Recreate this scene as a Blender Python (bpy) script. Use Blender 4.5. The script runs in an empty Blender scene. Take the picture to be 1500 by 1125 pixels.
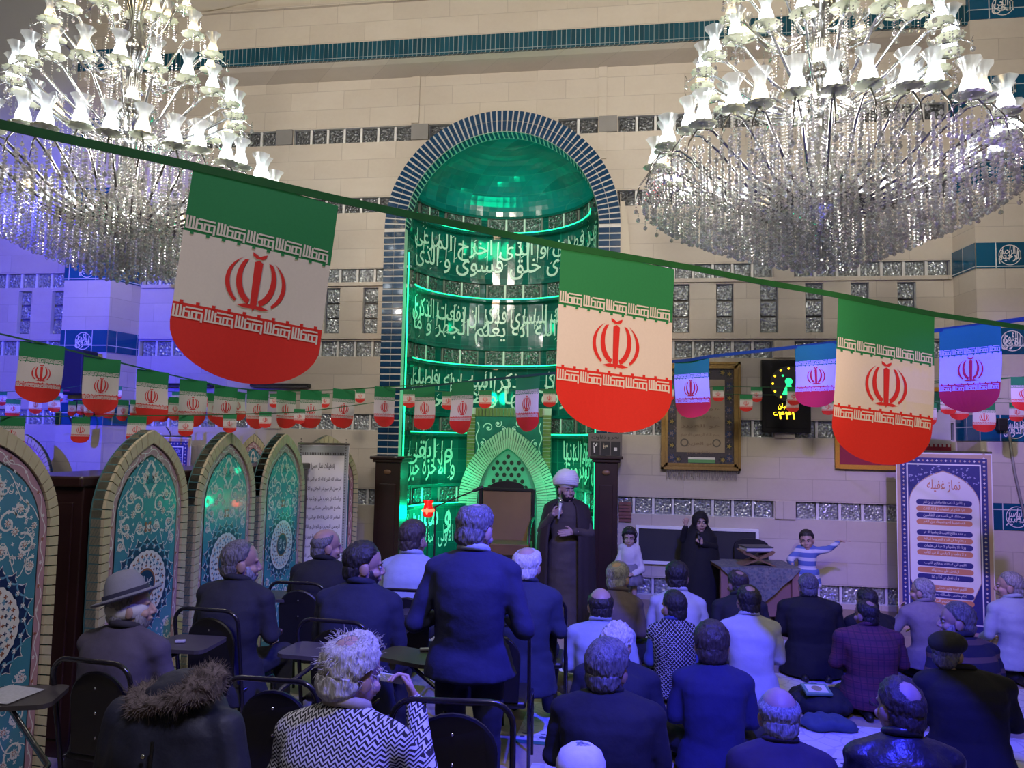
import bpy, bmesh, math, random
import numpy as np
from mathutils import Vector, Matrix, noise
R = math.radians; PI = math.pi
sc = bpy.context.scene
COL = sc.collection
random.seed(7)

# ------------------------------------------------------------------ camera, world, lamps, exposure
EYE = Vector((0, 0, 2.05)); FPX = 1127.0
_y, _p, _r = R(8.6003), R(4.257), R(1.1265)
FW = Vector((-math.sin(_y)*math.cos(_p), math.cos(_y)*math.cos(_p), math.sin(_p)))
_rt = Vector((math.cos(_y), math.sin(_y), 0)); _up = _rt.cross(FW)
RT = math.cos(_r)*_rt + math.sin(_r)*_up; UP = -math.sin(_r)*_rt + math.cos(_r)*_up
cam_data = bpy.data.cameras.new('camera'); cam = bpy.data.objects.new('camera', cam_data); COL.objects.link(cam)
cam.matrix_world = Matrix(((RT.x, UP.x, -FW.x, EYE.x), (RT.y, UP.y, -FW.y, EYE.y), (RT.z, UP.z, -FW.z, EYE.z), (0, 0, 0, 1)))
cam_data.sensor_fit = 'HORIZONTAL'; cam_data.sensor_width = 36; cam_data.lens = FPX/1500*36; cam_data.clip_start = .05
sc.camera = cam
sc.view_settings.view_transform = 'Standard'; sc.view_settings.look = 'None'
sc.view_settings.gamma = 1; sc.view_settings.exposure = 0.0
try: sc.view_settings.use_curve_mapping = False
except Exception: pass
sc.cycles.max_bounces = 6; sc.cycles.transparent_max_bounces = 24; sc.cycles.diffuse_bounces = 3
sc.cycles.glossy_bounces = 3; sc.cycles.transmission_bounces = 4
sc.cycles.caustics_reflective = False; sc.cycles.caustics_refractive = False
sc.cycles.sample_clamp_indirect = 4; sc.cycles.use_denoising = True

w = bpy.data.worlds.new('hall_ambient'); sc.world = w; w.use_nodes = True
w.node_tree.nodes['Background'].inputs[0].default_value = (.74, .74, 1, 1)
w.node_tree.nodes['Background'].inputs[1].default_value = .055

def lamp(name, kind, loc, energy, color=(1, 1, 1), target=None, **kw):
    d = bpy.data.lights.new(name, kind); d.energy = energy; d.color = color
    for k, v in kw.items(): setattr(d, k, v)
    o = bpy.data.objects.new(name, d); COL.objects.link(o); o.location = loc
    if target is not None: o.rotation_euler = (Vector(target)-Vector(loc)).to_track_quat('-Z', 'Y').to_euler()
    return o
WARM = (1, .90, .78); BLUE = (.028, .03, 1.0); GREEN = (.0, 1, .42)
# added fill lamps, unseen behind the camera, to brighten the upper front wall
lamp('wall_fill', 'AREA', (1.2, -3.5, 7.2), 125, WARM, (0.6, 10, 6.2), shape='DISK', size=2.0, spread=R(75))
lamp('wall_fill', 'AREA', (-3.6, -3.5, 7.2), 75, WARM, (-3.8, 10, 6.2), shape='DISK', size=2.0, spread=R(75))
lamp('panel_fill', 'AREA', (.8, .2, 6.6), 30, (.80, .76, 1), (-2.6, 4.3, .9), shape='DISK', size=.8, spread=R(62))  # added fill light for the tiled panels and the people at the left
lamp('flag_fill', 'SPOT', (1.6, -3.0, 1.5), 840, (1, .66, .42), (.17, 1.88, 2.33), spot_size=R(13), spot_blend=.5, shadow_soft_size=.1)  # added narrow fill spots, one aimed at each of the three big flags
lamp('flag_fill', 'SPOT', (1.6, -3.0, 1.6), 700, (1, .72, .52), (.86, 2.22, 2.28), spot_size=R(11), spot_blend=.5, shadow_soft_size=.1)
lamp('flag_fill', 'SPOT', (-1.4, -3.0, 1.5), 270, WARM, (-.54, 1.39, 2.35), spot_size=R(16), spot_blend=.8, shadow_soft_size=.2)
# blue stage projectors
lamp('blue_projector', 'SPOT', (1.0, 2.5, 4.7), 2900, BLUE, (0.4, 5.0, .6), spot_size=R(82), spot_blend=.75, shadow_soft_size=.08)
lamp('blue_projector', 'SPOT', (-5.4, 0.4, 3.6), 6800, BLUE, (-8.4, 10, 3.3), spot_size=R(46), spot_blend=.9, shadow_soft_size=.05)
lamp('blue_projector', 'SPOT', (2.0, 3.2, 4.9), 1500, (.30, .18, 1.0), (4.0, 10, .9), spot_size=R(44), spot_blend=.9, shadow_soft_size=.06)
# green lamps inside the niche
lamp('niche_lamp', 'POINT', (-2.62, 10.35, 1.05), 26, GREEN, shadow_soft_size=.08)
lamp('niche_lamp', 'POINT', (-.70, 10.4, 1.1), 17, GREEN, shadow_soft_size=.08)
lamp('niche_lamp', 'POINT', (-1.68, 10.05, 2.75), 16, GREEN, shadow_soft_size=.1)
lamp('niche_lamp', 'POINT', (-2.34, 10.62, 1.55), 4.5, GREEN, shadow_soft_size=.04)
lamp('niche_lamp', 'POINT', (-1.03, 10.62, 1.55), 4.5, GREEN, shadow_soft_size=.04)
lamp('niche_lamp', 'POINT', (-1.68, 10.35, 5.15), 11, GREEN, shadow_soft_size=.15)
lamp('niche_lamp', 'POINT', (-2.75, 10.25, 4.0), 5, GREEN, shadow_soft_size=.08)
lamp('niche_lamp', 'POINT', (-.62, 10.25, 4.0), 4, GREEN, shadow_soft_size=.08)

# ------------------------------------------------------------------ measuring helpers: picture position + distance -> place in the hall
def ray(px, py): return (px-750)/FPX*RT - (py-562.5)/FPX*UP + FW
def onY(px, py, Y): d = ray(px, py); return EYE + d*(Y/d.y)
def onZ(px, py, Z=0.): d = ray(px, py); return EYE + d*((Z-EYE.z)/d.z)
def atD(px, py, D): return EYE + ray(px, py)*D

# ------------------------------------------------------------------ materials
MATS = {}
def mat(name, rgb, rough=.6, metal=0., var=.12, scale=8., bump=0., emit=None, estr=0., coat=0., alpha=1.):
    if name in MATS: return MATS[name]
    m = bpy.data.materials.new(name); m.use_nodes = True; nt = m.node_tree; b = nt.nodes['Principled BSDF']
    b.inputs['Roughness'].default_value = rough; b.inputs['Metallic'].default_value = metal
    b.inputs['Coat Weight'].default_value = coat
    tc = nt.nodes.new('ShaderNodeTexCoord'); nz = nt.nodes.new('ShaderNodeTexNoise')
    nz.inputs['Scale'].default_value = scale; nz.inputs['Detail'].default_value = 4
    nt.links.new(tc.outputs['Object'], nz.inputs['Vector'])
    mx = nt.nodes.new('ShaderNodeMix'); mx.data_type = 'RGBA'
    mx.inputs[6].default_value = (*[c*(1-var) for c in rgb], 1); mx.inputs[7].default_value = (*[min(1, c*(1+var)) for c in rgb], 1)
    nt.links.new(nz.outputs['Fac'], mx.inputs[0]); nt.links.new(mx.outputs[2], b.inputs['Base Color'])
    if bump:
        bp = nt.nodes.new('ShaderNodeBump'); bp.inputs['Strength'].default_value = bump; bp.inputs['Distance'].default_value = .02
        nt.links.new(nz.outputs['Fac'], bp.inputs['Height']); nt.links.new(bp.outputs[0], b.inputs['Normal'])
    if emit: b.inputs['Emission Color'].default_value = (*emit, 1); b.inputs['Emission Strength'].default_value = estr
    MATS[name] = m; return m

class NT:
    """small shader-graph helper"""
    def __init__(s, name, rough=.6):
        s.m = bpy.data.materials.new(name); s.m.use_nodes = True; s.t = s.m.node_tree; s.b = s.t.nodes['Principled BSDF']
        s.b.inputs['Roughness'].default_value = rough
        s.tc = s.t.nodes.new('ShaderNodeTexCoord'); sp = s.t.nodes.new('ShaderNodeSeparateXYZ')
        s.t.links.new(s.tc.outputs['Object'], sp.inputs[0]); s.x, s.y, s.z = sp.outputs; MATS[name] = s.m
    def put(s, sock, v):
        if isinstance(v, (int, float)): sock.default_value = v
        elif isinstance(v, tuple): sock.default_value = (*v, 1) if len(v) == 3 else v
        else: s.t.links.new(v, sock)
    def f(s, op, a, b=0., c=0.):
        n = s.t.nodes.new('ShaderNodeMath'); n.operation = op
        for i, v in enumerate((a, b, c)): s.put(n.inputs[i], v)
        return n.outputs[0]
    def vec(s, x, y, z=0.):
        n = s.t.nodes.new('ShaderNodeCombineXYZ')
        for i, v in enumerate((x, y, z)): s.put(n.inputs[i], v)
        return n.outputs[0]
    def noise(s, v=None, scale=5., detail=3.):
        n = s.t.nodes.new('ShaderNodeTexNoise'); n.inputs['Scale'].default_value = scale; n.inputs['Detail'].default_value = detail
        s.t.links.new(v if v is not None else s.tc.outputs['Object'], n.inputs['Vector']); return n.outputs['Fac']
    def mix(s, fac, a, b):
        n = s.t.nodes.new('ShaderNodeMix'); n.data_type = 'RGBA'; s.put(n.inputs[0], fac); s.put(n.inputs[6], a); s.put(n.inputs[7], b); return n.outputs[2]
    def bump(s, h, strength=.3, dist=.01):
        n = s.t.nodes.new('ShaderNodeBump'); n.inputs['Strength'].default_value = strength; n.inputs['Distance'].default_value = dist
        s.put(n.inputs['Height'], h); s.t.links.new(n.outputs[0], s.b.inputs['Normal'])
    def brick(s, v, c1, c2, cm, bw, rh, mortar=.005, off=.5):
        n = s.t.nodes.new('ShaderNodeTexBrick'); s.t.links.new(v, n.inputs['Vector'])
        n.inputs['Color1'].default_value = (*c1, 1); n.inputs['Color2'].default_value = (*c2, 1); n.inputs['Mortar'].default_value = (*cm, 1)
        n.inputs['Scale'].default_value = 1; n.inputs['Brick Width'].default_value = bw; n.inputs['Row Height'].default_value = rh
        n.inputs['Mortar Size'].default_value = mortar; n.inputs['Mortar Smooth'].default_value = .3; n.offset = off
        return n.outputs['Color'], n.outputs['Fac']
    def color(s, c): s.put(s.b.inputs['Base Color'], c); return s

def m_stone():
    s = NT('limestone_cladding', .62)
    q = s.f('SUBTRACT', s.z, .16); fl = s.f('FLOOR', q); fr = s.f('FRACT', q)
    yy = s.f('ADD', s.f('MULTIPLY', fl, .79), s.f('MAXIMUM', s.f('SUBTRACT', fr, .21), 0.))
    yy = s.f('ADD', yy, 20.); xx = s.f('ADD', s.f('ADD', s.x, s.y), 40.)
    c, f = s.brick(s.vec(xx, yy), (.475, .42, .35), (.545, .49, .415), (.385, .34, .285), .78, .2634, .005)
    n = s.noise(s.vec(s.f('MULTIPLY', s.x, 1.), s.y, s.f('MULTIPLY', s.z, 1.7)), 3.2, 6.)
    n2 = s.noise(None, 22., 4.)
    c = s.mix(s.f('MULTIPLY', s.f('SUBTRACT', n, .42), 1.1), c, (.44, .37, .29)); c = s.mix(s.f('MULTIPLY', n2, .16), c, (.78, .70, .58))
    s.color(c); s.bump(s.f('SUBTRACT', s.f('MULTIPLY', n2, .25), f), .35, .006); return s.m
def m_tile(name, rgb, bw, rh, grout=(.55, .6, .6), mode='xz', rough=.12, mort=.006, off=0.):
    s = NT(name, rough)
    v = s.vec(s.f('ADD', s.f('ADD', s.x, s.y), 40.), s.f('ADD', s.z, 20.))
    c, f = s.brick(v, tuple(k*.8 for k in rgb), tuple(k*1.25 for k in rgb), grout, bw, rh, mort, off)
    n = s.noise(None, 9., 3.); s.color(c); s.b.inputs['Coat Weight'].default_value = .4
    s.bump(s.f('SUBTRACT', s.f('MULTIPLY', n, .5), f), .25, .006); return s.m
def m_glass_block(name, a, b):
    s = NT(name, .10); n = s.noise(s.vec(s.x, s.y, s.z), 26., 2.)
    w_ = s.t.nodes.new('ShaderNodeTexVoronoi'); w_.inputs['Scale'].default_value = 30; s.t.links.new(s.tc.outputs['Object'], w_.inputs['Vector'])
    s.color(s.mix(w_.outputs['Distance'], a, b)); s.b.inputs['Metallic'].default_value = .55
    s.bump(s.f('ADD', w_.outputs['Distance'], n), .9, .02); return s.m
def m_emit(name, rgb, st): return mat(name, tuple(min(1, c) for c in rgb), .5, emit=rgb, estr=st, var=0)

STONE = m_stone()
PLASTER = mat('grey_plaster', (.60, .60, .60), .85, var=.05, scale=2)
CREAM = mat('cream_plaster', (.58, .52, .42), .8, var=.05, scale=2)
BLUETILE = m_tile('blue_band_tile', (.004, .075, .15), .41, .31)
BARTILE = m_tile('teal_bar_tile', (.004, .055, .085), .062, .28, (.25, .32, .33), mort=.004)
NAVY = mat('navy_glazed_brick', (.008, .045, .11), .12, var=.35, scale=3, coat=.5)
GROUT = mat('white_grout', (.62, .60, .56), .8)
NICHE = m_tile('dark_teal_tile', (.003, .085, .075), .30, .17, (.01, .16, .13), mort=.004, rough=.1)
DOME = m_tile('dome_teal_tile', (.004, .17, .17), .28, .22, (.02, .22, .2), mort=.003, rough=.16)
GBLOCK = m_glass_block('pressed_glass_block', (.14, .15, .16), (.66, .72, .74)); GDARK = m_glass_block('unlit_tone_glass_block', (.04, .042, .045), (.22, .23, .24))  # lit and unlit copies of one glass, the light put into the colours
MULL = mat('white_mullion', (.66, .66, .64), .5)
PIERGREY = mat('grey_pier', (.22, .21, .2), .6)
WHITE = mat('white_paint', (.78, .78, .76), .5, var=.04)
BLACK = mat('black_paint', (.012, .012, .013), .4)
CHROME = mat('chrome', (.72, .73, .75), .12, 1., var=.02)
WOOD = mat('dark_mahogany', (.030, .011, .009), .35, var=.4, scale=5, coat=.2)
WOODM = mat('brown_wood', (.17, .085, .04), .4, var=.3, scale=6)
GOLD = mat('gilded_wood', (.30, .19, .06), .35, .6, var=.3, scale=30)
GREENLED = m_emit('green_light_strip', (.02, 1, .42), 1.7)

# ------------------------------------------------------------------ mesh building
def sm(o, on=True):
    o.data.polygons.foreach_set('use_smooth', [on]*len(o.data.polygons)); return o
def link(name, me, parent=None, loc=None, rot=None):
    o = bpy.data.objects.new(name, me); COL.objects.link(o)
    if parent is not None: o.parent = parent
    if loc is not None: o.location = loc
    if rot is not None: o.rotation_euler = rot
    return o
def tag(o, label, cat, group=None):
    o['label'] = label; o['category'] = cat
    if group: o['group'] = group
    return o
def thing(name, label, cat, loc=(0, 0, 0), rz=0., group=None):
    o = link(name, None, None, loc, (0, 0, rz)); o.empty_display_size = .1; return tag(o, label, cat, group)
def struct(o): o['kind'] = 'structure'; return o
def copy_tree(o, parent=None):
    c = o.copy(); COL.objects.link(c); c.parent = parent
    for ch in list(o.children): copy_tree(ch, c)
    return c
ORD = 'first second third fourth fifth sixth seventh eighth ninth tenth eleventh twelfth thirteenth fourteenth fifteenth sixteenth seventeenth eighteenth nineteenth twentieth'.split()

class MB:
    def __init__(s): s.v = []; s.f = []; s.m = []
    def add(s, vs, fs, mi=0):
        k = len(s.v); s.v.extend([tuple(p) for p in vs]); s.f.extend([tuple(i+k for i in f) for f in fs])
        s.m.extend([mi]*len(fs)); return s
    def merge(s, o, M=None, mi=None):
        vs = o.v if M is None else [M @ Vector(p) for p in o.v]
        k = len(s.v); s.v.extend([tuple(p) for p in vs]); s.f.extend([tuple(i+k for i in f) for f in o.f])
        s.m.extend(o.m if mi is None else [mi]*len(o.f)); return s
    def box(s, x0, x1, y0, y1, z0, z1, mi=0):
        return s.add([(x0, y0, z0), (x1, y0, z0), (x1, y1, z0), (x0, y1, z0), (x0, y0, z1), (x1, y0, z1), (x1, y1, z1), (x0, y1, z1)],
                     [(0, 3, 2, 1), (4, 5, 6, 7), (0, 1, 5, 4), (1, 2, 6, 5), (2, 3, 7, 6), (3, 0, 4, 7)], mi)
    def cbox(s, x0, x1, y0, y1, z0, z1, b=.01, mi=0):
        """box with chamfered edges"""
        bm = bmesh.new(); bmesh.ops.create_cube(bm, size=1)
        for v in bm.verts: v.co = Vector(((x0+x1)/2+v.co.x*(x1-x0), (y0+y1)/2+v.co.y*(y1-y0), (z0+z1)/2+v.co.z*(z1-z0)))
        bmesh.ops.bevel(bm, geom=bm.edges[:], offset=b, segments=2, affect='EDGES', profile=.5); s.bm(bm, mi); return s
    def bm(s, bm, mi=0):
        bm.verts.index_update(); s.add([v.co[:] for v in bm.verts], [[v.index for v in f.verts] for f in bm.faces], mi); bm.free(); return s
    def quad(s, a, b, c, d, mi=0): return s.add([a, b, c, d], [(0, 1, 2, 3)], mi)
    def tube(s, pts, r, n=8, mi=0, closed=False):
        pts = [Vector(p) for p in pts]; N = len(pts); rs = r if isinstance(r, (list, tuple)) else [r]*N
        vs = []; fs = []; ref = None
        for i, p in enumerate(pts):
            a = pts[(i-1) % N] if closed or i > 0 else p; b = pts[(i+1) % N] if closed or i < N-1 else p
            t = (b-a).normalized()
            if ref is None: ref = t.orthogonal().normalized()
            ref = (ref - t*ref.dot(t)); ref = ref.normalized() if ref.length > 1e-6 else t.orthogonal().normalized()
            q = t.cross(ref)
            for k in range(n):
                an = 2*PI*k/n; vs.append(p + (ref*math.cos(an)+q*math.sin(an))*rs[i])
        for i in range(N if closed else N-1):
            j = (i+1) % N
            for k in range(n): fs.append((i*n+k, i*n+(k+1) % n, j*n+(k+1) % n, j*n+k))
        if not closed: fs.append(tuple(range(n-1, -1, -1))); fs.append(tuple((N-1)*n+k for k in range(n)))
        return s.add(vs, fs, mi)
    def lathe(s, prof, n=16, c=(0, 0, 0), mi=0, wav=None):
        vs = []; fs = []
        for i, (r, z) in enumerate(prof):
            for k in range(n):
                a = 2*PI*k/n; rr = r*(1+(wav(i, a) if wav else 0)); vs.append((c[0]+rr*math.cos(a), c[1]+rr*math.sin(a), c[2]+z))
        for i in range(len(prof)-1):
            for k in range(n): fs.append((i*n+k, i*n+(k+1) % n, (i+1)*n+(k+1) % n, (i+1)*n+k))
        return s.add(vs, fs, mi)
    def ell(s, c, r, M=None, n=12, m=8, mi=0):
        """ellipsoid"""
        vs = []; fs = []; c = Vector(c)
        for i in range(m+1):
            th = PI*i/m
            for k in range(n):
                p = Vector((r[0]*math.sin(th)*math.cos(2*PI*k/n), r[1]*math.sin(th)*math.sin(2*PI*k/n), r[2]*math.cos(th)))
                vs.append(c + (M @ p if M is not None else p))
        for i in range(m):
            for k in range(n): fs.append((i*n+k, (i+1)*n+k, (i+1)*n+(k+1) % n, i*n+(k+1) % n))
        return s.add(vs, fs, mi)
    def cap(s, a, ra, b, rb, n=10, mi=0):
        """tapered capsule"""
        a = Vector(a); b = Vector(b); t = (b-a).normalized() if (b-a).length > 1e-6 else Vector((0, 0, 1))
        pts = []; rs = []
        for k in (80, 50, 25, 0): pts.append(a-t*ra*math.sin(R(k))); rs.append(ra*math.cos(R(k)))
        for k in (0, 25, 50, 80): pts.append(b+t*rb*math.sin(R(k))); rs.append(rb*math.cos(R(k)))
        return s.tube(pts, rs, n, mi)
    def loft(s, secs, n=18, mi=0, power=2.):
        """secs: (centre, rx, ry, ux, uy): closed elliptical loft"""
        vs = []; fs = []
        for c, rx, ry, ux, uy in secs:
            for k in range(n):
                a = 2*PI*k/n; ca, sa = math.cos(a), math.sin(a)
                ca = math.copysign(abs(ca)**(2/power), ca); sa = math.copysign(abs(sa)**(2/power), sa)
                vs.append(Vector(c)+Vector(ux)*rx*ca+Vector(uy)*ry*sa)
        for i in range(len(secs)-1):
            for k in range(n): fs.append((i*n+k, i*n+(k+1) % n, (i+1)*n+(k+1) % n, (i+1)*n+k))
        fs.append(tuple(range(n-1, -1, -1))); fs.append(tuple((len(secs)-1)*n+k for k in range(n)))
        return s.add(vs, fs, mi)
    def prism(s, poly, d0, d1, fn, mi=0, miside=None, cap0=True):
        """outline poly (2D) extruded between depths d0,d1 by fn(u,v,d)->xyz"""
        n = len(poly); vs = [fn(u, v, d0) for u, v in poly]+[fn(u, v, d1) for u, v in poly]
        k = len(s.v); s.v.extend([tuple(p) for p in vs])
        fs = [tuple(range(n, 2*n))] + ([tuple(range(n-1, -1, -1))] if cap0 else [])
        s.f.extend([tuple(i+k for i in f) for f in fs]); s.m.extend([mi]*len(fs))
        for i in range(n): s.f.append((k+i, k+(i+1) % n, k+n+(i+1) % n, k+n+i)); s.m.append(mi if miside is None else miside)
        return s
    def mesh(s, name, mats):
        me = bpy.data.meshes.new(name); me.from_pydata([tuple(p) for p in s.v], [], s.f)
        for m in (mats if isinstance(mats, (list, tuple)) else [mats]): me.materials.append(m)
        if len(me.materials) > 1: me.polygons.foreach_set('material_index', s.m)
        me.update(); return me
    def build(s, name, mats, parent=None, smooth=False, fixn=False):
        me = s.mesh(name, mats)
        if fixn:
            bm = bmesh.new(); bm.from_mesh(me); bmesh.ops.recalc_face_normals(bm, faces=bm.faces[:]); bm.to_mesh(me); bm.free()
        o = link(name, me, parent)
        if smooth: sm(o)
        return o

# ------------------------------------------------------------------ lettering
_AR = {}
def _fill():
    seq = ('\u0621:1 \u0622:2 \u0623:2 \u0624:2 \u0625:2 \u0626:4 \u0627:2 \u0628:4 \u0629:2 \u062A:4 \u062B:4 \u062C:4 \u062D:4 \u062E:4 \u062F:2 \u0630:2 \u0631:2 \u0632:2 '
           '\u0633:4 \u0634:4 \u0635:4 \u0636:4 \u0637:4 \u0638:4 \u0639:4 \u063A:4 \u0641:4 \u0642:4 \u0643:4 \u0644:4 \u0645:4 \u0646:4 \u0647:4 \u0648:2 \u0649:2 \u064A:4').split()
    c = 0xFE80
    for e in seq: ch, n = e.split(':'); _AR[ch] = (c, int(n)); c += int(n)
    for ch, c, n in (('\u067E', 0xFB56, 4), ('\u0686', 0xFB7A, 4), ('\u06A9', 0xFB8E, 4), ('\u06AF', 0xFB92, 4), ('\u06CC', 0xFBFC, 4)): _AR[ch] = (c, n)
_fill()
def shape(t):
    """joins Arabic-script letters and puts them in left-to-right drawing order"""
    out = []; i = 0
    def joins(ch): return ch in _AR and _AR[ch][1] == 4
    prev = False
    while i < len(t):
        ch = t[i]
        if ch == '\u0644' and i+1 < len(t) and t[i+1] in '\u0627\u0623\u0622\u0625':
            out.append(chr(0xFEFC if prev else 0xFEFB)); prev = False; i += 2; continue
        if ch in _AR:
            c, n = _AR[ch]; nxt = i+1 < len(t) and t[i+1] in _AR and _AR[t[i+1]][1] >= 2
            if n == 4: k = (3 if nxt else 1) if prev else (2 if nxt else 0)
            elif n == 2: k = 1 if prev else 0
            else: k = 0
            out.append(chr(c+k)); prev = n == 4 and nxt
        else: out.append(ch); prev = False
        i += 1
    return ''.join(reversed(out))
_TXT = {}
def text2d(t, bold=0.):
    """flat lettering as (verts, faces) scaled to width 1, plus its height"""
    key = (t, bold)
    if key in _TXT: return _TXT[key]
    cu = bpy.data.curves.new('lettering', 'FONT'); cu.body = shape(t); cu.size = 1; cu.resolution_u = 3; cu.offset = bold
    o = bpy.data.objects.new('lettering', cu); COL.objects.link(o); dg = bpy.context.evaluated_depsgraph_get(); dg.update()
    me = o.evaluated_get(dg).to_mesh(); vs = [v.co[:2] for v in me.vertices]; fs = [tuple(p.vertices) for p in me.polygons]
    bpy.data.objects.remove(o); bpy.data.curves.remove(cu)
    x0 = min(v[0] for v in vs); x1 = max(v[0] for v in vs); y0 = min(v[1] for v in vs); y1 = max(v[1] for v in vs); W = x1-x0
    _TXT[key] = ([((x-x0)/W, (y-y0)/W) for x, y in vs], fs, (y1-y0)/W); return _TXT[key]
def write(mb, t, u0, u1, v0, v1, fn, d=0., mi=0, bold=0.):
    """lettering t fitted into the rectangle, placed by fn(u,v,d)"""
    vs, fs, h = text2d(t, bold); mb.add([fn(u0+(u1-u0)*x, v0+(v1-v0)*y/h, d) for x, y in vs], fs, mi)
def ribbon(mb, pts, w0, fn, d=0., mi=0):
    """flat stroke along 2D points, w0 = width or list"""
    n = len(pts); vs = []
    for i, (x, y) in enumerate(pts):
        a = pts[max(0, i-1)]; b = pts[min(n-1, i+1)]; tx, ty = b[0]-a[0], b[1]-a[1]; L = math.hypot(tx, ty) or 1
        ww = (w0[i] if isinstance(w0, list) else w0)/2; vs += [fn(x-ty/L*ww, y+tx/L*ww, d), fn(x+ty/L*ww, y-tx/L*ww, d)]
    mb.add(vs, [(2*i, 2*i+1, 2*i+3, 2*i+2) for i in range(n-1)], mi)
def star(mb, c, r0, r1, n, fn, d=0., mi=0, rot=0.):
    """rosette with n petals"""
    k = n*4; pts = []
    for i in range(k):
        a = 2*PI*i/k+rot; rr = r0+(r1-r0)*abs(math.cos(n*a/2-n*rot/2)); pts.append(fn(c[0]+rr*math.cos(a), c[1]+rr*math.sin(a), d))
    mb.add(pts+[fn(c[0], c[1], d)], [(i, (i+1) % k, k) for i in range(k)], mi)
def ring(mb, c, r0, r1, fn, d=0., mi=0, n=40, lob=0, amp=0.):
    vs = []
    for i in range(n):
        a = 2*PI*i/n; ca, sa = math.cos(a), math.sin(a); q = 1+amp*abs(math.cos(lob*a/2)) if lob else 1
        vs += [fn(c[0]+r0*ca, c[1]+r0*sa, d), fn(c[0]+r1*q*ca, c[1]+r1*q*sa, d)]
    mb.add(vs, [(2*i, 2*i+1, (2*i+3) % (2*n), (2*i+2) % (2*n)) for i in range(n)], mi)
def spiral(c, r, a0, turns, n=22, s=1): return [(c[0]+r*(1-.8*t)*math.cos(a0+s*turns*2*PI*t), c[1]+r*(1-.8*t)*math.sin(a0+s*turns*2*PI*t)) for t in [i/n for i in range(n+1)]]
XZ = lambda Y: (lambda u, v, d: (u, Y-d, v))

# ------------------------------------------------------------------ the hall: walls, windows, floor, ceiling
YW = 10.0; MX = -1.695; RO = 1.585; RI = 1.30; ZS = 4.88
XL, XR = -6.93, 3.93; CXL, CXR = -7.05, 3.99; YP = 9.52
def arch_half(z): return 1.45 if z < ZS else (math.sqrt(max(0, 1.45**2-(z-ZS)**2)))
holes = []; wins = []
def strip_groups(z0, z1):
    h = max(arch_half(z0), arch_half(z1)) if z0 < ZS+1.45 else 0
    g = []
    for a, b in ((-6.9, -4.96), (-4.70, -2.98), (-2.74, -.42), (-.16, 1.80), (2.06, 3.90)):
        for p, q in ((a, min(b, MX-h-.06)), (max(a, MX+h+.06), b)) if h else ((a, b),):
            if q-p > .15 and not (p >= MX+h and a < MX-h and b <= MX+h): g.append((p, q))
    return sorted(set(g))
for n in range(7):
    z0, z1 = n+.16, n+.375
    for a, b in strip_groups(z0, z1): holes.append((a, b, z0, z1)); wins.append((a, b, z0, z1, 'h'))
for k in range(6): holes.append((.56+.545*k, .56+.545*k+.215, 3.48, 4.11)); wins.append((*holes[-1], 'v'))
for k in range(6):
    x = -3.60-.545*k; holes.append((x, x+.215, 3.48, 4.11)); wins.append((*holes[-1], 'v'))
def wall_grid(mb, x0, x1, z0, z1, Y, holes, arch=False):
    xs = {x0, x1}; zs = {z0, z1}
    for a, b, c, d in holes: xs |= {a, b}; zs |= {c, d}
    if arch:
        xs |= {MX-1.45+.05*i for i in range(59)}; zs |= {ZS+.08*i for i in range(19)}
    xs = sorted(x for x in xs if x0 <= x <= x1); zs = sorted(z for z in zs if z0 <= z <= z1)
    for i in range(len(zs)-1):
        zc = (zs[i]+zs[i+1])/2; run = None
        for j in range(len(xs)-1):
            xc = (xs[j]+xs[j+1])/2
            hole = any(a < xc < b and c < zc < d for a, b, c, d in holes) or (arch and zc < ZS+1.45 and abs(xc-MX) < arch_half(zc))
            if not hole and run is None: run = xs[j]
            if (hole or j == len(xs)-2) and run is not None:
                e = xs[j] if hole else xs[j+1]
                mb.quad((run, Y, zs[i]), (e, Y, zs[i]), (e, Y, zs[i+1]), (run, Y, zs[i+1])); run = None
mb = MB(); wall_grid(mb, XL-.02, XR+.02, 0, 7.06, YW, holes, True)
struct(mb.build('wall_back', STONE))
WN = [0]
def window(a, b, z0, z1, kind, Y=YW):
    WN[0] += 1; mb = MB(); dp = .07
    mb.quad((a, Y, z0), (b, Y, z0), (b, Y+dp, z0+.01), (a, Y+dp, z0+.01), 1); mb.quad((a, Y, z1), (a, Y+dp, z1), (b, Y+dp, z1), (b, Y, z1), 1)
    mb.quad((a, Y, z0), (a, Y+dp, z0), (a, Y+dp, z1), (a, Y, z1), 1); mb.quad((b, Y, z0), (b, Y, z1), (b, Y+dp, z1), (b, Y+dp, z0), 1)
    mb.quad((a, Y+dp+.03, z0), (b, Y+dp+.03, z0), (b, Y+dp+.03, z1), (a, Y+dp+.03, z1), 2)
    if kind == 'h':
        n = max(1, round((b-a)/.252)); st = (b-a)/n
        for i in range(n):
            x = a+st*i; mb.cbox(x+.022, x+st-.022, Y+dp-.02, Y+dp+.03, z0+.004, z1-.004, .012, 0)
            if i: mb.box(x-.016, x+.016, Y+dp-.035, Y+dp+.03, z0, z1, 1)
    else:
        n = 3; st = (z1-z0)/n
        for i in range(n):
            z = z0+st*i; mb.cbox(a+.012, b-.012, Y+dp-.02, Y+dp+.03, z+.012, z+st-.012, .012, 0)
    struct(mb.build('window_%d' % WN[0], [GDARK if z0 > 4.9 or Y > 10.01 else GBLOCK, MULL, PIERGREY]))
for wd in wins: window(*wd)
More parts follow.
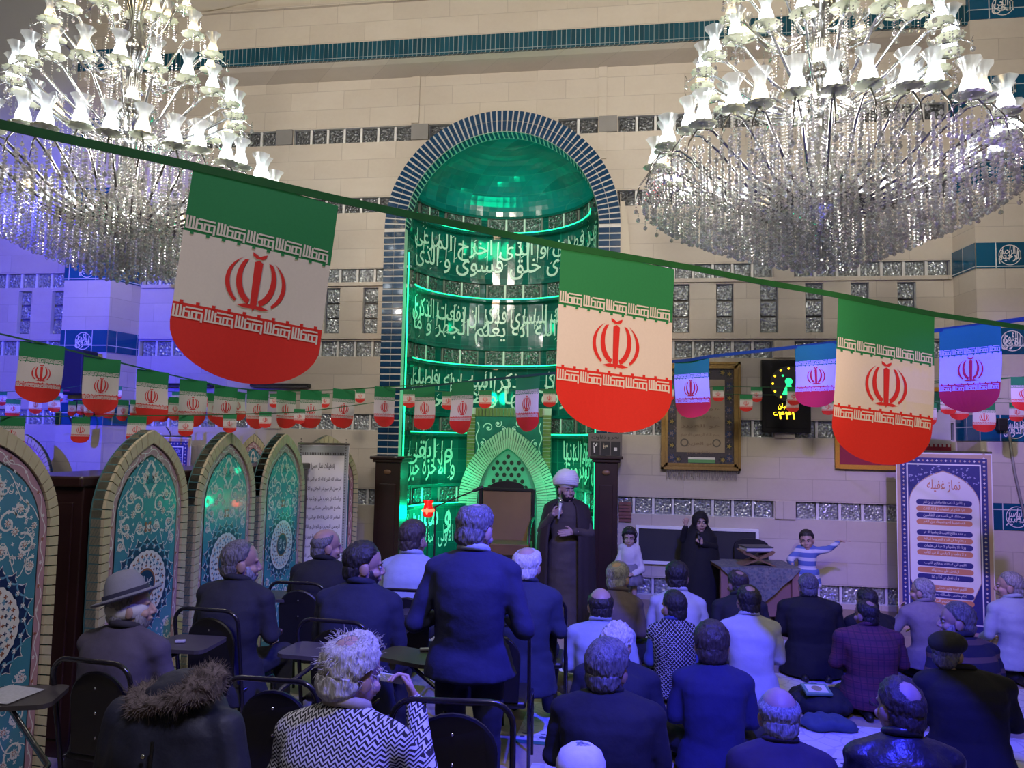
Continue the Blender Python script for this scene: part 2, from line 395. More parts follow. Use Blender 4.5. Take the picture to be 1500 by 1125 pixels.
# grey piers between the glass strips and the sill ledges
n_ = 0
for n in range(7):
    for x in (-4.83, -2.86, -.29, 1.93):
        z0 = n+.16
        if abs(x-MX) < arch_half(z0)+.25 and z0 < ZS+1.4: continue
        mb = MB(); mb.box(x-.12, x+.12, YW-.035, YW+.02, z0, z0+.215, 0); n_ += 1
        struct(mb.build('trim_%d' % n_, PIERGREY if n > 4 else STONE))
for (a, b) in ((-6.9, MX-RO+.02), (MX+RO-.02, 3.9)):
    for z in (3.40, 4.13):
        n_ += 1; mb = MB(); mb.box(a, b, YW-.04, YW+.02, z, z+.05); struct(mb.build('trim_%d' % n_, STONE))
# vertical joints of the upper wall: slim proud pilasters above the piers
for x in (-2.86, -.29):
    n_ += 1; mb = MB(); mb.box(x-.13, x-.02, YW-.02, YW+.02, 5.8 if x > -1 else 6.4, 7.06); struct(mb.build('trim_%d' % n_, STONE))

# upper wall on its projecting ledge, with the two tiled bands
mb = MB(); Yu = 9.57
mb.quad((XL-.3, YW, 7.06), (XR+.1, YW, 7.06), (XR+.1, Yu+.12, 7.10), (XL-.3, Yu+.12, 7.10)); mb.quad((XL-.3, Yu+.12, 7.10), (XR+.1, Yu+.12, 7.10), (XR+.1, Yu, 7.14), (XL-.3, Yu, 7.14))
mb.quad((XL-.3, Yu, 7.14), (XR+.1, Yu, 7.14), (XR+.1, Yu, 7.62), (XL-.3, Yu, 7.62)); mb.quad((XL-.3, Yu, 7.62), (XR+.1, Yu, 7.62), (XR+.1, Yu+.06, 9.6), (XL-.3, Yu+.06, 9.6))
struct(mb.build('wall_upper', STONE))
mb = MB(); mb.box(XL-.1, XR+.1, Yu-.012, Yu+.05, 7.13, 7.37); struct(mb.build('trim_40', BARTILE))
mb = MB(); mb.box(-5.1, XR+.1, Yu-.012+.02, Yu+.09, 8.17, 8.45); struct(mb.build('trim_41', BARTILE))
mb = MB(); mb.box(XL-.1, XR+.1, Yu-.04, Yu+.05, 7.90, 7.93); struct(mb.build('trim_42', STONE))
# pilasters left and right with blue name bands
NAMES = ['\u0627\u0644\u0628\u0635\u064A\u0631', '\u0627\u0644\u0642\u062F\u0648\u0633', '\u0627\u0644\u0642\u0648\u0649', '\u0627\u0644\u0631\u062D\u064A\u0645', '\u0627\u0644\u0639\u0632\u064A\u0632', '\u0627\u0644\u0645\u0624\u0645\u0646', '\u0627\u0644\u062D\u0649', '\u0627\u0644\u0644\u0647']
def pilaster(name, xw, xc, xe):
    mb = MB(); s = 1 if xe > xc else -1
    mb.quad((xc, YP, 0), (xe, YP, 0), (xe, YP, 9.6), (xc, YP, 9.6)); mb.quad((xw, YW, 0), (xc, YP, 0), (xc, YP, 9.6), (xw, YW, 9.6))
    mb.quad((xe, YP, 0), (xe, YW, 0), (xe, YW, 9.6), (xe, YP, 9.6))
    o = struct(mb.build(name, STONE))
    for i in range(8):
        z = 1.16+i*1.0; b = MB(); e = .012
        b.quad((xc, YP-e, z), (xe, YP-e, z), (xe, YP-e, z+.30), (xc, YP-e, z+.30), 0)
        b.quad((xw-s*e, YW, z), (xc-s*e, YP-e, z), (xc-s*e, YP-e, z+.30), (xw-s*e, YW, z+.30), 0)
        b.quad((xw-s*e, YW, z+.30), (xc-s*e, YP-e, z+.30), (xc, YP, z+.30), (xw, YW, z+.30), 0); b.quad((xc-s*e, YP-e, z+.30), (xe, YP-e, z+.30), (xe, YP, z+.30), (xc, YP, z+.30), 0)
        b.quad((xw-s*e, YW, z), (xw, YW, z), (xc, YP, z), (xc-s*e, YP-e, z), 0); b.quad((xc-s*e, YP-e, z), (xc, YP, z), (xe, YP, z), (xe, YP-e, z), 0)
        fn = XZ(YP-e); xm = xc+s*.36; t = NAMES[i % 8]
        write(b, t, xm-.12, xm+.12, z+.05, z+.20, fn, .003, 1, .015); write(b, t, xm-.10, xm+.06, z+.11, z+.26, fn, .004, 1, .01)
        ring(b, (xm, z+.15), .112, .120, fn, .003, 1, 28)
        for k in (1, 3, 5): ribbon(b, [(xm-.13+.04*k, z+.09), (xm-.125+.04*k+.012, z+.25-.012*abs(3-k))], .008, fn, .003, 1)
        struct(b.build('trim_%d' % (50+i+(10 if s > 0 else 0)), [BLUETILE, WHITE]))
pilaster('wall_right_pilaster', XR, CXR, 6.2); pilaster('wall_left_pilaster', XL, CXL, -7.76)
# bay left of the left pilaster
mb = MB(); hl = []
for n in range(5): hl.append((-10.6, -7.9, n+.16, n+.375))
hv = [(-9.43+.545*k, -9.43+.545*k+.215, 3.48, 4.11) for k in range(3)]
wall_grid(mb, -11.5, -7.74, 0, 5.0, YW, hl+hv); struct(mb.build('wall_left_bay', STONE))
for h in hl: window(*h, 'h')
for h in hv: window(*h, 'v')
mb = MB(); mb.box(-12, -7.75, 9.93, 10.05, 4.98, 9.6); struct(mb.build('wall_left_upper', PLASTER))
mb = MB(); mb.quad((-11.5, -6, 0), (-11.5, 10, 0), (-11.5, 10, 9.6), (-11.5, -6, 9.6)); struct(mb.build('wall_left', PLASTER))
mb = MB(); mb.quad((7.2, -6, 0), (7.2, -6, 9.6), (7.2, 10, 9.6), (7.2, 10, 0)); mb.quad((6.1, YP+.05, 0), (7.2, YP+.05, 0), (7.2, YP+.05, 9.6), (6.1, YP+.05, 9.6)); struct(mb.build('wall_right', STONE))
mb = MB(); mb.quad((-11.5, -6, 0), (-11.5, -6, 9.6), (7.2, -6, 9.6), (7.2, -6, 0)); struct(mb.build('wall_front', STONE))
# ceiling with a cream vault springing at the left
mb = MB(); mb.quad((-12, -6, 9.58), (-12, 10.1, 9.58), (7.3, 10.1, 9.58), (7.3, -6, 9.58)); struct(mb.build('ceiling', CREAM))
mb = MB(); prof = [(-7.7, 7.86), (-7.2, 7.82), (-6.6, 7.86), (-6.0, 7.93), (-5.3, 8.03), (-4.8, 8.12), (-4.2, 8.27), (-3.6, 8.5), (-3.0, 8.85), (-2.2, 9.58)]
for (a, za), (b, zb) in zip(prof, prof[1:]):
    mb.quad((a, 9.56, za), (b, 9.56, zb), (b, 8.75, zb+.35), (a, 8.75, za+.35)); mb.quad((a, 8.75, za+.35), (b, 8.75, zb+.35), (b, 8.75, 9.58), (a, 8.75, 9.58)); mb.quad((a, 9.66, za), (b, 9.66, zb), (b, 9.56, zb), (a, 9.56, za))
struct(mb.build('beam_vault', CREAM))
# floor
def m_carpet():
    s = NT('beige_carpet', .95); n = s.noise(None, 60., 4.); n2 = s.noise(None, 2.2, 3.)
    v = s.t.nodes.new('ShaderNodeTexVoronoi'); v.inputs['Scale'].default_value = 3.2; s.t.links.new(s.tc.outputs['Object'], v.inputs['Vector'])
    c = s.mix(n2, (.34, .27, .18), (.46, .38, .27)); c = s.mix(s.f('MULTIPLY', s.f('LESS_THAN', v.outputs['Distance'], .16), .5), c, (.20, .13, .08))
    c = s.mix(s.f('MULTIPLY', n, .3), c, (.2, .16, .11)); s.color(c); s.bump(n, .5, .01); return s.m
CARPET = m_carpet()
mb = MB(); mb.quad((-11.5, -6, 0), (7.3, -6, 0), (7.3, 11.5, 0), (-11.5, 11.5, 0)); struct(mb.build('floor', CARPET))
mb = MB(); mb.box(MX+RO, XR, YW-.012, YW+.01, 0, .10); struct(mb.build('baseboard_back', mat('tan_skirting', (.30, .24, .15), .6)))

# ------------------------------------------------------------------ the prayer niche
mb = MB(); n = 40; rows = [0.0]
def cyl(mb, r, z0, z1, mi=0, a0=0., a1=PI, n=36):
    for i in range(n):
        a = a0+(a1-a0)*i/n; b = a0+(a1-a0)*(i+1)/n
        mb.quad((MX-r*math.cos(a), YW+r*math.sin(a), z0), (MX-r*math.cos(b), YW+r*math.sin(b), z0), (MX-r*math.cos(b), YW+r*math.sin(b), z1), (MX-r*math.cos(a), YW+r*math.sin(a), z1), mi)
def arcbox(mb, r0, r1, z0, z1, a0, a1, n, mi=0):
    P = lambda r, a, z: (MX-r*math.cos(a), YW+r*math.sin(a), z)
    for i in range(n):
        a = a0+(a1-a0)*i/n; b = a0+(a1-a0)*(i+1)/n
        mb.quad(P(r0, a, z0), P(r0, b, z0), P(r0, b, z1), P(r0, a, z1), mi); mb.quad(P(r0, a, z1), P(r0, b, z1), P(r1, b, z1), P(r1, a, z1), mi); mb.quad(P(r0, a, z0), P(r1, a, z0), P(r1, b, z0), P(r0, b, z0), mi)
    mb.quad(P(r0, a0, z0), P(r0, a0, z1), P(r1, a0, z1), P(r1, a0, z0), mi); mb.quad(P(r0, a1, z0), P(r1, a1, z0), P(r1, a1, z1), P(r0, a1, z1), mi)
ZD = 5.44
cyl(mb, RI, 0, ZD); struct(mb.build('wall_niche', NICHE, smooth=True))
mb = MB(); N, K = 40, 18
for i in range(N):
    for k in range(K):
        P = lambda i, k: (MX-RI*math.cos(PI*i/N)*math.cos(PI/2*k/K), YW+RI*math.sin(PI*i/N)*math.cos(PI/2*k/K), ZD+.80*math.sin(PI/2*k/K))
        mb.quad(P(i, k), P(i+1, k), P(i+1, k+1), P(i, k+1))
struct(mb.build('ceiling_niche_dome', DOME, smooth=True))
# niche window strips, ledges and light strips, one set per storey
for n in range(1, 6):
    z0 = n+.17; mb = MB(); segs = [(.10, .20), (.26, .60), (.70, 1.16), (1.24, 1.90), (1.98, 2.44), (2.54, 2.88), (2.94, 3.04)]
    for a, b in segs:
        arcbox(mb, RI-.02, RI, z0, z0+.21, a, b, 2, 2); kk = max(1, round((b-a)*RI/.25)); st = (b-a)/kk
        for i in range(kk):
            arcbox(mb, RI-.045, RI-.01, z0+.01, z0+.20, a+st*i+.016, a+st*(i+1)-.016, 4, 0)
            if i: arcbox(mb, RI-.05, RI, z0, z0+.21, a+st*i-.010, a+st*i+.010, 1, 1)
    WN[0] += 1; struct(mb.build('window_%d' % WN[0], [GDARK, MULL, PIERGREY]))
    mb = MB(); arcbox(mb, RI-.11, RI, z0-.06, z0-.01, .02, PI-.02, 36, 0); arcbox(mb, RI-.06, RI, z0+.215, z0+.25, .02, PI-.02, 36, 0)
    struct(mb.build('trim_%d' % (80+n), NICHE))
    if n < 6:
        mb = MB(); arcbox(mb, RI-.118, RI-.10, z0-.022, z0-.006, .04, PI-.04, 36, 0)
        tag(mb.build('light_strip', GREENLED), 'green light strip on the ledge under the %s glass row in the niche' % ['lowest', 'second lowest', 'middle', 'second highest', 'topmost'][n-1], 'light', 'green light strips')
# calligraphy bands on the curved niche wall
T = ['\u0627\u0646 \u0647\u0630\u0627 \u0644\u0641\u0649 \u0627\u0644\u0635\u062D\u0641 \u0627\u0644\u0627\u0648\u0644\u0649 \u0635\u062D\u0641 \u0627\u0628\u0631\u0627\u0647\u064A\u0645 \u0648 \u0645\u0648\u0633\u0649',
     '\u0628\u0644 \u062A\u0624\u062B\u0631\u0648\u0646 \u0627\u0644\u062D\u064A\u0648\u0629 \u0627\u0644\u062F\u0646\u064A\u0627 \u0648 \u0627\u0644\u0627\u062E\u0631\u0629 \u062E\u064A\u0631 \u0648 \u0627\u0628\u0642\u0649',
     '\u062B\u0645 \u0644\u0627 \u064A\u0645\u0648\u062A \u0641\u064A\u0647\u0627 \u0648 \u0644\u0627 \u064A\u062D\u064A\u0649 \u0642\u062F \u0627\u0641\u0644\u062D \u0645\u0646 \u062A\u0632\u0643\u0649 \u0648 \u0630\u0643\u0631 \u0627\u0633\u0645 \u0631\u0628\u0647 \u0641\u0635\u0644\u0649',
     '\u0627\u0644\u0627 \u0645\u0627 \u0634\u0627\u0621 \u0627\u0644\u0644\u0647 \u0627\u0646\u0647 \u064A\u0639\u0644\u0645 \u0627\u0644\u062C\u0647\u0631 \u0648 \u0645\u0627 \u064A\u062E\u0641\u0649 \u0648 \u0646\u064A\u0633\u0631\u0643 \u0644\u0644\u064A\u0633\u0631\u0649 \u0641\u0630\u0643\u0631 \u0627\u0646 \u0646\u0641\u0639\u062A \u0627\u0644\u0630\u0643\u0631\u0649',
     '\u0627\u0644\u0627\u0639\u0644\u0649 \u0627\u0644\u0630\u0649 \u062E\u0644\u0642 \u0641\u0633\u0648\u0649 \u0648 \u0627\u0644\u0630\u0649 \u0642\u062F\u0631 \u0641\u0647\u062F\u0649 \u0648 \u0627\u0644\u0630\u0649 \u0627\u062E\u0631\u062C \u0627\u0644\u0645\u0631\u0639\u0649']
CALLI = mat('white_calligraphy_tile', (.62, .70, .66), .25, var=.05)
def niche_fn(u, v, d): r = RI-.012-d; a = PI/2+u/RI; return (MX-r*math.cos(a), YW+r*math.sin(a), v)
for i, t in enumerate(T):
    z0 = i+.47; z1 = z0+.60; mb = MB(); words = t.split(' ')
    arcs = [(-1.80, 1.80)] if i > 1 else [(-1.84, -.86), (.86, 1.84)]
    per = [words] if len(arcs) == 1 else [words[len(words)//2:], words[:len(words)//2]]
    for (a, b), ws in zip(arcs, per):
        h = (len(ws)+1)//2
        write(mb, ' '.join(ws[:h]), a+.05, b, z0, z0+(z1-z0)*.62, niche_fn, 0, 0, .008)
        write(mb, ' '.join(ws[h:]), a, b-.04, z0+(z1-z0)*.40, z1, niche_fn, .002, 0, .008)
        k = 0; u = a+.06
        while u < b-.06:
            rr = random.random(); ribbon(mb, [(u, z0+(.16+.1*rr)*(z1-z0)*2), (u+.012, z1-.02-.05*rr)], [.010, .022], niche_fn, .003, 0)
            for q in range(2):
                uu = u+random.uniform(-.05, .05); vv = z0+random.random()*(z1-z0); ribbon(mb, [(uu, vv), (uu+.035, vv+.03)], .009, niche_fn, .003, 0)
            u += .13+.09*rr
    struct(mb.build('trim_%d' % (90+i), CALLI))
# brick frame of the niche: glazed navy bricks with white joints, straight legs and round arch
mb = MB(); YF = 9.86
def fr(r, a, z, y): return (MX+r*math.sin(a), y, z+r*math.cos(a)) if a is not None else None
for s in (-1, 1):
    a, b = MX+s*RI, MX+s*RO; mb.box(min(a, b), max(a, b), YF+.012, YW+.12, 0, ZS, 1)
    z = .02
    while z < ZS-.03:
        m = (a+b)/2
        for p, q in ((min(a, b)+.002, m-.004), (m+.004, max(a, b)-.002)): mb.box(p, q, YF-.004, YF+.02, z, z+.066, 0)
        z += .088
na = 64
for i in range(na):
    t0 = -PI/2+PI*i/na; t1 = -PI/2+PI*(i+1)/na; g = .008
    P = lambda r, a, y: (MX+r*math.sin(a), y, ZS+r*math.cos(a))
    mb.quad(P(RI, t0, YF+.012), P(RI, t1, YF+.012), P(RO, t1, YF+.012), P(RO, t0, YF+.012), 1); mb.quad(P(RI, t0, YF+.012), P(RI, t0, YW+.12), P(RI, t1, YW+.12), P(RI, t1, YF+.012), 1); mb.quad(P(RO, t0, YF+.012), P(RO, t1, YF+.012), P(RO, t1, YW+.1), P(RO, t0, YW+.1), 1)
    for r0, r1 in ((RI+.003, (RI+RO)/2-.004), ((RI+RO)/2+.004, RO-.003)):
        q = [P(r0, t0+g, YF-.004), P(r1, t0+g*.85, YF-.004), P(r1, t1-g*.85, YF-.004), P(r0, t1-g, YF-.004)]; q2 = [(x, YF+.02, z) for x, y, z in q]
        mb.add(q+q2, [(0, 1, 2, 3), (0, 4, 5, 1), (1, 5, 6, 2), (2, 6, 7, 3), (3, 7, 4, 0)], 0)
    q = [P(RI-.004, t0+g, YF+.02), P(RI-.004, t1-g, YF+.02), P(RI-.004, t1-g, YW+.1), P(RI-.004, t0+g, YW+.1)]; mb.add(q, [(0, 1, 2, 3)], 0)
struct(mb.build('trim_30', [NAVY, GROUT], fixn=True))
# beige rounded return showing on the right of the arch
mb = MB()
for i in range(20):
    z0 = 3.3+i*.1; mb.box(MX+RO-.01, MX+RO+.13*math.sqrt(max(0., 1-((z0+.05-4.1)/1.15)**2)) if abs(z0+.05-4.1) < 1.15 else MX+RO, 9.93, 10, z0, z0+.1)
struct(mb.build('trim_31', CREAM))
# green light strips up the inner edges of the brick frame
for s, nm in ((-1, 'left'), (1, 'right')):
    mb = MB(); x = MX+s*(RI-.02); mb.box(x-.008, x+.008, YW+.02, YW+.035, .3, 4.6 if s < 0 else 3.4)
    tag(mb.build('light_strip', GREENLED), 'upright green light strip on the %s inner edge of the brick arch' % nm, 'light', 'green light strips')
# the small brick gate inside the niche
YG = 10.98; G0, G1 = MX-.61, MX+.61; GZ = 2.53
OLIVE = mat('olive_glazed_brick', (.16, .14, .05), .25, var=.3, scale=4, coat=.3); PALEBR = mat('pale_brick', (.36, .38, .31), .5); JOINT = mat('pale_joint', (.5, .52, .46), .7)
TEALTILE = mat('teal_spandrel_tile', (.02, .12, .11), .2, var=.3, scale=12)
apex, spr, hw = 2.10, 1.22, .58
def ogive(k, hw, spr, apex, n=14):
    """half of a pointed arch from springing to apex, side k"""
    out = []
    for i in range(n+1):
        t = i/n; out.append((MX+k*hw*(1-t**1.75), spr+(apex-spr)*(math.sin(t*PI/2)*.45+t*.55)))
    return out
mb = MB()
mb.box(G0, G1, YG+.03, YG+.12, 1.3, GZ, 1)
for z in np.arange(.05, GZ-.12, .052):
    for p, q in ((G0, G0+.115), (G1-.115, G1)): mb.box(p, q, YG-.01, YG+.05, z, z+.040, 0)
for x in np.arange(G0+.12, G1-.12, .052): mb.box(x, x+.040, YG-.012, YG+.05, GZ-.125, GZ-.005, 0)
for p, q in ((G0, G0+.115), (G1-.115, G1)): mb.box(p+.003, q-.003, YG, YG+.14, 0, GZ-.13, 1)
struct(mb.build('trim_32', [OLIVE, JOINT]))
fnG = XZ(YG+.012); mb = MB()
mb.box(G0+.115, G1-.115, YG+.012, YG+.03, 1.3, GZ-.13, 0)
for s in (-1, 1):
    for (cu, cv, r, a0) in ((.30, 2.24, .075, 0), (.38, 2.02, .06, 1.5), (.16, 2.30, .055, 2.5), (.42, 1.82, .045, 2), (.08, 2.22, .04, 1)):
        ribbon(mb, [(MX+s*(x), y) for x, y in spiral((cu, cv), r, a0, 1.1)], .012, fnG, .002, 1); star(mb, (MX+s*cu, cv), .01, .022, 6, fnG, .003, 1)
    ribbon(mb, [(MX+s*(.46-.02*math.sin(v*22)), 1.6+v) for v in np.arange(0, .75, .03)], .013, fnG, .002, 1)
struct(mb.build('trim_33', [TEALTILE, CALLI]))
for nm, (w0, w1, d, m1) in {'trim_34': (.58, .71, .035, PALEBR), 'trim_35': (.43, .58, .06, PALEBR)}.items():
    mb = MB(); inn = []; out = []
    for k in (1, -1):
        a = ogive(k, w0 if nm == 'trim_35' else .46, spr, apex-(.15 if nm == 'trim_35' else 0)); b = ogive(k, w1, spr, apex+(.0 if nm == 'trim_35' else .15))
        if nm == 'trim_34': a = ogive(k, .58, spr, apex)
        a = [(a[0][0], .02)]+[(a[0][0], .02+ (spr-.02)*j/16) for j in range(1, 16)]+a; b = [(b[0][0], .02)]+[(b[0][0], .02+(spr-.02)*j/16) for j in range(1, 16)]+b
        if nm == 'trim_34': a = a[15:]; b = b[15:]
        for (p, q), (p2, q2) in zip(zip(a, b), zip(a[1:], b[1:])):
            e = .16
            L = lambda s_, t_, u: (s_[0]+(t_[0]-s_[0])*u, s_[1]+(t_[1]-s_[1])*u)
            for j in range(2 if nm == 'trim_35' else 2):
                c0, c1 = j/2+.06, (j+1)/2-.06
                quad = [L(p, p2, c0), L(q, q2, c0), L(q, q2, c1), L(p, p2, c1)]
                vs = [(u, YG-d, v) for u, v in quad]+[(u, YG+.03, v) for u, v in quad]; mb.add(vs, [(0, 1, 2, 3), (0, 4, 5, 1), (1, 5, 6, 2), (2, 6, 7, 3), (3, 7, 4, 0)], 0)
            vs = [(u, YG-d+.018, v) for u, v in (p, q, q2, p2)]; mb.add(vs, [(0, 1, 2, 3)], 1)
            if nm == 'trim_35': mb.add([(p[0], YG-d, p[1]), (p2[0], YG-d, p2[1]), (p2[0], YG+.12, p2[1]), (p[0], YG+.12, p[1])], [(0, 1, 2, 3)], 1)
    struct(mb.build(nm, [m1, JOINT if nm == 'trim_35' else TEALTILE], fixn=True))
# pierced lattice at the back of the gate
mb = MB(); fo_ = [(MX+.45, 0)]+ogive(1, .45, spr, apex-.08)+ogive(-1, .45, spr, apex-.08)[::-1]+[(MX-.45, 0)]; mb.add([(u, YG+.004, v) for u, v in fo_], [tuple(range(len(fo_)))], 0)
for r in range(12):
    for c in range(-4, 5):
        x = MX+(c+(r % 2)*.5)*.105; z = .95+r*.088
        if z < apex-.2 and abs(x-MX) < .40*(1-(max(0, z-spr)/(apex-.1-spr))**1.5)-.02: mb.add([(x+.030*math.cos(a), YG+.001, z+.034*math.sin(a)) for a in [2*PI*k/8 for k in range(8)]], [tuple(range(8))], 1)
struct(mb.build('trim_36', [mat('lattice_teal', (.12, .30, .24), .3), BLACK]))

# ------------------------------------------------------------------ chandeliers
def m_crystal():
    m = bpy.data.materials.new('cut_crystal'); m.use_nodes = True; t = m.node_tree; t.nodes.clear()
    out = t.nodes.new('ShaderNodeOutputMaterial'); mx = t.nodes.new('ShaderNodeMixShader'); g = t.nodes.new('ShaderNodeBsdfGlossy'); tr = t.nodes.new('ShaderNodeBsdfTransparent')
    geo = t.nodes.new('ShaderNodeNewGeometry'); wn = t.nodes.new('ShaderNodeTexWhiteNoise'); wn.noise_dimensions = '1D'; hs = t.nodes.new('ShaderNodeHueSaturation')
    t.links.new(geo.outputs['Random Per Island'], wn.inputs['W']); hs.inputs['Color'].default_value = (1, .86, .84, 1); hs.inputs['Saturation'].default_value = .7  # sparkle put into the colour: each bead gets a random hue and brightness
    t.links.new(wn.outputs['Value'], hs.inputs['Hue']); t.links.new(hs.outputs[0], g.inputs['Color']); g.inputs['Roughness'].default_value = .14; tl = t.nodes.new('ShaderNodeBsdfTranslucent'); tl.inputs[0].default_value = (.9, .88, .86, 1); mg = t.nodes.new('ShaderNodeMixShader'); mg.inputs[0].default_value = .32; t.links.new(g.outputs[0], mg.inputs[1]); t.links.new(tl.outputs[0], mg.inputs[2])
    mx.inputs[0].default_value = .70; w2 = t.nodes.new('ShaderNodeTexWhiteNoise'); w2.noise_dimensions = '1D'; ad = t.nodes.new('ShaderNodeMath'); ad.operation = 'ADD'; ad.inputs[1].default_value = 3.7; t.links.new(geo.outputs['Random Per Island'], ad.inputs[0]); t.links.new(ad.outputs[0], w2.inputs['W']); mr = t.nodes.new('ShaderNodeMapRange'); mr.inputs[3].default_value = .35; mr.inputs[4].default_value = 1.0; t.links.new(w2.outputs['Value'], mr.inputs[0]); t.links.new(mr.outputs[0], hs.inputs['Value']); t.links.new(tr.outputs[0], mx.inputs[1]); t.links.new(mg.outputs[0], mx.inputs[2]); t.links.new(mx.outputs[0], out.inputs[0]); return m
def m_shade():
    m = bpy.data.materials.new('frosted_tulip_glass'); m.use_nodes = True; t = m.node_tree; t.nodes.clear()
    out = t.nodes.new('ShaderNodeOutputMaterial'); mx = t.nodes.new('ShaderNodeMixShader'); m2 = t.nodes.new('ShaderNodeMixShader')
    tr = t.nodes.new('ShaderNodeBsdfTransparent'); tl = t.nodes.new('ShaderNodeBsdfTranslucent'); g = t.nodes.new('ShaderNodeBsdfGlossy')
    tl.inputs[0].default_value = (.88, .94, 1, 1); g.inputs['Roughness'].default_value = .15; mx.inputs[0].default_value = .5; m2.inputs[0].default_value = .18
    t.links.new(tr.outputs[0], mx.inputs[1]); t.links.new(tl.outputs[0], mx.inputs[2]); t.links.new(mx.outputs[0], m2.inputs[1]); t.links.new(g.outputs[0], m2.inputs[2]); t.links.new(m2.outputs[0], out.inputs[0]); return m
CRYS = m_crystal(); SHADE = m_shade()
BULBW = m_emit('white_lamp_glow', (.90, .96, 1), 16); BULBY = m_emit('warm_lamp_glow', (1, .72, .36), 10)
for b in (BULBW, BULBY): b.cycles.emission_sampling = 'NONE'
DISHM = mat('pale_glass_dish', (.62, .66, .50), .15, .0)
CHROMED = mat('dark_chrome', (.30, .29, .29), .15, 1., var=.3, scale=20)
_ico = bmesh.new(); bmesh.ops.create_icosphere(_ico, subdivisions=1, radius=1); _ico.verts.index_update()
IV = [v.co.copy() for v in _ico.verts]; IF = [[v.index for v in f.verts] for f in _ico.faces]; _ico.free()
def bead(mb, p, r): mb.add([(p[0]+v.x*r, p[1]+v.y*r, p[2]+v.z*r) for v in IV], IF, 0)
def strand(mb, x, y, z0, z1, r=.0085, st=.026, drop=0.):
    z = z0
    while z > z1: bead(mb, (x, y, z), r*random.uniform(.85, 1.15)); z -= st
    if drop: bead(mb, (x, y, z1-drop*.6), drop)
TIERS = [(4.43, 1.36, 36, 'w', .25), (5.22, .97, 22, 'w', .24), (5.80, .72, 12, 'y', .215), (6.32, .44, 8, 'y', .19)]
def chandelier(label, x, y):
    root = thing('chandelier', label, 'chandelier', (x, y, 0), group='crystal chandeliers')
    mb = MB(); mb.lathe([(.02, 9.5), (.02, 7.0), (.05, 6.95), (.09, 6.8), (.05, 6.6), (.12, 6.3), (.06, 6.1), (.16, 5.85), (.17, 5.7), (.06, 5.6), (.07, 5.3), (.22, 5.2), (.24, 5.05), (.08, 4.95), (.07, 4.6), (.13, 4.5), (.13, 4.36), (.26, 4.2), (.30, 4.06), (.28, 3.98), (.05, 3.9), (.04, 3.6)], 20)
    mb.build('column', CHROME, root, True)
    sh = []; r = [.026, .044, .053, .050, .038, .031, .036, .052, .068]; hh = [0, .012, .035, .065, .10, .125, .155, .19, .215]
    smb = MB(); smb.lathe([(a, b) for a, b in zip(r, hh)], 20, wav=lambda i, a: (.10*max(0, math.cos(6*a)) if i == 8 else .03*math.cos(6*a) if i == 7 else 0))
    shade_me = smb.mesh('glass_shade', SHADE); shade_me.polygons.foreach_set('use_smooth', [True]*len(shade_me.polygons))
    bm_ = MB(); bm_.ell((0, 0, .048), (.040, .040, .050), n=10, m=8)
    bw = bm_.mesh('bulb', BULBW); by = bm_.mesh('bulb', BULBY)
    dm = MB(); dm.lathe([(.012, -.035), (.014, -.015), (.088, -.004), (.104, .006), (.100, .012), (.03, .004), (.012, .004)], 24, wav=lambda i, a: (.06*math.cos(12*a) if i in (3, 4) else 0)); dish_me = dm.mesh('drip_dish', DISHM)
    k = 0
    for ti, (z, rr, n, colr, sz) in enumerate(TIERS):
        for i in range(n):
            a = 2*PI*(i+.3*ti)/n; ca, sa = math.cos(a), math.sin(a); zz = z+(.05 if i % 2 and ti == 0 else 0); r1 = rr*(.955 if i % 2 and ti == 0 else 1)
            mb = MB(); P = lambda q, h: (q*ca, q*sa, h)
            if ti == 0: pts = [P(.27, 4.06), P(.45, 4.03), P(.75, 4.12), P(r1-.28, zz-.12), P(r1-.1, zz-.02), P(r1, zz-.03)]; ex = [P(r1-.06, zz-.02), P(r1+.06, zz-.05), P(r1+.14, zz-.16), P(r1+.17, zz-.30)]
            else: b0 = .16 if ti < 3 else .09; pts = [P(b0, z-.28), P(b0+.12, z-.34), P(b0+(rr-b0)*.5, z-.24), P(rr-.10, z-.03), P(rr, z-.03)]; ex = [P(rr-.05, z-.02), P(rr+.06, z-.02), P(rr+.13, z-.08), P(rr+.15, z-.03)]
            mb.tube(pts, [.011, .016, .013, .012, .010, .008][:len(pts)], 6); arm = mb.build('arm', CHROMED if ti == 0 else CHROME, root, True)
            mb = MB(); mb.tube(ex, [.007, .009, .007, .003], 5); lf = mb.build('leaf_spur', CHROMED if ti == 0 else CHROME, arm, True)
            d = link('drip_dish', dish_me, root, P(r1, zz)); s = link('glass_shade', shade_me, d, (0, 0, .004), (0, 0, a)); s.scale = (sz/.215,)*3
            link('bulb', bw if (colr == 'w' and not (i % 7 == 3)) else by, s)
    # hanging crystals: the skirt under the lowest tier and the strands between the tiers
    st = []; rs = [1.46, 1.38, 1.28, 1.18, 1.07, .96, .85, .74, .63, .52, .41, .30, .19, .09]
    for ri, rad in enumerate(rs):
        n = max(6, int(rad*72))
        for i in range(n):
            a = 2*PI*(i+.5*(ri % 2))/n+random.uniform(-.02, .02); top = 4.22 if ri == 0 else 4.16-.10*max(0, 1-rad); bot = 3.50+.56*(rad/1.46)**1.25+random.uniform(-.015, .015)
            if ri == 0: bot = 4.10
            elif ri == 1: top = 4.24; bot = 4.04
            st.append((rad*math.cos(a), rad*math.sin(a), top, bot, .0138, .031, .020))
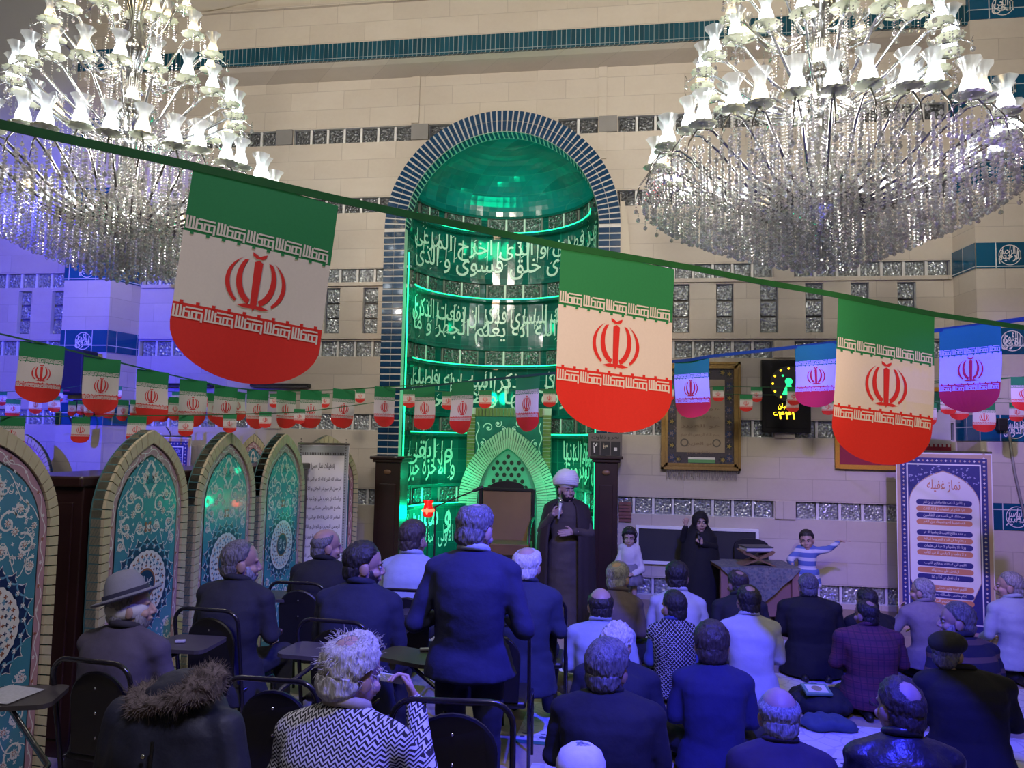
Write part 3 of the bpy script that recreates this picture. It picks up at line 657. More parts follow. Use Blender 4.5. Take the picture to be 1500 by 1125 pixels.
    for (z0, z1, rad, n) in ((5.1, 4.5, .30, 26), (5.1, 4.35, .48, 26), (5.65, 5.1, .22, 20), (5.7, 5.25, .38, 18), (6.2, 5.75, .24, 14), (5.0, 4.55, .70, 24), (6.8, 6.35, .14, 10)):
        for i in range(n): a = 2*PI*i/n+z0; st.append((rad*math.cos(a), rad*math.sin(a), z0, z1+random.uniform(0, .12), .0085, .026, .014))
    for ti, (z, rr, n, c, sz) in enumerate(TIERS):
        for i in range(n):
            for da, dl in ((-.045, .12), (.045, .17), (.1, .10)):
                a = 2*PI*(i+.3*ti)/n+da/rr; st.append(((rr+.05)*math.cos(a), (rr+.05)*math.sin(a), z-.02, z-dl-.04, .007, .022, .018))
            a = 2*PI*(i+.3*ti)/n; q = rr+(.165 if ti == 0 else .145); zz = z-.32 if ti == 0 else z-.07; st.append((q*math.cos(a), q*math.sin(a), zz, zz-.05, .008, .022, .022))
    near = sorted(st, key=lambda s: s[1]); head = near[:96]; rest = near[96:]
    for s in head: mb = MB(); strand(mb, *s); mb.build('crystal_strand', CRYS, root)
    mb = MB()
    for s in rest: strand(mb, *s)
    mb.build('crystal_curtain', CRYS, root)['kind'] = 'stuff'
    for z, e, r_ in ((4.0, 40, .12), (4.85, CH_E, .30), (5.55, CH_E*.7, .25), (6.4, CH_E*.35, .2)):
        l = lamp('chandelier_glow', 'POINT', (0, 0, z), e, (1, .93, .82), shadow_soft_size=r_); l.parent = root
    for i in range(6): a = i*PI/3+.3; l = lamp('basket_lamp', 'POINT', (.85*math.cos(a), .85*math.sin(a), 4.26), 13, (1, .95, .88), shadow_soft_size=.05); l.parent = root
    return root
CH_E = 98
ch1 = chandelier('large tiered crystal chandelier hanging in front of the tall blue banded right pilaster', 1.58, 6.6)
ch2 = copy_tree(ch1); ch2.location = (-4.78, 6.6, 0); ch2['label'] = 'large tiered crystal chandelier partly behind the biggest flag, above the tiled arch panels'

# ------------------------------------------------------------------ bunting
lerp = lambda x, X, Y_: float(np.interp(x, X, Y_))
GREENC = mat('green_flag_cloth', (.012, .20, .060), .75, var=.10, scale=60); WHITEC = mat('white_flag_cloth', (.66, .60, .54), .8, var=.05, scale=60)
REDC = mat('red_flag_cloth', (.62, .018, .010), .75, var=.08, scale=60); EMBC = mat('red_flag_emblem', (.62, .02, .015), .7, var=.03)
TAPE = mat('green_bunting_tape', (.010, .10, .022), .5, var=.2, scale=30)
def crescent(c0, r0, c1, r1, a0, a1, n=14):
    A = [(c0[0]+r0[0]*math.cos(R(a0+(a1-a0)*i/n)), c0[1]+r0[1]*math.sin(R(a0+(a1-a0)*i/n))) for i in range(n+1)]
    B = [(c1[0]+r1[0]*math.cos(R(a0+(a1-a0)*i/n)), c1[1]+r1[1]*math.sin(R(a0+(a1-a0)*i/n))) for i in range(n+1)]
    return A, B
def flag_mesh(name, lean=0., wave=.02, seed=0, detail=True):
    """cloth pennant of unit width: origin at the middle of its top edge, hanging along -z, both faces printed"""
    mb = MB(); ph = seed*1.7
    def cl(u, v, d=0.):
        y = wave*(math.sin(u*5+ph+v*1.5)*v*.7+.5*math.sin(v*4+ph)*v); return (u+lean*v, y-d, -v)
    def half(v): return .5 if v < 1.06 else .5*math.sqrt(max(0, 1-((v-1.06)/.325)**2))
    vs = [0, .11, .225, .34, .45, .57, .69, .81, .925, 1.0, 1.06]+[1.06+.325*math.sin(PI/2*i/9) for i in range(1, 10)]
    nc = 12
    for i in range(len(vs)-1):
        a, b = vs[i], vs[i+1]; mi = 0 if b <= .451 else 1 if b <= .926 else 2
        for k in range(nc):
            u0, u1 = -1+2*k/nc, -1+2*(k+1)/nc
            mb.quad(cl(u0*half(a), a), cl(u0*half(b), b), cl(u1*half(b), b), cl(u1*half(a), a), mi)
    # script bands along the edges of the white stripe
    segs = [(0, 0, 0, 7), (1.7, 0, 1.7, 7), (3.4, 0, 3.4, 7), (5.1, 0, 5.1, 6), (0, 0, 8, 0), (5.1, 4, 8, 4), (8, 0, 8, 4), (6.3, 6.7, 14.2, 6.7), (9.5, 4.3, 11.5, 4.3), (9.5, 0, 9.5, 4.3), (8.8, 0, 11.8, 0), (11.8, 0, 11.8, 4.3), (11.8, 4.3, 14.6, 4.3), (14.6, -1, 14.6, 4.3), (12.9, 0, 13.3, 0)]
    for side in (-1, 1):
        e = .004*side
        def T(u, v, d): return cl(u, v, e+d*side)
        for v0, hgt in ((.350, .088), (.945, .085)):
            for k in range(5):
                u0 = -.488+k*.196
                for x0, y0, x1, y1 in segs:
                    t = .55; X = lambda q: u0+q*.0118; Y = lambda q: v0+hgt*(1-(q+1)/8.2)
                    p, q, r, s = (x0-t, y0-t, x1+t, y1+t)
                    mb.quad(T(X(p), Y(q), 0), T(X(r), Y(q), 0), T(X(r), Y(s), 0), T(X(p), Y(s), 0), 1)
            if detail:
                for k in range(10):
                    u = -.45+k*.1; v = .455 if v0 < .5 else .92; mb.quad(T(u-.011, v-.012, 0), T(u+.011, v-.012, 0), T(u+.011, v+.012, 0), T(u-.011, v+.012, 0), 0 if v0 < .5 else 2)
        C = (0, .69); S = .205
        def E_(x, y): return T(C[0]+x*S, C[1]-y*S, .001)
        for s in (-1, 1):
            for A, B in (crescent((0, -.05), (1.0, .92), (.10, .0), (.76, .88), -52, 58), crescent((.0, .05), (.66, .88), (-.02, .14), (.50, .80), -72, 46)):
                mb.add([E_(s*x, y) for x, y in A]+[E_(s*x, y) for x, y in B], [(i, i+1, len(A)+i+1, len(A)+i) for i in range(len(A)-1)], 3)
            mb.add([E_(0, -.78), E_(s*.28, -.78), E_(s*.55, -.86), E_(s*.30, -.92), E_(0, -.90)], [(0, 1, 2, 3, 4)], 3)
            mb.add([E_(0, .86), E_(s*.12, .93), E_(s*.24, .98), E_(s*.22, .86), E_(s*.10, .78), E_(0, .78)], [(0, 1, 2, 3, 4, 5)], 3)
        mb.add([E_(-.14, .66), E_(0, .74), E_(.14, .66), E_(.11, -.75), (E_(0, -.98)), E_(-.11, -.75)], [(0, 1, 2, 3, 4, 5)], 3)
    me = mb.mesh(name, [GREENC, WHITEC, REDC, EMBC]); return me
FM = [flag_mesh('flag', .0, .05, k) for k in range(4)]
def string(pts, label, wd=.012, m=None):
    mb = MB()
    for p, q in zip(pts, pts[1:]):
        p, q = Vector(p), Vector(q); n = 6; t = (q-p)
        for i in range(n):
            a, b = p+t*(i/n), p+t*((i+1)/n); sg = lambda k: Vector((0, 0, -.0004*t.length**2*(1-abs(2*k/n-1)**2)))
            a = a+sg(i); b = b+sg(i+1); h = Vector((0, 0, wd/2)); s = t.cross(Vector((0, 0, 1))).normalized()*.0015
            mb.add([a-h-s, b-h-s, b+h-s, a+h-s, a-h+s, b-h+s, b+h+s, a+h+s], [(0, 1, 2, 3), (5, 4, 7, 6), (3, 2, 6, 7), (1, 0, 4, 5)], 0)
    return tag(mb.build('bunting_tape', m or TAPE), label, 'bunting string', 'bunting strings')
def put_flag(me, c, ux, width, label, group, lean=0., back=0., hs=1.):
    """c: centre of the top edge, ux: direction of the tape, hangs down"""
    ux = Vector(ux).normalized(); o = link('flag', me); dn = Vector((0, 0, -1))+ux*lean; dn.normalize()
    ny = dn.cross(ux).normalized(); dn = (dn+ny*back).normalized()
    z = -dn; M = Matrix(((ux.x, ny.x, z.x, c[0]), (ux.y, ny.y, z.y, c[1]), (ux.z, ny.z, z.z, c[2]), (0, 0, 0, 1)))
    o.matrix_world = M @ Matrix.Diagonal((width, width, width*hs, 1)); return tag(o, label, 'flag', group)
# nearest tape: three big flags
def inv(x): return lerp(x, [-60, 385, 900, 1295, 1600], [.84, .685, .526, .444, .385])
def near(px, py): return atD(px, py, 1/inv(px))
NEARPT = [(-60, 168), (0, 182), (280, 243), (495, 292), (575, 309), (820, 360), (988, 388), (1022, 394), (1105, 411), (1230, 433), (1372, 461), (1500, 480), (1600, 496)]
string([near(*p) for p in NEARPT], 'broad green bunting tape across the whole photo carrying the three biggest flags', .0155)
big = [((283, 247), (496, 296), 'biggest of all flags, hanging under the left chandelier', .155, .02, 1), ((822, 363), (988, 392), 'second biggest flag, orange lit, hanging in front of the green niche', .07, .02, 2), ((1228, 436), (1369, 463), 'third biggest flag, hanging in front of the black digital clock wall', .085, .02, 3)]
for k, (a, b, lb, lean, wv, sd) in enumerate(big):
    A, B = near(*a), near(*b); put_flag(flag_mesh('flag', 0, wv, sd), (A+B)/2, B-A, (B-A).length, lb, 'three big flags on the nearest tape', -lean, 0, (1, .92, .87)[k])
def row(pts, ds, n, W, desc, group, skip=(), first=.5, label=None, w=.010, tape=None, step=None, back=0., lean=0.):
    """a tape through picture points at distances ds with n flags spread over it"""
    P = [atD(p[0], p[1], d) for p, d in zip(pts, ds)]
    if label: string(P, label, w, tape)
    L = [0]
    for a, b in zip(P, P[1:]): L.append(L[-1]+(b-a).length)
    def at(s):
        for i in range(len(P)-1):
            if s <= L[i+1] or i == len(P)-2: t = (s-L[i])/(L[i+1]-L[i]); return P[i]+(P[i+1]-P[i])*t, P[i+1]-P[i]
    st = step or L[-1]/n; k = 0
    for i in range(n):
        if i in skip: continue
        c, t = at(st*(i+first)); put_flag(FM[i % 4], c, t, W, '%s small flag from the left %s' % (ORD[k], desc), group, lean+.05*math.sin(i*2.3), back); k += 1
def single(px, py, d, W, ang, label, group, me=0, lean=0.):
    put_flag(FM[me], atD(px, py, d), (math.cos(R(ang)), math.sin(R(ang)), 0), W, label, group, lean)
# blue lit tape in the middle distance, approaching to the right
MIDP = [((560, 574), 8.2), ((600, 568), 8.0), ((680, 560), 7.4), ((775, 550), 6.5), ((1013, 527), 5.1), ((1040, 522), 5.0), ((1195, 505), 4.5), ((1422, 478), 3.75), ((1540, 462), 3.4)]
string([atD(*p, d) for p, d in MIDP], 'blue lit bunting tape rising from the niche towards the right pilaster', .02, mat('teal_bunting_tape', (.008, .05, .045), .5))
def along(px):
    xs = [p[0][0] for p in MIDP]; iv = lerp(px, xs, [1/p[1] for p in MIDP]); y = lerp(px, xs, [p[0][1] for p in MIDP]); return atD(px, y, 1/iv)
for k, (x0, x1, lb, wd) in enumerate([(608, 637, 'flag at the left end of the blue lit tape before the niche', 0), (662, 694, 'blue lit flag just left of the brick gate top in the niche', 0), (756, 791, 'blue lit flag hanging above the pointed brick gate', 0), (988, 1039, 'blue and magenta lit flag in front of the gilt framed scroll', 0), (1165, 1226, 'crimson lit flag half behind the third biggest flag, beside the clock', 0), (1376, 1466, 'blue and magenta lit flag in front of the right pilaster', 0)]):
    A, B = along(x0), along(x1); fd = B-A; fd.z = 0; Wd = [.20, .21, .21, .24, .26, .30][k]
    # flags hang a little turned on the tape
    put_flag(FM[(k+1) % 4], (A+B)/2, fd, (B-A).length, lb, 'flags on the blue lit tape', 0)
# tape along the left, receding towards the niche
LFTP = [((-40, 478), 5.1), ((0, 489), 5.3), ((62, 503), 5.55), ((150, 525), 6.0), ((223, 543), 6.5), ((285, 557), 7.0), ((331, 567), 7.5), ((378, 572), 8.0), ((415, 573), 8.3), ((452, 572), 8.2), ((500, 571), 8.0), ((563, 567), 7.7), ((640, 562), 7.5)]
string([atD(*p, d) for p, d in LFTP], 'thin green bunting tape sagging from the left edge behind the biggest flag')
names = ['next to the dark loudspeaker on the left pilaster', 'just right of the dark loudspeaker', 'below the left chandelier tip', 'under the left edge of the biggest flag', 'under the round end of the biggest flag', 'fourth before the brick arch', 'third before the brick arch', 'second before the brick arch', 'before the navy leg of the arch']
xs = [(46, 80), (137, 164), (212, 237), (273, 294), (322, 341), (368, 388), (411, 429), (445, 467), (492, 517), (552, 577)]
names.insert(5, 'fifth before the brick arch')
for k, (x0, x1) in enumerate(xs):
    X = [p[0][0] for p in LFTP]; f = lambda x: atD(x, lerp(x, X, [p[0][1] for p in LFTP]), 1/lerp(x, X, [1/p[1] for p in LFTP]))
    A, B = f(x0), f(x1); c = (A+B)/2; d = (c-EYE).dot(FW); tx = Vector((B.x-A.x, B.y-A.y, 0)).normalized()
    # turn each pennant so that it keeps its printed width
    want = (x1-x0)*d/FPX; W = .31 if k < 4 else .29; ang = math.acos(min(1, want/W)); base = math.atan2(RT.y, RT.x)
    put_flag(FM[k % 4], c, (math.cos(base+ang), math.sin(base+ang), 0), W, 'flag on the left sagging tape, '+names[k], 'flags on the left sagging tape', .03 if k % 2 else -.05)
# tape over the tiled panels
string([atD(-30, 610, 5.0), atD(60, 610, 5.2), atD(300, 608, 6.0), atD(440, 604, 7.0), atD(560, 588, 8.5)], 'green bunting tape stretched just above the tiled arch panels', .008)
for k, (x, y, d, W, ang, nm) in enumerate([(19, 611, 5.1, .17, 8, 'over the nearest tiled panel'), (119, 611, 5.35, .13, 8, 'before the left pilaster under the loudspeaker'), (201, 610, 5.6, .14, 8, 'peeping behind the second tiled panel'), (273, 609, 5.9, .115, 10, 'between second and third tiled panels'), (337, 607, 6.4, .11, 15, 'above the third tiled panel point'), (389, 603, 7.2, .11, 20, 'above the gap of third and fourth panels'), (439, 599, 7.8, .11, 25, 'above the fourth tiled panel')]):
    single(x, y, d, W, ang, 'flag on the tape above the panels, '+nm, 'flags on the tape above the panels', k % 4)
# edge-on pennants and far tapes in front of the back wall
EP = []
for k, (x, y, w_, h) in enumerate([(20, 585, 12, 27), (53, 580, 10, 26), (80, 580, 9, 24), (106, 588, 3, 21), (120, 587, 4, 21), (131, 586, 5, 25), (146, 585, 4, 26), (160, 585, 7, 28), (181, 586, 5, 31), (198, 586, 5, 26), (216, 591, 8, 31), (239, 584, 8, 34), (257, 582, 8, 34), (315, 577, 9, 42), (350, 574, 10, 42)]):
    d = 8.6; W = h*d/FPX/1.385; EP.append(atD(x, y, d))
    ang = math.acos(min(1, w_*d/FPX/W)); base = math.atan2(RT.y, RT.x)
    put_flag(FM[k % 4], atD(x, y, d), (math.cos(base+ang), math.sin(base+ang), 0), W, '%s turned-away small flag from the left on the tape crossing the left wall' % ORD[k], 'turned-away flags before the left wall')
string([atD(-30, 592, 8.6)]+EP+[atD(420, 588, 8.6), atD(470, 584, 8.6)], 'thin green tape of turned-away flags sagging before the left wall', .006)
for k, (x, y) in enumerate([(50, 572), (86, 570), (130, 563), (172, 566), (214, 571), (259, 574), (304, 576), (352, 577), (402, 577), (476, 577), (528, 570), (4, 574)]):
    single(x, y, 9.2, .118, 2, '%s flat small flag along the far tape before the left wall' % ORD[k], 'flags on the far left tape', k % 4)
string([atD(x, y, 9.2) for x, y in [(-40, 572), (4, 574), (50, 572), (86, 570), (130, 563), (172, 566), (214, 571), (259, 574), (304, 576), (352, 577), (402, 577), (476, 577), (528, 570), (560, 566)]], 'far green tape of flat flags close to the left wall', .006)
FAR = [(600, 571), (657, 574), (711, 572), (805, 570)]
FR = [(979, 564, 17, 8.9), (1027, 568, 16, 8.8), (1052, 566, 16, 8.8), (1093, 578, 18, 8.7), (1108, 567, 16, 8.7), (1161, 579, 18, 8.6), (1163, 567, 19, 8.6), (1213, 583, 18, 8.5), (1358, 588, 26, 8.2), (1389, 577, 22, 8.2), (1404, 579, 26, 8.2), (1441, 590, 31, 8.0), (1489, 590, 20, 8.0), (1500, 552, 36, 6.2)]
string([atD(585, 570, 9.3)]+[atD(x, y, 9.28) for x, y in FAR]+[atD(x, y, d) for x, y, w_, d in FR if y < 570]+[atD(1260, 568, 8.4), atD(1330, 572, 8.3), atD(1389, 577, 8.2), atD(1404, 579, 8.2), atD(1480, 585, 8.1)], 'thin far tape crossing before the niche and the framed scroll', .006)
string([atD(1060, 577, 8.75)]+[atD(x, y, d) for x, y, w_, d in FR[:-1] if y > 577.5 and x < 1380]+[atD(x, y, d) for x, y, w_, d in FR[:-1] if x > 1430]+[atD(1530, 590, 8)], 'second far tape dipping below the clock towards the right pilaster', .006)
string([atD(1455, 556, 6.4), atD(1500, 552, 6.2), atD(1540, 548, 6.0)], 'short green tape end at the right edge beside the pilaster', .008)
for k, (x, y) in enumerate(FAR): single(x, y, 9.28, .155, 0, '%s green lit flag from the left on the far tape before the niche' % ORD[k], 'green lit flags before the niche', k % 4)
for k, (x, y, w_, d) in enumerate(FR):
    single(x, y, d, w_*d/FPX, 0, '%s small flag from the left on the far tape right of the niche' % ORD[k], 'flags on the far right tape', k % 4)

# ------------------------------------------------------------------ tiled arch panels on the book cupboards at the left
BRICKC = mat('cream_border_brick', (.50, .43, .26), .6, var=.12, scale=20); JTEAL = mat('teal_joint', (.05, .14, .13), .7); PINK = mat('pink_border_tile', (.42, .24, .27), .35, var=.1)
TURQ = mat('turquoise_tile', (.06, .23, .30), .25, var=.12, scale=6, coat=.2); NAVT = mat('navy_ornament', (.012, .03, .10), .3, var=.1); WHT = mat('white_ornament', (.70, .68, .64), .35, var=.05)
RUST = mat('rust_ornament', (.30, .10, .05), .4); LBLUE = mat('sky_ornament', (.12, .30, .42), .35)
def pan_outline(ins, n=12):
    hw = .475-ins; base = ins*.6; spr = 1.50; apex = 2.08-ins*1.35
    r = [(hw*(1-(t/n)**1.9) if t < n else 0, spr+(apex-spr)*(math.sin(t/n*PI/2)*.45+.55*t/n)) for t in range(n+1)]
    return [(-hw, base), (hw, base)]+r+[(-u, v) for u, v in reversed(r[:-1])]
def strip_between(mb, A, B, fn, d, mi, closed=True):
    n = len(A); vs = [fn(*p, d) for p in A]+[fn(*p, d) for p in B]
    mb.add(vs, [(i, (i+1) % n, n+(i+1) % n, n+i) for i in range(n)], mi)
def resample(P, step):
    out = []; n = len(P)
    for i in range(n):
        a, b = P[i], P[(i+1) % n]; L = math.hypot(b[0]-a[0], b[1]-a[1]); k = max(1, round(L/step))
        for j in range(k): out.append((a[0]+(b[0]-a[0])*j/k, a[1]+(b[1]-a[1])*j/k))
    return out
def panel_meshes():
    fn = lambda u, v, d: (u, -d, v)
    mb = MB(); O = resample(pan_outline(0), .058); I = [(u*.86, .042+(v-.042)*(.953 if v > 1.5 else 1) if v > .05 else .042) for u, v in O]
    cx, cv = 0, 1.0
    I = []
    base = pan_outline(.068); n0 = len(pan_outline(0))
    P0 = pan_outline(0)
    for i in range(n0):
        a, b = P0[i], P0[(i+1) % n0]; a2, b2 = base[i], base[(i+1) % n0]; L = math.hypot(b[0]-a[0], b[1]-a[1]); k = max(1, round(L/.058))
        for j in range(k): t = j/k; I.append((a2[0]+(b2[0]-a2[0])*t, a2[1]+(b2[1]-a2[1])*t))
    n = len(O); strip_between(mb, O, I, fn, .052, 1)
    mb.prism(P0, -.03, .052, fn, 1)
    for i in range(n):
        a, b, c, d = O[i], O[(i+1) % n], I[(i+1) % n], I[i]
        L = lambda p, q, t: (p[0]+(q[0]-p[0])*t, p[1]+(q[1]-p[1])*t)
        q = [L(a, b, .06), L(a, b, .94), L(d, c, .94), L(d, c, .06)]
        vs = [fn(u, v, .075) for u, v in q]+[fn(u, v, -.02) for u, v in q]; mb.add(vs, [(3, 2, 1, 0), (0, 1, 5, 4), (1, 2, 6, 5), (2, 3, 7, 6), (3, 0, 4, 7)], 0)
    border = mb.mesh('brick_border', [BRICKC, JTEAL])
    mb = MB(); D = .056
    mb.add([fn(*p, D) for p in pan_outline(.066)], [tuple(range(len(base)))], 1); mb.add([fn(*p, D+.002) for p in pan_outline(.074)], [tuple(range(len(base)))], 2)
    mb.add([fn(*p, D+.004) for p in pan_outline(.128)], [tuple(range(len(base)))], 1); mb.add([fn(*p, D+.006) for p in pan_outline(.138)], [tuple(range(len(base)))], 0)
    # scrolling line and small flowers in the pink border
    A, B = resample(pan_outline(.085), .022), None; C_ = pan_outline(.101); mid = resample(C_, .022)
    pts = []
    for i, p in enumerate(mid):
        q = mid[(i+1) % len(mid)]; tx, ty = q[0]-p[0], q[1]-p[1]; L = math.hypot(tx, ty) or 1; o = .014*math.sin(i*.75); pts.append((p[0]-ty/L*o, p[1]+tx/L*o))
        if i % 6 == 0: star(mb, (p[0]+ty/L*.013*math.cos(i), p[1]-tx/L*.013*math.cos(i)), .005, .012, 5, fn, D+.0045, 3 if i % 12 else 4)
    ribbon(mb, pts, .006, fn, D+.004, 3); e = D+.008
    # medallion
    c = (0, 1.0)
    def dome(r0, r1, n, mi, dd, ph=0):
        for i in range(n):
            a = 2*PI*i/n+ph; w_ = PI/n*1.15; P = lambda rr, aa: fn(c[0]+rr*math.cos(aa), c[1]+rr*math.sin(aa), dd)
            mb.add([P(r0, a-w_), P(r0+(r1-r0)*.35, a-w_*1.0), P(r0+(r1-r0)*.45, a-w_*.62), P(r0+(r1-r0)*.72, a-w_*.66), P(r0+(r1-r0)*.80, a-w_*.25), P(r1, a), P(r0+(r1-r0)*.80, a+w_*.25), P(r0+(r1-r0)*.72, a+w_*.66), P(r0+(r1-r0)*.45, a+w_*.62), P(r0+(r1-r0)*.35, a+w_*1.0), P(r0, a+w_)], [tuple(range(11))], mi)
    dome(.20, .345, 20, 3, e); dome(.20, .335, 20, 2, e+.001); ring(mb, c, 0.001, .236, fn, e+.001, 2, 60); dome(.225, .305, 20, 5, e+.0015, PI/20); dome(.22, .290, 20, 2, e+.002, PI/20)
    for i in range(20): a = 2*PI*i/20; star(mb, (c[0]+.268*math.cos(a), c[1]+.268*math.sin(a)), .005, .016, 5, fn, e+.003, 3)
    ring(mb, c, .001, .228, fn, e+.003, 3, 60, 24, .05)
    for rr, n, s, m1 in ((.203, 26, .011, 4), (.178, 20, .012, 5), (.152, 20, .010, 2), (.128, 16, .009, 4), (.19, 13, .006, 2)):
        for i in range(n): a = 2*PI*(i+.5*(rr > .17))/n; star(mb, (c[0]+rr*math.cos(a), c[1]+rr*math.sin(a)), s*.45, s*1.35, 4, fn, e+.004, m1)
    ring(mb, c, .098, .112, fn, e+.004, 4, 40); ring(mb, c, .001, .098, fn, e+.004, 2, 40)
    for t, a, b, cc, d in (('\u064A\u0627 \u0627\u0628\u0627', -.07, .07, -.055, .0), ('\u0639\u0628\u062F \u0627\u0644\u0644\u0647', -.075, .075, -.005, .06)): write(mb, t, a, b, c[1]+cc, c[1]+d, fn, e+.005, 3, .02)
    # scrolls, flowers and palmettes
    def flower(x, y, r):
        star(mb, (x, y), r*.45, r, 8, fn, e+.001, 3); star(mb, (x, y), r*.2, r*.6, 8, fn, e+.002, 4 if r > .02 else 2); ring(mb, (x, y), .0005, r*.28, fn, e+.003, 3, 10)
    for s in (-1, 1):
        for (x, y, r, a0, tn, dr) in ((.12, 1.55, .07, .5, 1.2, 1), (.24, 1.42, .07, 2, 1.1, -1), (.09, 1.40, .05, 3, 1.1, 1), (.20, 1.62, .06, 1, 1.2, -1), (.29, 1.30, .045, 1, 1.1, 1), (.12, .55, .07, .5, 1.2, 1), (.25, .48, .07, 2, 1.1, -1), (.10, .34, .06, 3, 1.2, 1), (.26, .28, .07, 4, 1.2, -1), (.13, .17, .055, 1, 1.1, 1), (.28, .68, .04, 1, 1, 1), (.06, 1.76, .04, 2, 1, 1)):
            sp = spiral((s*x, y), r, a0 if s > 0 else PI-a0, tn, 20, dr*s); ribbon(mb, sp, .012, fn, e, 3); flower(s*x, y, .027)
            for j in (3, 8, 13): p = sp[j]; star(mb, p, .004, .014, 3, fn, e+.0005, 3, j)
        for (x, y, r) in ((.17, 1.50, .030), (.30, 1.52, .022), (.07, 1.48, .018), (.22, 1.36, .024), (.05, 1.63, .02), (.30, 1.40, .018), (.18, .42, .03), (.31, .38, .02), (.06, .45, .022), (.19, .24, .026), (.31, .17, .022), (.06, .25, .02), (.33, .58, .016)): flower(s*x, y, r)
        ribbon(mb, [(s*(.04+.25*t), 1.345+.10*math.sin(t*7)) for t in np.linspace(0, 1, 16)], .006, fn, e, 3); ribbon(mb, [(s*(.33-.24*t), 1.55+.28*t+.02*math.sin(t*9)) for t in np.linspace(0, 1, 16)], .006, fn, e, 3)
        ribbon(mb, [(s*(.03+.27*t), .62-.42*t+.05*math.sin(t*8)) for t in np.linspace(0, 1, 18)], .006, fn, e, 3)
        for (ax, ay, bx, by) in ((.0, 1.86, .05, 1.80), (.05, 1.80, .03, 1.74), (.03, 1.74, .075, 1.70), (.075, 1.70, .03, 1.66), (.03, 1.66, 0, 1.60)): ribbon(mb, [(s*ax, ay), (s*bx, by)], .022, fn, e, 3)
        ribbon(mb, [(s*x_, y_) for x_, y_ in spiral((.025, 1.715), .024, 0, 1, 14)], .007, fn, e+.002, 2)
    rn = random.Random(2)
    for i in range(230):
        x, y = rn.uniform(.015, .36), rn.uniform(.12, 1.95); lim = .337 if y < 1.5 else .337*(1-((y-1.5)/.50)**1.7) if y < 2.0 else 0
        if x > lim-.02 or math.hypot(x, y-1) < .36: continue
        for s in (-1, 1):
            if i % 3: star(mb, (s*x, y), .003, .013, 3+i % 3, fn, e-.0008, 3, i*s)
            else: ribbon(mb, spiral((s*x, y), .028, i, .7, 8, s), .0055, fn, e-.0008, 3)
    star(mb, (0, 1.40), .015, .05, 4, fn, e, 4, PI/4); star(mb, (0, 1.40), .008, .025, 4, fn, e+.002, 3, PI/4)
    field = mb.mesh('tile_field', [TURQ, NAVT if False else mat('dark_line_tile', (.02, .018, .02), .4), PINK, WHT, RUST, LBLUE]) if False else mb.mesh('tile_field', [TURQ, mat('dark_line_tile', (.02, .018, .02), .4), NAVT, WHT, RUST, LBLUE])
    # the border field uses pink: a separate ring on top of the navy base
    mb2 = MB(); strip_between(mb2, pan_outline(.074), pan_outline(.128), fn, D+.0028, 0); pk = mb2.mesh('pink_border', [PINK])
    return border, field, pk
PB, PF, PP = panel_meshes()
def arch_panel(x, y, rz, label, sc_=(1, 1, 1), group='tiled arch panels'):
    t = thing('tiled_arch_panel', label, 'panel', (x, y, 0), rz, group); t.scale = sc_
    link('brick_border', PB, t); link('tile_field', PF, t); link('pink_border', PP, t); return t
def bookcase(y0, y1, label, xf=-3.47):
    t = thing('book_cupboard', label, 'cupboard', (0, 0, 0), 0, 'dark cupboards behind the panels')
    mb = MB(); mb.cbox(xf-.48, xf, y0, y1, 0, 1.70, .008); mb.build('body', WOOD, t)
    mb = MB(); mb.cbox(xf-.53, xf+.02, y0-.05, y1+.02, 1.70, 1.77, .015); mb.build('cornice', WOOD, t)
    mb = MB(); mb.cbox(xf-.40, xf-.06, y0-.014, y0+.01, .12, 1.60, .006); mb.build('end_panel', WOOD, t); return t
for k, (y0, y1, nm) in enumerate([(3.16, 4.16, 'nearest to the camera, cut by the left edge'), (4.56, 5.52, 'second from the camera, beside the man in a grey hat'), (5.64, 6.60, 'third from the camera, with a red light spot'), (6.72, 7.68, 'fourth from the camera, with its round medallion in full view'), (7.90, 8.85, 'farthest of the row, behind the white prayer poster')]):
    if k == 4: q5 = onY(477, 660, 8.75); arch_panel(q5.x, 8.75, R(48), 'turquoise tiled pointed arch panel '+nm, (.86, 1, 1)); bookcase(y0, 8.08, 'dark wooden cupboard carrying the tiled panel '+nm.split(',')[0]); continue
    arch_panel(-3.40, (y0+y1)/2, R(90), 'turquoise tiled pointed arch panel '+nm, ((y1-y0)/.95, 1, 1))
    bookcase(y0-.02 if k else 3.1, y1-.02, 'dark wooden cupboard carrying the tiled panel '+nm.split(',')[0])
p = onY(372, 648, 9.2); arch_panel(p.x, 9.2, R(20), 'tiled arch panel far behind, between the third and fourth panel points', (.5, .7, 1.0))
p = onY(38, 655, 8.9); arch_panel(p.x, 8.9, R(10), 'blue lit tiled arch panel standing behind the nearest panel', (.75, .7, .97))

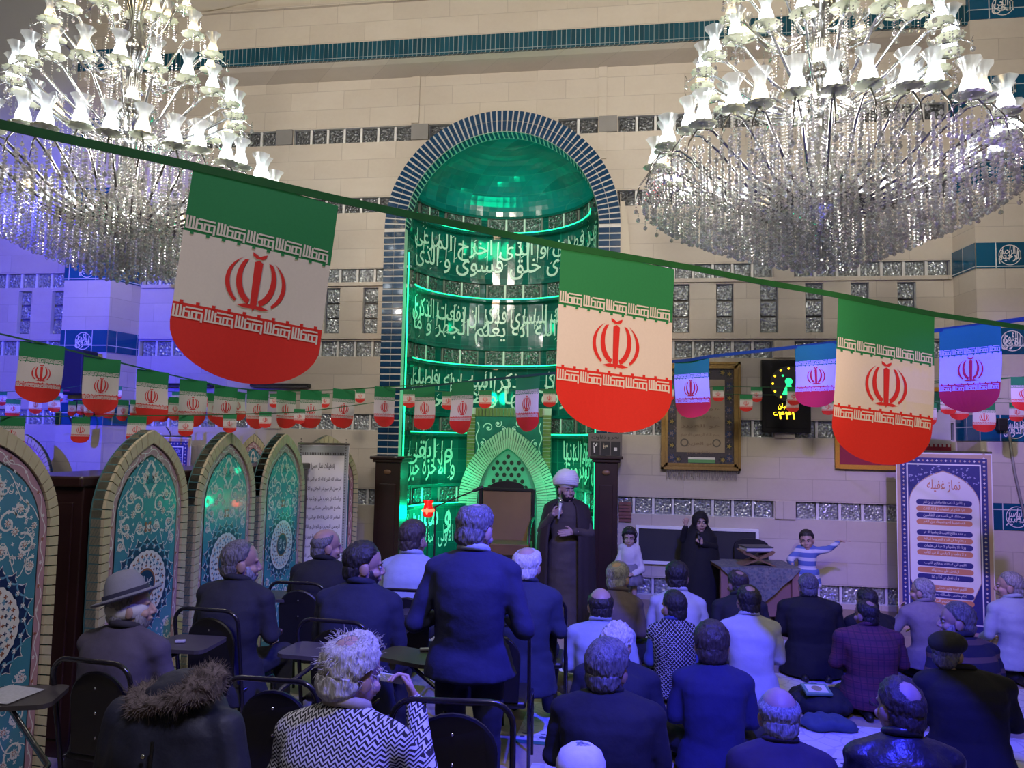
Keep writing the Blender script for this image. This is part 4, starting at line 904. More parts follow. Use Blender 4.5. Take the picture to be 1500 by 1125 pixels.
# ------------------------------------------------------------------ roll-up banners and posters
BLUEINK = mat('royal_blue_print', (.022, .024, .17), .5, var=.2, scale=40); PAPER = mat('white_print', (.74, .72, .72), .5, var=.03); ORNG = mat('orange_print', (.55, .22, .12), .5); TANB = mat('tan_print_border', (.48, .33, .24), .5); GREYP = mat('grey_print', (.33, .36, .36), .5)
def at_pose(c, face, lean=0.):
    """frame standing at c, u to the right seen from the front, v up, d towards 'face' direction"""
    f = Vector((face[0], face[1], 0)).normalized(); r = Vector((-f.y, f.x, 0)); up_ = (Vector((0, 0, 1))-f*lean).normalized(); return lambda u, v, d: c+r*u+up_*v+f*d
def banner_stand(c, face, W, Hh, label, kind):
    t = thing('banner_stand', label, 'banner', c); L = at_pose(Vector((0, 0, 0)), face)
    bx = MB(); bx.prism([(-W/2-.02, 0), (W/2+.02, 0), (W/2+.02, .07), (-W/2-.02, .07)], -.10, .06, L); bx.build('base', CHROME, t)
    mb = MB(); mb.prism([(-W/2, .07), (W/2, .07), (W/2, Hh), (-W/2, Hh)], -.004, .004, L, 0); q = .006
    rect = lambda a, b, c_, d_, m, e: mb.add([L(a, c_, e), L(b, c_, e), L(b, d_, e), L(a, d_, e)], [(0, 1, 2, 3)], m)
    bx = MB(); bx.prism([(-W/2, Hh), (W/2, Hh), (W/2, Hh+.02), (-W/2, Hh+.02)], -.012, .012, L); bx.build('top_rail', CHROME, t)
    x0, x1 = -W/2, W/2; T_, F_ = Hh, .07
    if kind == 'blue':
        rect(x0+.01, x1-.01, F_, T_-.02, 3, q); rect(x0+.045, x1-.045, F_+.03, T_-.06, 1, q+.001); rect(x0+.105, x1-.105, F_+.1, T_-.125, 0, q+.002); rect(x0+.118, x1-.118, F_+.115, T_-.14, 1, q+.003)
        for i in range(int(Hh/.045)):
            v = F_+.05+i*.045
            for u in (x0+.075, x1-.075): star(mb, (u, v), .004, .013, 4, L, q+.003, 0 if i % 2 else 3)
        for i in range(int(W/.045)-2): star(mb, (x0+.09+i*.045, T_-.092), .004, .013, 4, L, q+.003, 0 if i % 2 else 3)
        hw, a1, a0 = W/2-.125, T_-.20, T_-.55; arch = [(hw*(1-t**1.8), a0+(a1-a0)*(math.sin(t*PI/2)*.5+.5*t)) for t in np.linspace(0, 1, 12)]
        low = [(hw, F_+.55), (hw*.72, F_+.32), (0, F_+.16)]; P = [(u, v) for u, v in arch]+[(-u, v) for u, v in reversed(arch[:-1])]+[(-hw, F_+.55), (-hw*.72, F_+.32), (0, F_+.16), (hw*.72, F_+.32), (hw, F_+.55)]
        S = lambda k: [(u*k, (v-1)*k+1) for u, v in P]
        mb.add([L(u, v, q+.004) for u, v in P], [tuple(range(len(P)))], 3); mb.add([L(u, v, q+.005) for u, v in S(.985)], [tuple(range(len(P)))], 0)
        for i in range(60):
            u, v = random.uniform(x0+.13, x1-.13), random.uniform(T_-.34, T_-.15)
            if abs(u)/hw > .95*(1-((v-a0)/(a1-a0))**1.3): star(mb, (u, v), .004, .012, 3, L, q+.0045, 2)
        write(mb, '\u0646\u0645\u0627\u0632 \u063A\u0641\u064A\u0644\u0647', -.16, .16, T_-.44, T_-.30, L, q+.006, 4, .01)
        lines = ['\u0648 \u0630\u0627 \u0627\u0644\u0646\u0648\u0646 \u0627\u0630 \u0630\u0647\u0628 \u0645\u063A\u0627\u0636\u0628\u0627 \u0641\u0638\u0646 \u0627\u0646 \u0644\u0646 \u0646\u0642\u062F\u0631', '\u0639\u0644\u064A\u0647 \u0641\u0646\u0627\u062F\u0649 \u0641\u0649 \u0627\u0644\u0638\u0644\u0645\u0627\u062A \u0627\u0646 \u0644\u0627 \u0627\u0644\u0647 \u0627\u0644\u0627 \u0627\u0646\u062A', '\u0633\u0628\u062D\u0627\u0646\u0643 \u0627\u0646\u0649 \u0643\u0646\u062A \u0645\u0646 \u0627\u0644\u0638\u0627\u0644\u0645\u064A\u0646', '\u0641\u0627\u0633\u062A\u062C\u0628\u0646\u0627 \u0644\u0647 \u0648 \u0646\u062C\u064A\u0646\u0627\u0647 \u0645\u0646 \u0627\u0644\u063A\u0645', '\u0648 \u0639\u0646\u062F\u0647 \u0645\u0641\u0627\u062A\u062D \u0627\u0644\u063A\u064A\u0628 \u0644\u0627 \u064A\u0639\u0644\u0645\u0647\u0627 \u0627\u0644\u0627 \u0647\u0648', '\u0648 \u064A\u0639\u0644\u0645 \u0645\u0627 \u0641\u0649 \u0627\u0644\u0628\u0631 \u0648 \u0627\u0644\u0628\u062D\u0631 \u0648 \u0645\u0627 \u062A\u0633\u0642\u0637', '\u0648\u0631\u0642\u0629 \u0627\u0644\u0627 \u064A\u0639\u0644\u0645\u0647\u0627 \u0648 \u0644\u0627 \u062D\u0628\u0629 \u0641\u0649 \u0638\u0644\u0645\u0627\u062A', '\u0648 \u0644\u0627 \u0631\u0637\u0628 \u0648 \u0644\u0627 \u064A\u0627\u0628\u0633 \u0627\u0644\u0627 \u0641\u0649 \u0643\u062A\u0627\u0628', '\u0627\u0644\u0644\u0647\u0645 \u0627\u0646\u0649 \u0627\u0633\u0627\u0644\u0643 \u0628\u0645\u0641\u0627\u062A\u062D \u0627\u0644\u063A\u064A\u0628', '\u0627\u0646 \u062A\u0635\u0644\u0649 \u0639\u0644\u0649 \u0645\u062D\u0645\u062F \u0648 \u0622\u0644\u0647', '\u0648 \u0627\u0646 \u062A\u0641\u0639\u0644 \u0628\u0649 \u0643\u0630\u0627 \u0648 \u0643\u0630\u0627', '\u0627\u0644\u0644\u0647\u0645 \u0627\u0646\u062A \u0648\u0644\u0649 \u0646\u0639\u0645\u062A\u0649 \u0648 \u0627\u0644\u0642\u0627\u062F\u0631', '\u062A\u0639\u0644\u0645 \u062D\u0627\u062C\u062A\u0649 \u0641\u0627\u0633\u0626\u0644\u0643 \u0628\u062D\u0642 \u0645\u062D\u0645\u062F', '\u0639\u0644\u064A\u0647 \u0648 \u0639\u0644\u064A\u0647\u0645 \u0627\u0644\u0633\u0644\u0627\u0645']
        v = T_-.52
        for i, s in enumerate(lines):
            b = v-.062; m_ = 1 if i % 2 == 0 else 4; pill = [(-.24+.03*math.sin(a), (v+b)/2+.03*math.cos(a)) for a in np.linspace(PI, 2*PI, 7)]+[(.24+.03*math.sin(a), (v+b)/2+.03*math.cos(a)) for a in np.linspace(0, PI, 7)]
            mb.add([L(u, w_, q+.006) for u, w_ in pill], [tuple(range(14))], m_); wd = .20 if len(s) > 24 else .13; write(mb, s, -wd, wd, b+.012, v-.010, L, q+.007, 0, .01); v = b-.010-(.045 if i in (3, 7, 10) else 0)
        ring(mb, (.10, F_+.30), .001, .018, L, q+.007, 4, 12)
        mb.build('printed_sheet', [PAPER, BLUEINK, mat('pale_violet_print', (.30, .30, .55), .5), TANB, ORNG, GREYP], t)
    else:
        rect(x0+.005, x1-.005, F_, T_-.01, 5, q); rect(x0+.05, x1-.05, F_+.05, T_-.12, 0, q+.001)
        for i in range(int(W/.018)-4): rect(x0+.045+i*.018, x0+.055+i*.018, T_-.115, T_-.085, 1, q+.002)
        for i in range(int(Hh/.03)):
            for u in (x0+.035, x1-.035): star(mb, (u, F_+.04+i*.03), .003, .010, 4, L, q+.002, 1)
        write(mb, '(\u062A\u0639\u0642\u064A\u0628\u0627\u062A \u0646\u0645\u0627\u0632 \u0639\u0635\u0631)', -.13, .13, T_-.28, T_-.20, L, q+.003, 1, .02)
        ln = ['\u0627\u0633\u062A\u063A\u0641\u0631 \u0627\u0644\u0644\u0647 \u0627\u0644\u0630\u0649 \u0644\u0627 \u0627\u0644\u0647 \u0627\u0644\u0627 \u0647\u0648 \u0627\u0644\u062D\u0649 \u0627\u0644\u0642\u064A\u0648\u0645', '\u0627\u0644\u0631\u062D\u0645\u0646 \u0627\u0644\u0631\u062D\u064A\u0645 \u0630\u0648 \u0627\u0644\u062C\u0644\u0627\u0644 \u0648 \u0627\u0644\u0627\u0643\u0631\u0627\u0645', '\u0648 \u0627\u0633\u0626\u0644\u0647 \u0627\u0646 \u064A\u062A\u0648\u0628 \u0639\u0644\u0649 \u062A\u0648\u0628\u0629 \u0639\u0628\u062F \u0630\u0644\u064A\u0644', '\u062E\u0627\u0636\u0639 \u0641\u0642\u064A\u0631 \u0628\u0627\u0626\u0633 \u0645\u0633\u0643\u064A\u0646 \u0645\u0633\u062A\u062C\u064A\u0631']
        for i in range(13): v = T_-.42-i*.105; write(mb, ln[i % 4], x0+.075, x1-.075, v, v+.06, L, q+.003, 1, .01)
        mb.build('printed_sheet', [PAPER, mat('dark_ink', (.06, .05, .05), .6), PAPER, PAPER, PAPER, GREYP], t)
    return t
p = onY(1386, 905, 9.15); banner_stand(Vector((p.x, 9.15, 0)), (-.28, -1), .93, 2.02, 'white and royal blue prayer banner with coloured text bars, before the right pilaster', 'blue')
p = onY(474, 660, 8.25); banner_stand(Vector((p.x, 8.25, 0)), (.38, -1), .56, 1.97, 'tall white poster with black prayer lines in a grey ornate border, beyond the tiled panels', 'grey')
p = onY(246, 800, 9.6); banner_stand(Vector((p.x, 9.6, 0)), (.1, -1), .50, 2.02, 'narrow blue framed banner half hidden behind the second tiled panel', 'blue')

# ------------------------------------------------------------------ things on the back wall
def wallrect(px0, py0, px1, py1, Y): a, b = onY(px0, py0, Y), onY(px1, py1, Y); return a.x, b.x, b.z, a.z
x0, x1, z0, z1 = wallrect(969, 530, 1085, 690, 9.93)
t = thing('framed_scroll', 'large gilt framed calligraphy scroll with dark ornate border on the back wall', 'picture', ((x0+x1)/2, 9.97, z0)); W, Hh = x1-x0, z1-z0
fn = lambda u, v, d: (u, -d, v)
mb = MB()
for i in range(3):
    a, b = i*.026, i*.026+.03; d = (.07, .05, .06)[i]
    for (p0, p1, q0, q1) in ((-W/2+a, W/2-a, a, b), (-W/2+a, W/2-a, Hh-b, Hh-a), (-W/2+a, -W/2+b, a, Hh-a), (W/2-b, W/2-a, a, Hh-a)): mb.prism([(p0, q0), (p1, q0), (p1, q1), (p0, q1)], -.02, d, fn, 0)
mb.build('gilt_frame', GOLD, t)
mb = MB(); mb.prism([(-W/2+.07, .07), (W/2-.07, .07), (W/2-.07, Hh-.07), (-W/2+.07, Hh-.07)], -.02, .02, fn, 0)
for i in range(8):
    for u in (-W/2+.135, W/2-.135):
        v = .15+(Hh-.3)*i/7; star(mb, (u, v), .028, .052, 6, fn, .022, 1 if i % 2 else 2); star(mb, (u, v), .012, .03, 5, fn, .023, 3 if i % 2 else 4)
for i in range(4):
    for v in (Hh-.13, .13): u = -.27+.18*i; star(mb, (u, v), .025, .05, 6, fn, .022, 1); star(mb, (u, v), .01, .03, 5, fn, .023, 3)
for i in range(70): star(mb, (random.choice((-1, 1))*(W/2-random.uniform(.08, .19)), random.uniform(.08, Hh-.08)), .004, .012, 4, fn, .0215, 4)
mb.build('border_mat', [mat('aubergine_ornament', (.045, .035, .045), .5, var=.5, scale=60), mat('dark_medallion', (.012, .015, .02), .5), NAVT, mat('gold_flower', (.28, .20, .03), .5), mat('mauve_flower', (.16, .12, .13), .5)], t)
mb = MB(); mb.add([fn(u, v, .024) for u, v in ((-W/2+.19, .22), (W/2-.19, .22), (W/2-.19, Hh-.22), (-W/2+.19, Hh-.22))], [(0, 1, 2, 3)], 0)
for i in range(6):
    v = Hh-.62-.11*i; wd = .24 if i < 4 else .16; write(mb, ['\u0647\u0648 \u0627\u0644\u0639\u0632\u064A\u0632', '\u0628\u0633\u0645 \u0627\u0644\u0644\u0647 \u0627\u0644\u0631\u062D\u0645\u0646 \u0627\u0644\u0631\u062D\u064A\u0645'][i % 2], -wd, wd, v, v+.055, fn, .026, 1, .01)
for s in (-1, 1): ring(mb, (s*(W/2-.29), .34), .035, .052, fn, .026, 2, 24)
mb.add([fn(u, v, .025) for u, v in ((-.15, .09), (.18, .09), (.18, .13), (-.15, .13))], [(0, 1, 2, 3)], 3); mb.add([fn(u, v, .025) for u, v in ((-.15, .13), (.18, .13), (.18, .16), (-.15, .16))], [(0, 1, 2, 3)], 4)
mb.build('parchment', [mat('parchment', (.33, .26, .18), .7, var=.1), mat('faded_ink', (.22, .15, .10), .7), mat('wreath_ink', (.12, .10, .08), .7), mat('green_plaque', (.10, .30, .10), .5), WHT], t)
mb = MB()
for i in range(44): u = -W/2+.08+(W-.1)*i/44; mb.tube([(u, -.03, .0), (u+.004*math.sin(i), -.035, -.05), (u+.012*math.sin(i*1.7), -.03, -.10-.02*random.random())], [.006, .005, .004], 4)
mb.build('fringe', mat('grey_fringe', (.28, .25, .24), .9), t)
# digital clock
x0, x1, z0, z1 = wallrect(1115, 527, 1188, 635, 9.92); W, Hh = x1-x0, z1-z0
t = thing('digital_clock', 'black digital wall clock with ring of yellow lamps and green hands', 'clock', ((x0+x1)/2, 9.95, z0))
mb = MB(); mb.cbox(-W/2, W/2, -.05, .05, 0, Hh, .012); mb.cbox(-W/2+.05, W/2-.05, -.056, -.04, .06, .24, .004); mb.build('case', mat('black_case', (.008, .008, .010), .25), t)
fn = lambda u, v, d: (u, -.053-d, v); cy_ = Hh-.30
mb = MB(); ring(mb, (0.03, cy_), .001, .22, fn, 0, 0, 40); mb.build('dial', mat('charcoal_dial', (.025, .025, .03), .5), t)
YLED = m_emit('yellow_led', (1, .62, .02), 3.2)
for i in range(12): mb = MB(); a = 2*PI*i/12; mb.ell((.03+.19*math.cos(a), -.058, cy_+.19*math.sin(a)), (.013, .008, .013), n=8, m=6); mb.build('hour_lamp', YLED, t)
mb = MB(); ribbon(mb, [(.03, cy_+.02), (-.02, cy_-.14)], [.03, .06], fn, .004); ribbon(mb, [(.03, cy_+.03), (.06, cy_-.15)], [.03, .07], fn, .004); ring(mb, (.03, cy_+.03), .001, .045, fn, .005, 0, 16); ring(mb, (-.04, cy_+.10), .001, .014, fn, .005, 0, 10); mb.build('green_hands', m_emit('green_led', (.02, .8, .25), 1.6), t)
mb = MB(); write(mb, '\u0634\u0639\u0628\u0627\u0646', -.10, .07, cy_-.32, cy_-.24, fn, .004, 0, .02); write(mb, '\u06F1\u06F4\u06F4\u06F6', -.17, .10, cy_-.44, cy_-.345, fn, .004, 0, .02); mb.build('lettering', YLED, t)
# iron-red and white flag with a gold fringe on the wall
x0, x1, z0, z1 = wallrect(1229, 572, 1395, 684, 9.93); W, Hh = x1-x0, z1-z0
t = thing('wall_flag', 'wide tricolour flag with gold fringe hung flat on the wall above the prayer banner', 'flag', (x0, 9.955, z0)); fn = lambda u, v, d: (u, -d-.006*math.sin(u*9), v)
mb = MB(); k = 16
for a, b, m_ in ((0, .30, 2), (.30, .72, 1), (.72, 1, 0)):
    for i in range(k): mb.add([fn(W*i/k, Hh*a, .01), fn(W*(i+1)/k, Hh*a, .01), fn(W*(i+1)/k, Hh*b, .01), fn(W*i/k, Hh*b, .01)], [(0, 1, 2, 3)], m_)
for i in range(26):
    u = W*(i+.2)/26
    for v, m_ in ((.285, 1), (.735, 1)): mb.add([fn(u, Hh*v-.02, .013), fn(u+.03, Hh*v-.02, .013), fn(u+.03, Hh*v+.02, .013), fn(u, Hh*v+.02, .013)], [(0, 1, 2, 3)], m_)
mb.build('cloth', [mat('dim_green_cloth', (.02, .14, .09), .8), mat('dim_white_cloth', (.46, .44, .46), .8), mat('crimson_cloth', (.26, .012, .03), .7)], t)
mb = MB(); mb.box(-.05, 0, -.02, .004, -.05, Hh); mb.box(0, W*.62, -.02, .004, -.055, 0); mb.box(W*.74, W*.9, -.022, .004, Hh, Hh+.05); mb.build('gold_fringe', mat('gold_fringe', (.55, .26, .02), .8, var=.3, scale=90), t)
# number board beside the niche
x0, x1, z0, z1 = wallrect(862, 634, 911, 671, 9.78); W, Hh = x1-x0, z1-z0
t = thing('number_board', 'small board with three white digits on black above the right wooden pillar', 'sign', ((x0+x1)/2, 9.80, z0)); fn = lambda u, v, d: (u, -d, v)
mb = MB(); mb.cbox(-W/2, W/2, -.02, .05, 0, Hh, .006); mb.build('board', mat('grey_board', (.16, .14, .13), .6), t)
mb = MB()
for i in range(3): u = -W/2+.03+i*(W-.04)/3; mb.box(u, u+(W-.08)/3, -.026, -.01, .03, Hh*.66)
mb.build('digit_plate', BLACK, t)
mb = MB()
for i, ch in enumerate('\u06F2\u06F3\u06F0'):
    u = -W/2+.03+i*(W-.04)/3; w_ = (W-.08)/3
    if i < 2: write(mb, ch, u+w_*.25, u+w_*.75, .06, Hh*.60, fn, .028, 0 if i == 0 else 1, .03)
    else: ribbon(mb, [(u+w_*.5, Hh*.42), (u+w_*.5, Hh*.28)], .04, fn, .028, 0)
write(mb, '\u0646\u0638\u0631 \u0648 \u062A\u0641\u0627\u0648\u062A', -W/2+.04, W/2-.04, Hh*.72, Hh*.93, fn, .022, 2, .02)
mb.build('digits', [WHITE, mat('cream_digit', (.70, .60, .42), .5), BLACK], t)
# loudspeaker, camera bracket and dark lamp housings on the left wall
a, b = onY(79, 512, 9.1), onY(118, 577, 9.1)
t = thing('loudspeaker', 'dark navy loudspeaker box mounted on the left pilaster among flags', 'loudspeaker', ((a.x+b.x)/2, 9.25, b.z)); W, Hh = b.x-a.x, a.z-b.z
mb = MB(); mb.cbox(-W/2, W/2, -.15, .15, 0, Hh, .02); mb.build('cabinet', mat('navy_speaker_cloth', (.010, .010, .035), .7, bump=.2), t)
mb = MB(); mb.box(-.05, .05, -.155, -.15, .03, .05); mb.build('badge', mat('magenta_badge', (.2, .03, .12), .5), t); mb = MB(); mb.box(-.05, .05, .1, .28, .1, .3); mb.build('wall_bracket', BLACK, t)
a = onY(115, 592, 9.2); t = thing('bracket_box', 'black bracket with cables below the dark loudspeaker', 'bracket', (a.x, 9.36, a.z-.1)); mb = MB(); mb.cbox(-.12, .08, -.12, .16, -.02, .16, .01); mb.tube([(-.1, -.1, .1), (-.17, -.12, -.05), (-.1, -.05, -.25)], .012, 6); mb.tube([(.05, -.1, .05), (.12, -.12, -.1), (.02, -.05, -.3)], .010, 6); mb.build('bracket', BLACK, t)
for px0, px1, nm in ((241, 311, 'behind the lower left of the biggest flag'), (367, 453, 'below the round end of the biggest flag')):
    a, b = onY(px0, 564, 9.93), onY(px1, 565, 9.93); t = thing('lamp_housing', 'long dark lamp housing on the wall '+nm, 'lamp', (a.x, 9.95, a.z), 0, 'dark lamp housings'); L = b.x-a.x
    mb = MB(); mb.cbox(0, L, -.05, .04, -.025, .025, .008); mb.build('housing', BLACK, t); mb = MB(); mb.tube([(.02, -.05, -.02), (L-.02, -.05, -.02)], .012, 6); mb.build('tube', mat('unlit_tube', (.08, .08, .09), .3), t)
a = onY(1468, 622, 9.45); t = thing('junction_box', 'small black box with cable on the right pilaster', 'box', (a.x, 9.47, a.z)); mb = MB(); mb.cbox(-.05, .05, -.05, .05, -.07, .07, .008); mb.cbox(-.28, -.04, -.02, .02, .03, .07, .006); mb.build('case', BLACK, t)
mb = MB(); mb.tube([onY(1478, 632, 9.49), onY(1486, 690, 9.49), onY(1497, 740, 9.49), onY(1512, 800, 9.49)], .014, 6); tag(mb.build('cable', mat('grey_cable', (.25, .24, .23), .6), smooth=True), 'grey cable running down the right pilaster from the black box', 'cable')
mb = MB(); mb.tube([onY(243, 625, 9.98), onY(248, 632, 9.97), onY(252, 645, 9.98), onY(250, 660, 9.98)], .006, 5); tag(mb.build('cable', BLACK, smooth=True), 'thin black cable on the wall above the second tiled panel', 'cable')
# low board in a white frame
x0, x1, z0, z1 = wallrect(931, 769, 1112, 833, 9.95); t = thing('wall_board', 'low dark board in a white frame on the wall behind the chador girl', 'board', ((x0+x1)/2, 9.97, z0)); W, Hh = x1-x0, z1-z0
mb = MB(); mb.box(-W/2+.04, W/2-.04, -.01, .02, .04, Hh-.04); mb.build('panel', mat('slate', (.022, .022, .026), .6), t)
mb = MB()
for p0, p1, q0, q1 in ((-W/2, W/2, 0, .04), (-W/2, W/2, Hh-.04, Hh), (-W/2, -W/2+.04, .04, Hh-.04), (W/2-.04, W/2, .04, Hh-.04)): mb.cbox(p0, p1, -.03, .02, q0, q1, .005)
mb.build('frame', WHITE, t)
x0, x1, z0, z1 = wallrect(907, 735, 925, 765, 9.95); mb = MB()
for i in range(6): mb.box(x0, x1, 9.96, 10, z0+i*(z1-z0)/6+.004, z0+(i+1)*(z1-z0)/6-.004)
struct(mb.build('trim_37', mat('red_brick', (.22, .09, .07), .7)))

# ------------------------------------------------------------------ wooden pillars, preacher's seat, stands, table
def wood_pillar(px0, px1, label):
    a, b = onY(px0, 700, 9.55), onY(px1, 700, 9.55); top = onY((px0+px1)/2, 668, 9.55).z; t = thing('wooden_pillar', label, 'pillar', ((a.x+b.x)/2, 9.62, 0)); W = b.x-a.x
    mb = MB(); mb.cbox(-W/2, W/2, -.12, .22, .08, top-.06, .008); mb.build('shaft', WOOD, t); mb = MB(); mb.cbox(-W/2+.06, W/2-.06, -.13, -.1, .3, top-.35, .006); mb.build('front_panel', WOOD, t)
    mb = MB(); mb.cbox(-W/2-.03, W/2+.03, -.15, .22, top-.08, top-.04, .01); mb.cbox(-W/2-.06, W/2+.06, -.18, .22, top-.04, top, .012); mb.build('capital', WOOD, t); mb = MB(); mb.cbox(-W/2-.02, W/2+.02, -.14, .22, 0, .1, .01); mb.build('base', WOOD, t)
    mb = MB(); mb.ell((0, -.135, top-.20), (.05, .012, .03)); mb.build('carved_boss', WOODM, t)
wood_pillar(551, 588, 'dark mahogany pillar with capital at the left foot of the brick arch'); wood_pillar(871, 905, 'dark mahogany pillar with capital at the right foot of the brick arch')
a, b = onY(704, 715, 10.1), onY(780, 800, 10.1)
t = thing('preacher_seat', 'tall wooden preacher seat with tan backboard inside the green niche', 'seat', ((a.x+b.x)/2, 10.1, 0)); W = b.x-a.x; ZT = a.z
mb = MB(); mb.cbox(-W/2+.03, W/2-.03, .02, .06, .75, ZT-.02, .008); mb.build('backboard', mat('tan_plywood', (.26, .16, .08), .45, var=.25, scale=3), t)
mb = MB()
for s in (-1, 1): mb.cbox(s*W/2-.025, s*W/2+.025, 0, .08, 0, ZT, .01)
mb.cbox(-W/2, W/2, 0, .08, ZT-.03, ZT+.01, .008); mb.build('post_frame', BLACK, t)
mb = MB(); out = [(W*.33*math.cos(a_), ZT+.10*math.sin(a_)**.8) for a_ in np.linspace(0, PI, 16)]; mb.prism(out, -.05, -.01, lambda u, v, d: (u, -d, v)); mb.build('carved_crest', BLACK, t)
mb = MB(); mb.cbox(-W/2, W/2, -.42, .02, .62, .76, .012); mb.build('seat_shelf', WOODM, t); mb = MB(); mb.cbox(-W/2+.02, W/2-.02, -.40, .02, 0, .62, .01); mb.build('box_base', WOOD, t)
for s in (-1, 1): mb = MB(); mb.tube([(s*W/2, .02, 1.05), (s*W/2, -.2, 1.02), (s*W/2, -.36, .94), (s*W/2, -.38, .6), (s*W/2, -.4, .05)], .022, 8); mb.build('arm_rail', BLACK, t, True)
# lantern and microphone stand before the niche
a = atD(638, 742, 8.7); t = thing('microphone_stand', 'thin black microphone boom stand left of the preacher seat', 'stand', (a.x, a.y, 0))
mb = MB(); mb.tube([(0, 0, .02), (0, 0, a.z)], .011, 8); mb.build('pole', BLACK, t); mb = MB(); c = atD(694, 719, 8.7)-Vector((a.x, a.y, 0)); d = c-Vector((0, 0, a.z)); mb.tube([Vector((0, 0, a.z))-d*.10, c], .008, 6); mb.build('boom', BLACK, t)
mb = MB(); mb.cap(c, .016, c+d.normalized()*.10, .022); mb.build('microphone', BLACK, t)
for i in range(3): mb = MB(); mb.tube([(0, 0, .14), (.26*math.cos(i*2.1), .26*math.sin(i*2.1), .015)], .008, 6); mb.build('leg', BLACK, t)
a = atD(627, 758, 8.65); t = thing('red_lantern', 'glowing red glass lantern on a thin rod left of the preacher seat', 'lantern', (a.x, a.y, 0))
mb = MB(); mb.tube([(0, 0, .02), (0, 0, a.z)], .008, 6); mb.lathe([(.10, 0), (.10, .012), (.02, .03)], 16); mb.build('rod', BLACK, t)
mb = MB(); mb.lathe([(.03, 0), (.055, .02), (.062, .07), (.05, .12), (.045, .15), (.06, .19)], 18, (0, 0, a.z)); mb.build('glass', mat('red_lantern_glass', (.5, .01, .01), .2, emit=(1, .02, .01), estr=.5), t, True); mb = MB(); mb.ell((0, 0, a.z+.08), (.075, .075, .03), n=10, m=6); mb.ell((0, -.064, a.z+.075), (.016, .012, .04)); mb.build('flame', m_emit('red_flame', (1, .06, .03), 6), t)
l = lamp('lantern_glow', 'POINT', (0, -.12, a.z+.1), 1.6, (1, .05, .03), shadow_soft_size=.04); l.parent = t
# table with cloth, folding bookstand and book
a, b = atD(1056, 823, 8.55), atD(1171, 826, 8.55); c = (a+b)/2; ux = (b-a); ux.z = 0; W = ux.length; ang = math.atan2(ux.y, ux.x); ZT = .70
t = thing('wooden_table', 'low wooden table with carved cloth beside the boy in a striped sweater', 'table', (c.x, c.y, 0), ang)
mb = MB(); mb.cbox(-W/2, W/2, -.02, .62, ZT-.035, ZT, .006); mb.build('table_top', WOODM, t)
PINKW = mat('pinkish_wood', (.30, .16, .12), .5, var=.15, scale=5)
for x in (-W/2+.04, W/2-.04):
    for y in (.03, .57): mb = MB(); mb.cbox(x-.04, x+.04, y-.03, y+.03, 0, ZT-.035, .006); mb.build('leg', PINKW, t)
mb = MB(); mb.cbox(-W/2+.08, W/2-.08, .05, .07, .16, ZT-.04, .004); mb.build('front_board', PINKW, t)
def m_paisley():
    s = NT('paisley_cloth', .85); v = s.t.nodes.new('ShaderNodeTexVoronoi'); v.inputs['Scale'].default_value = 26; s.t.links.new(s.tc.outputs['Object'], v.inputs['Vector'])
    n = s.noise(None, 40., 4.); c = s.mix(v.outputs['Distance'], (.10, .13, .15), (.24, .22, .18)); c = s.mix(s.f('MULTIPLY', s.f('GREATER_THAN', n, .55), .5), c, (.05, .05, .09)); s.color(c); return s.m
mb = MB(); N = 16; rows = [[(-W/2-.01+(W+.02)*i/N, .60, ZT+.006) for i in range(N+1)], [(-W/2-.01+(W+.02)*i/N, -.03, ZT+.006) for i in range(N+1)]]
for lev in (.25, .5, .75, 1): rows.append([((-W/2-.01+(W+.02)*i/N), -.04-.012*math.sin(i*1.9)*lev, ZT-(.40*(1-abs(2*i/N-1)))*lev-.004) for i in range(N+1)])
vs = [p for r in rows for p in r]; mb.add(vs, [(j*(N+1)+i, j*(N+1)+i+1, (j+1)*(N+1)+i+1, (j+1)*(N+1)+i) for j in range(len(rows)-1) for i in range(N)])
o = mb.build('tablecloth', m_paisley()); o.matrix_world = Matrix.Translation((c.x, c.y, 0)) @ Matrix.Rotation(ang, 4, 'Z'); tag(o, 'grey paisley cloth hanging in a point over the low wooden table', 'tablecloth')
r = thing('book_stand', 'crossed wooden bookstand on the paisley covered table', 'bookstand', atD(1107, 815, 8.75)*1, ang); r.location.z = ZT+.008
for s in (-1, 1):
    mb = MB(); P = [(s*-.20, 0), (s*-.16, 0), (s*.16, .125), (s*.19, .16), (s*.15, .17), (s*-.04, .065)]; mb.prism([(u, v) for u, v in (P if s > 0 else P[::-1])], -.11, .11, lambda u, v, d: (u, d, v)); mb.build('leaf_board', mat('carved_wood', (.22, .13, .06), .5, var=.3, scale=20), r, fixn=True)
bk = thing('holy_book', 'thick closed book lying on the crossed wooden bookstand', 'book', (r.location.x, r.location.y, ZT+.158), ang+.1)
mb = MB(); mb.cbox(-.15, .15, -.11, .11, .012, .050, .004); mb.build('pages', mat('page_edges', (.60, .58, .56), .7), bk)
for z in (0, .050): mb = MB(); mb.cbox(-.16, .16, -.12, .12, z, z+.012, .003); mb.build('cover', mat('grey_cover', (.07, .07, .07), .5), bk)
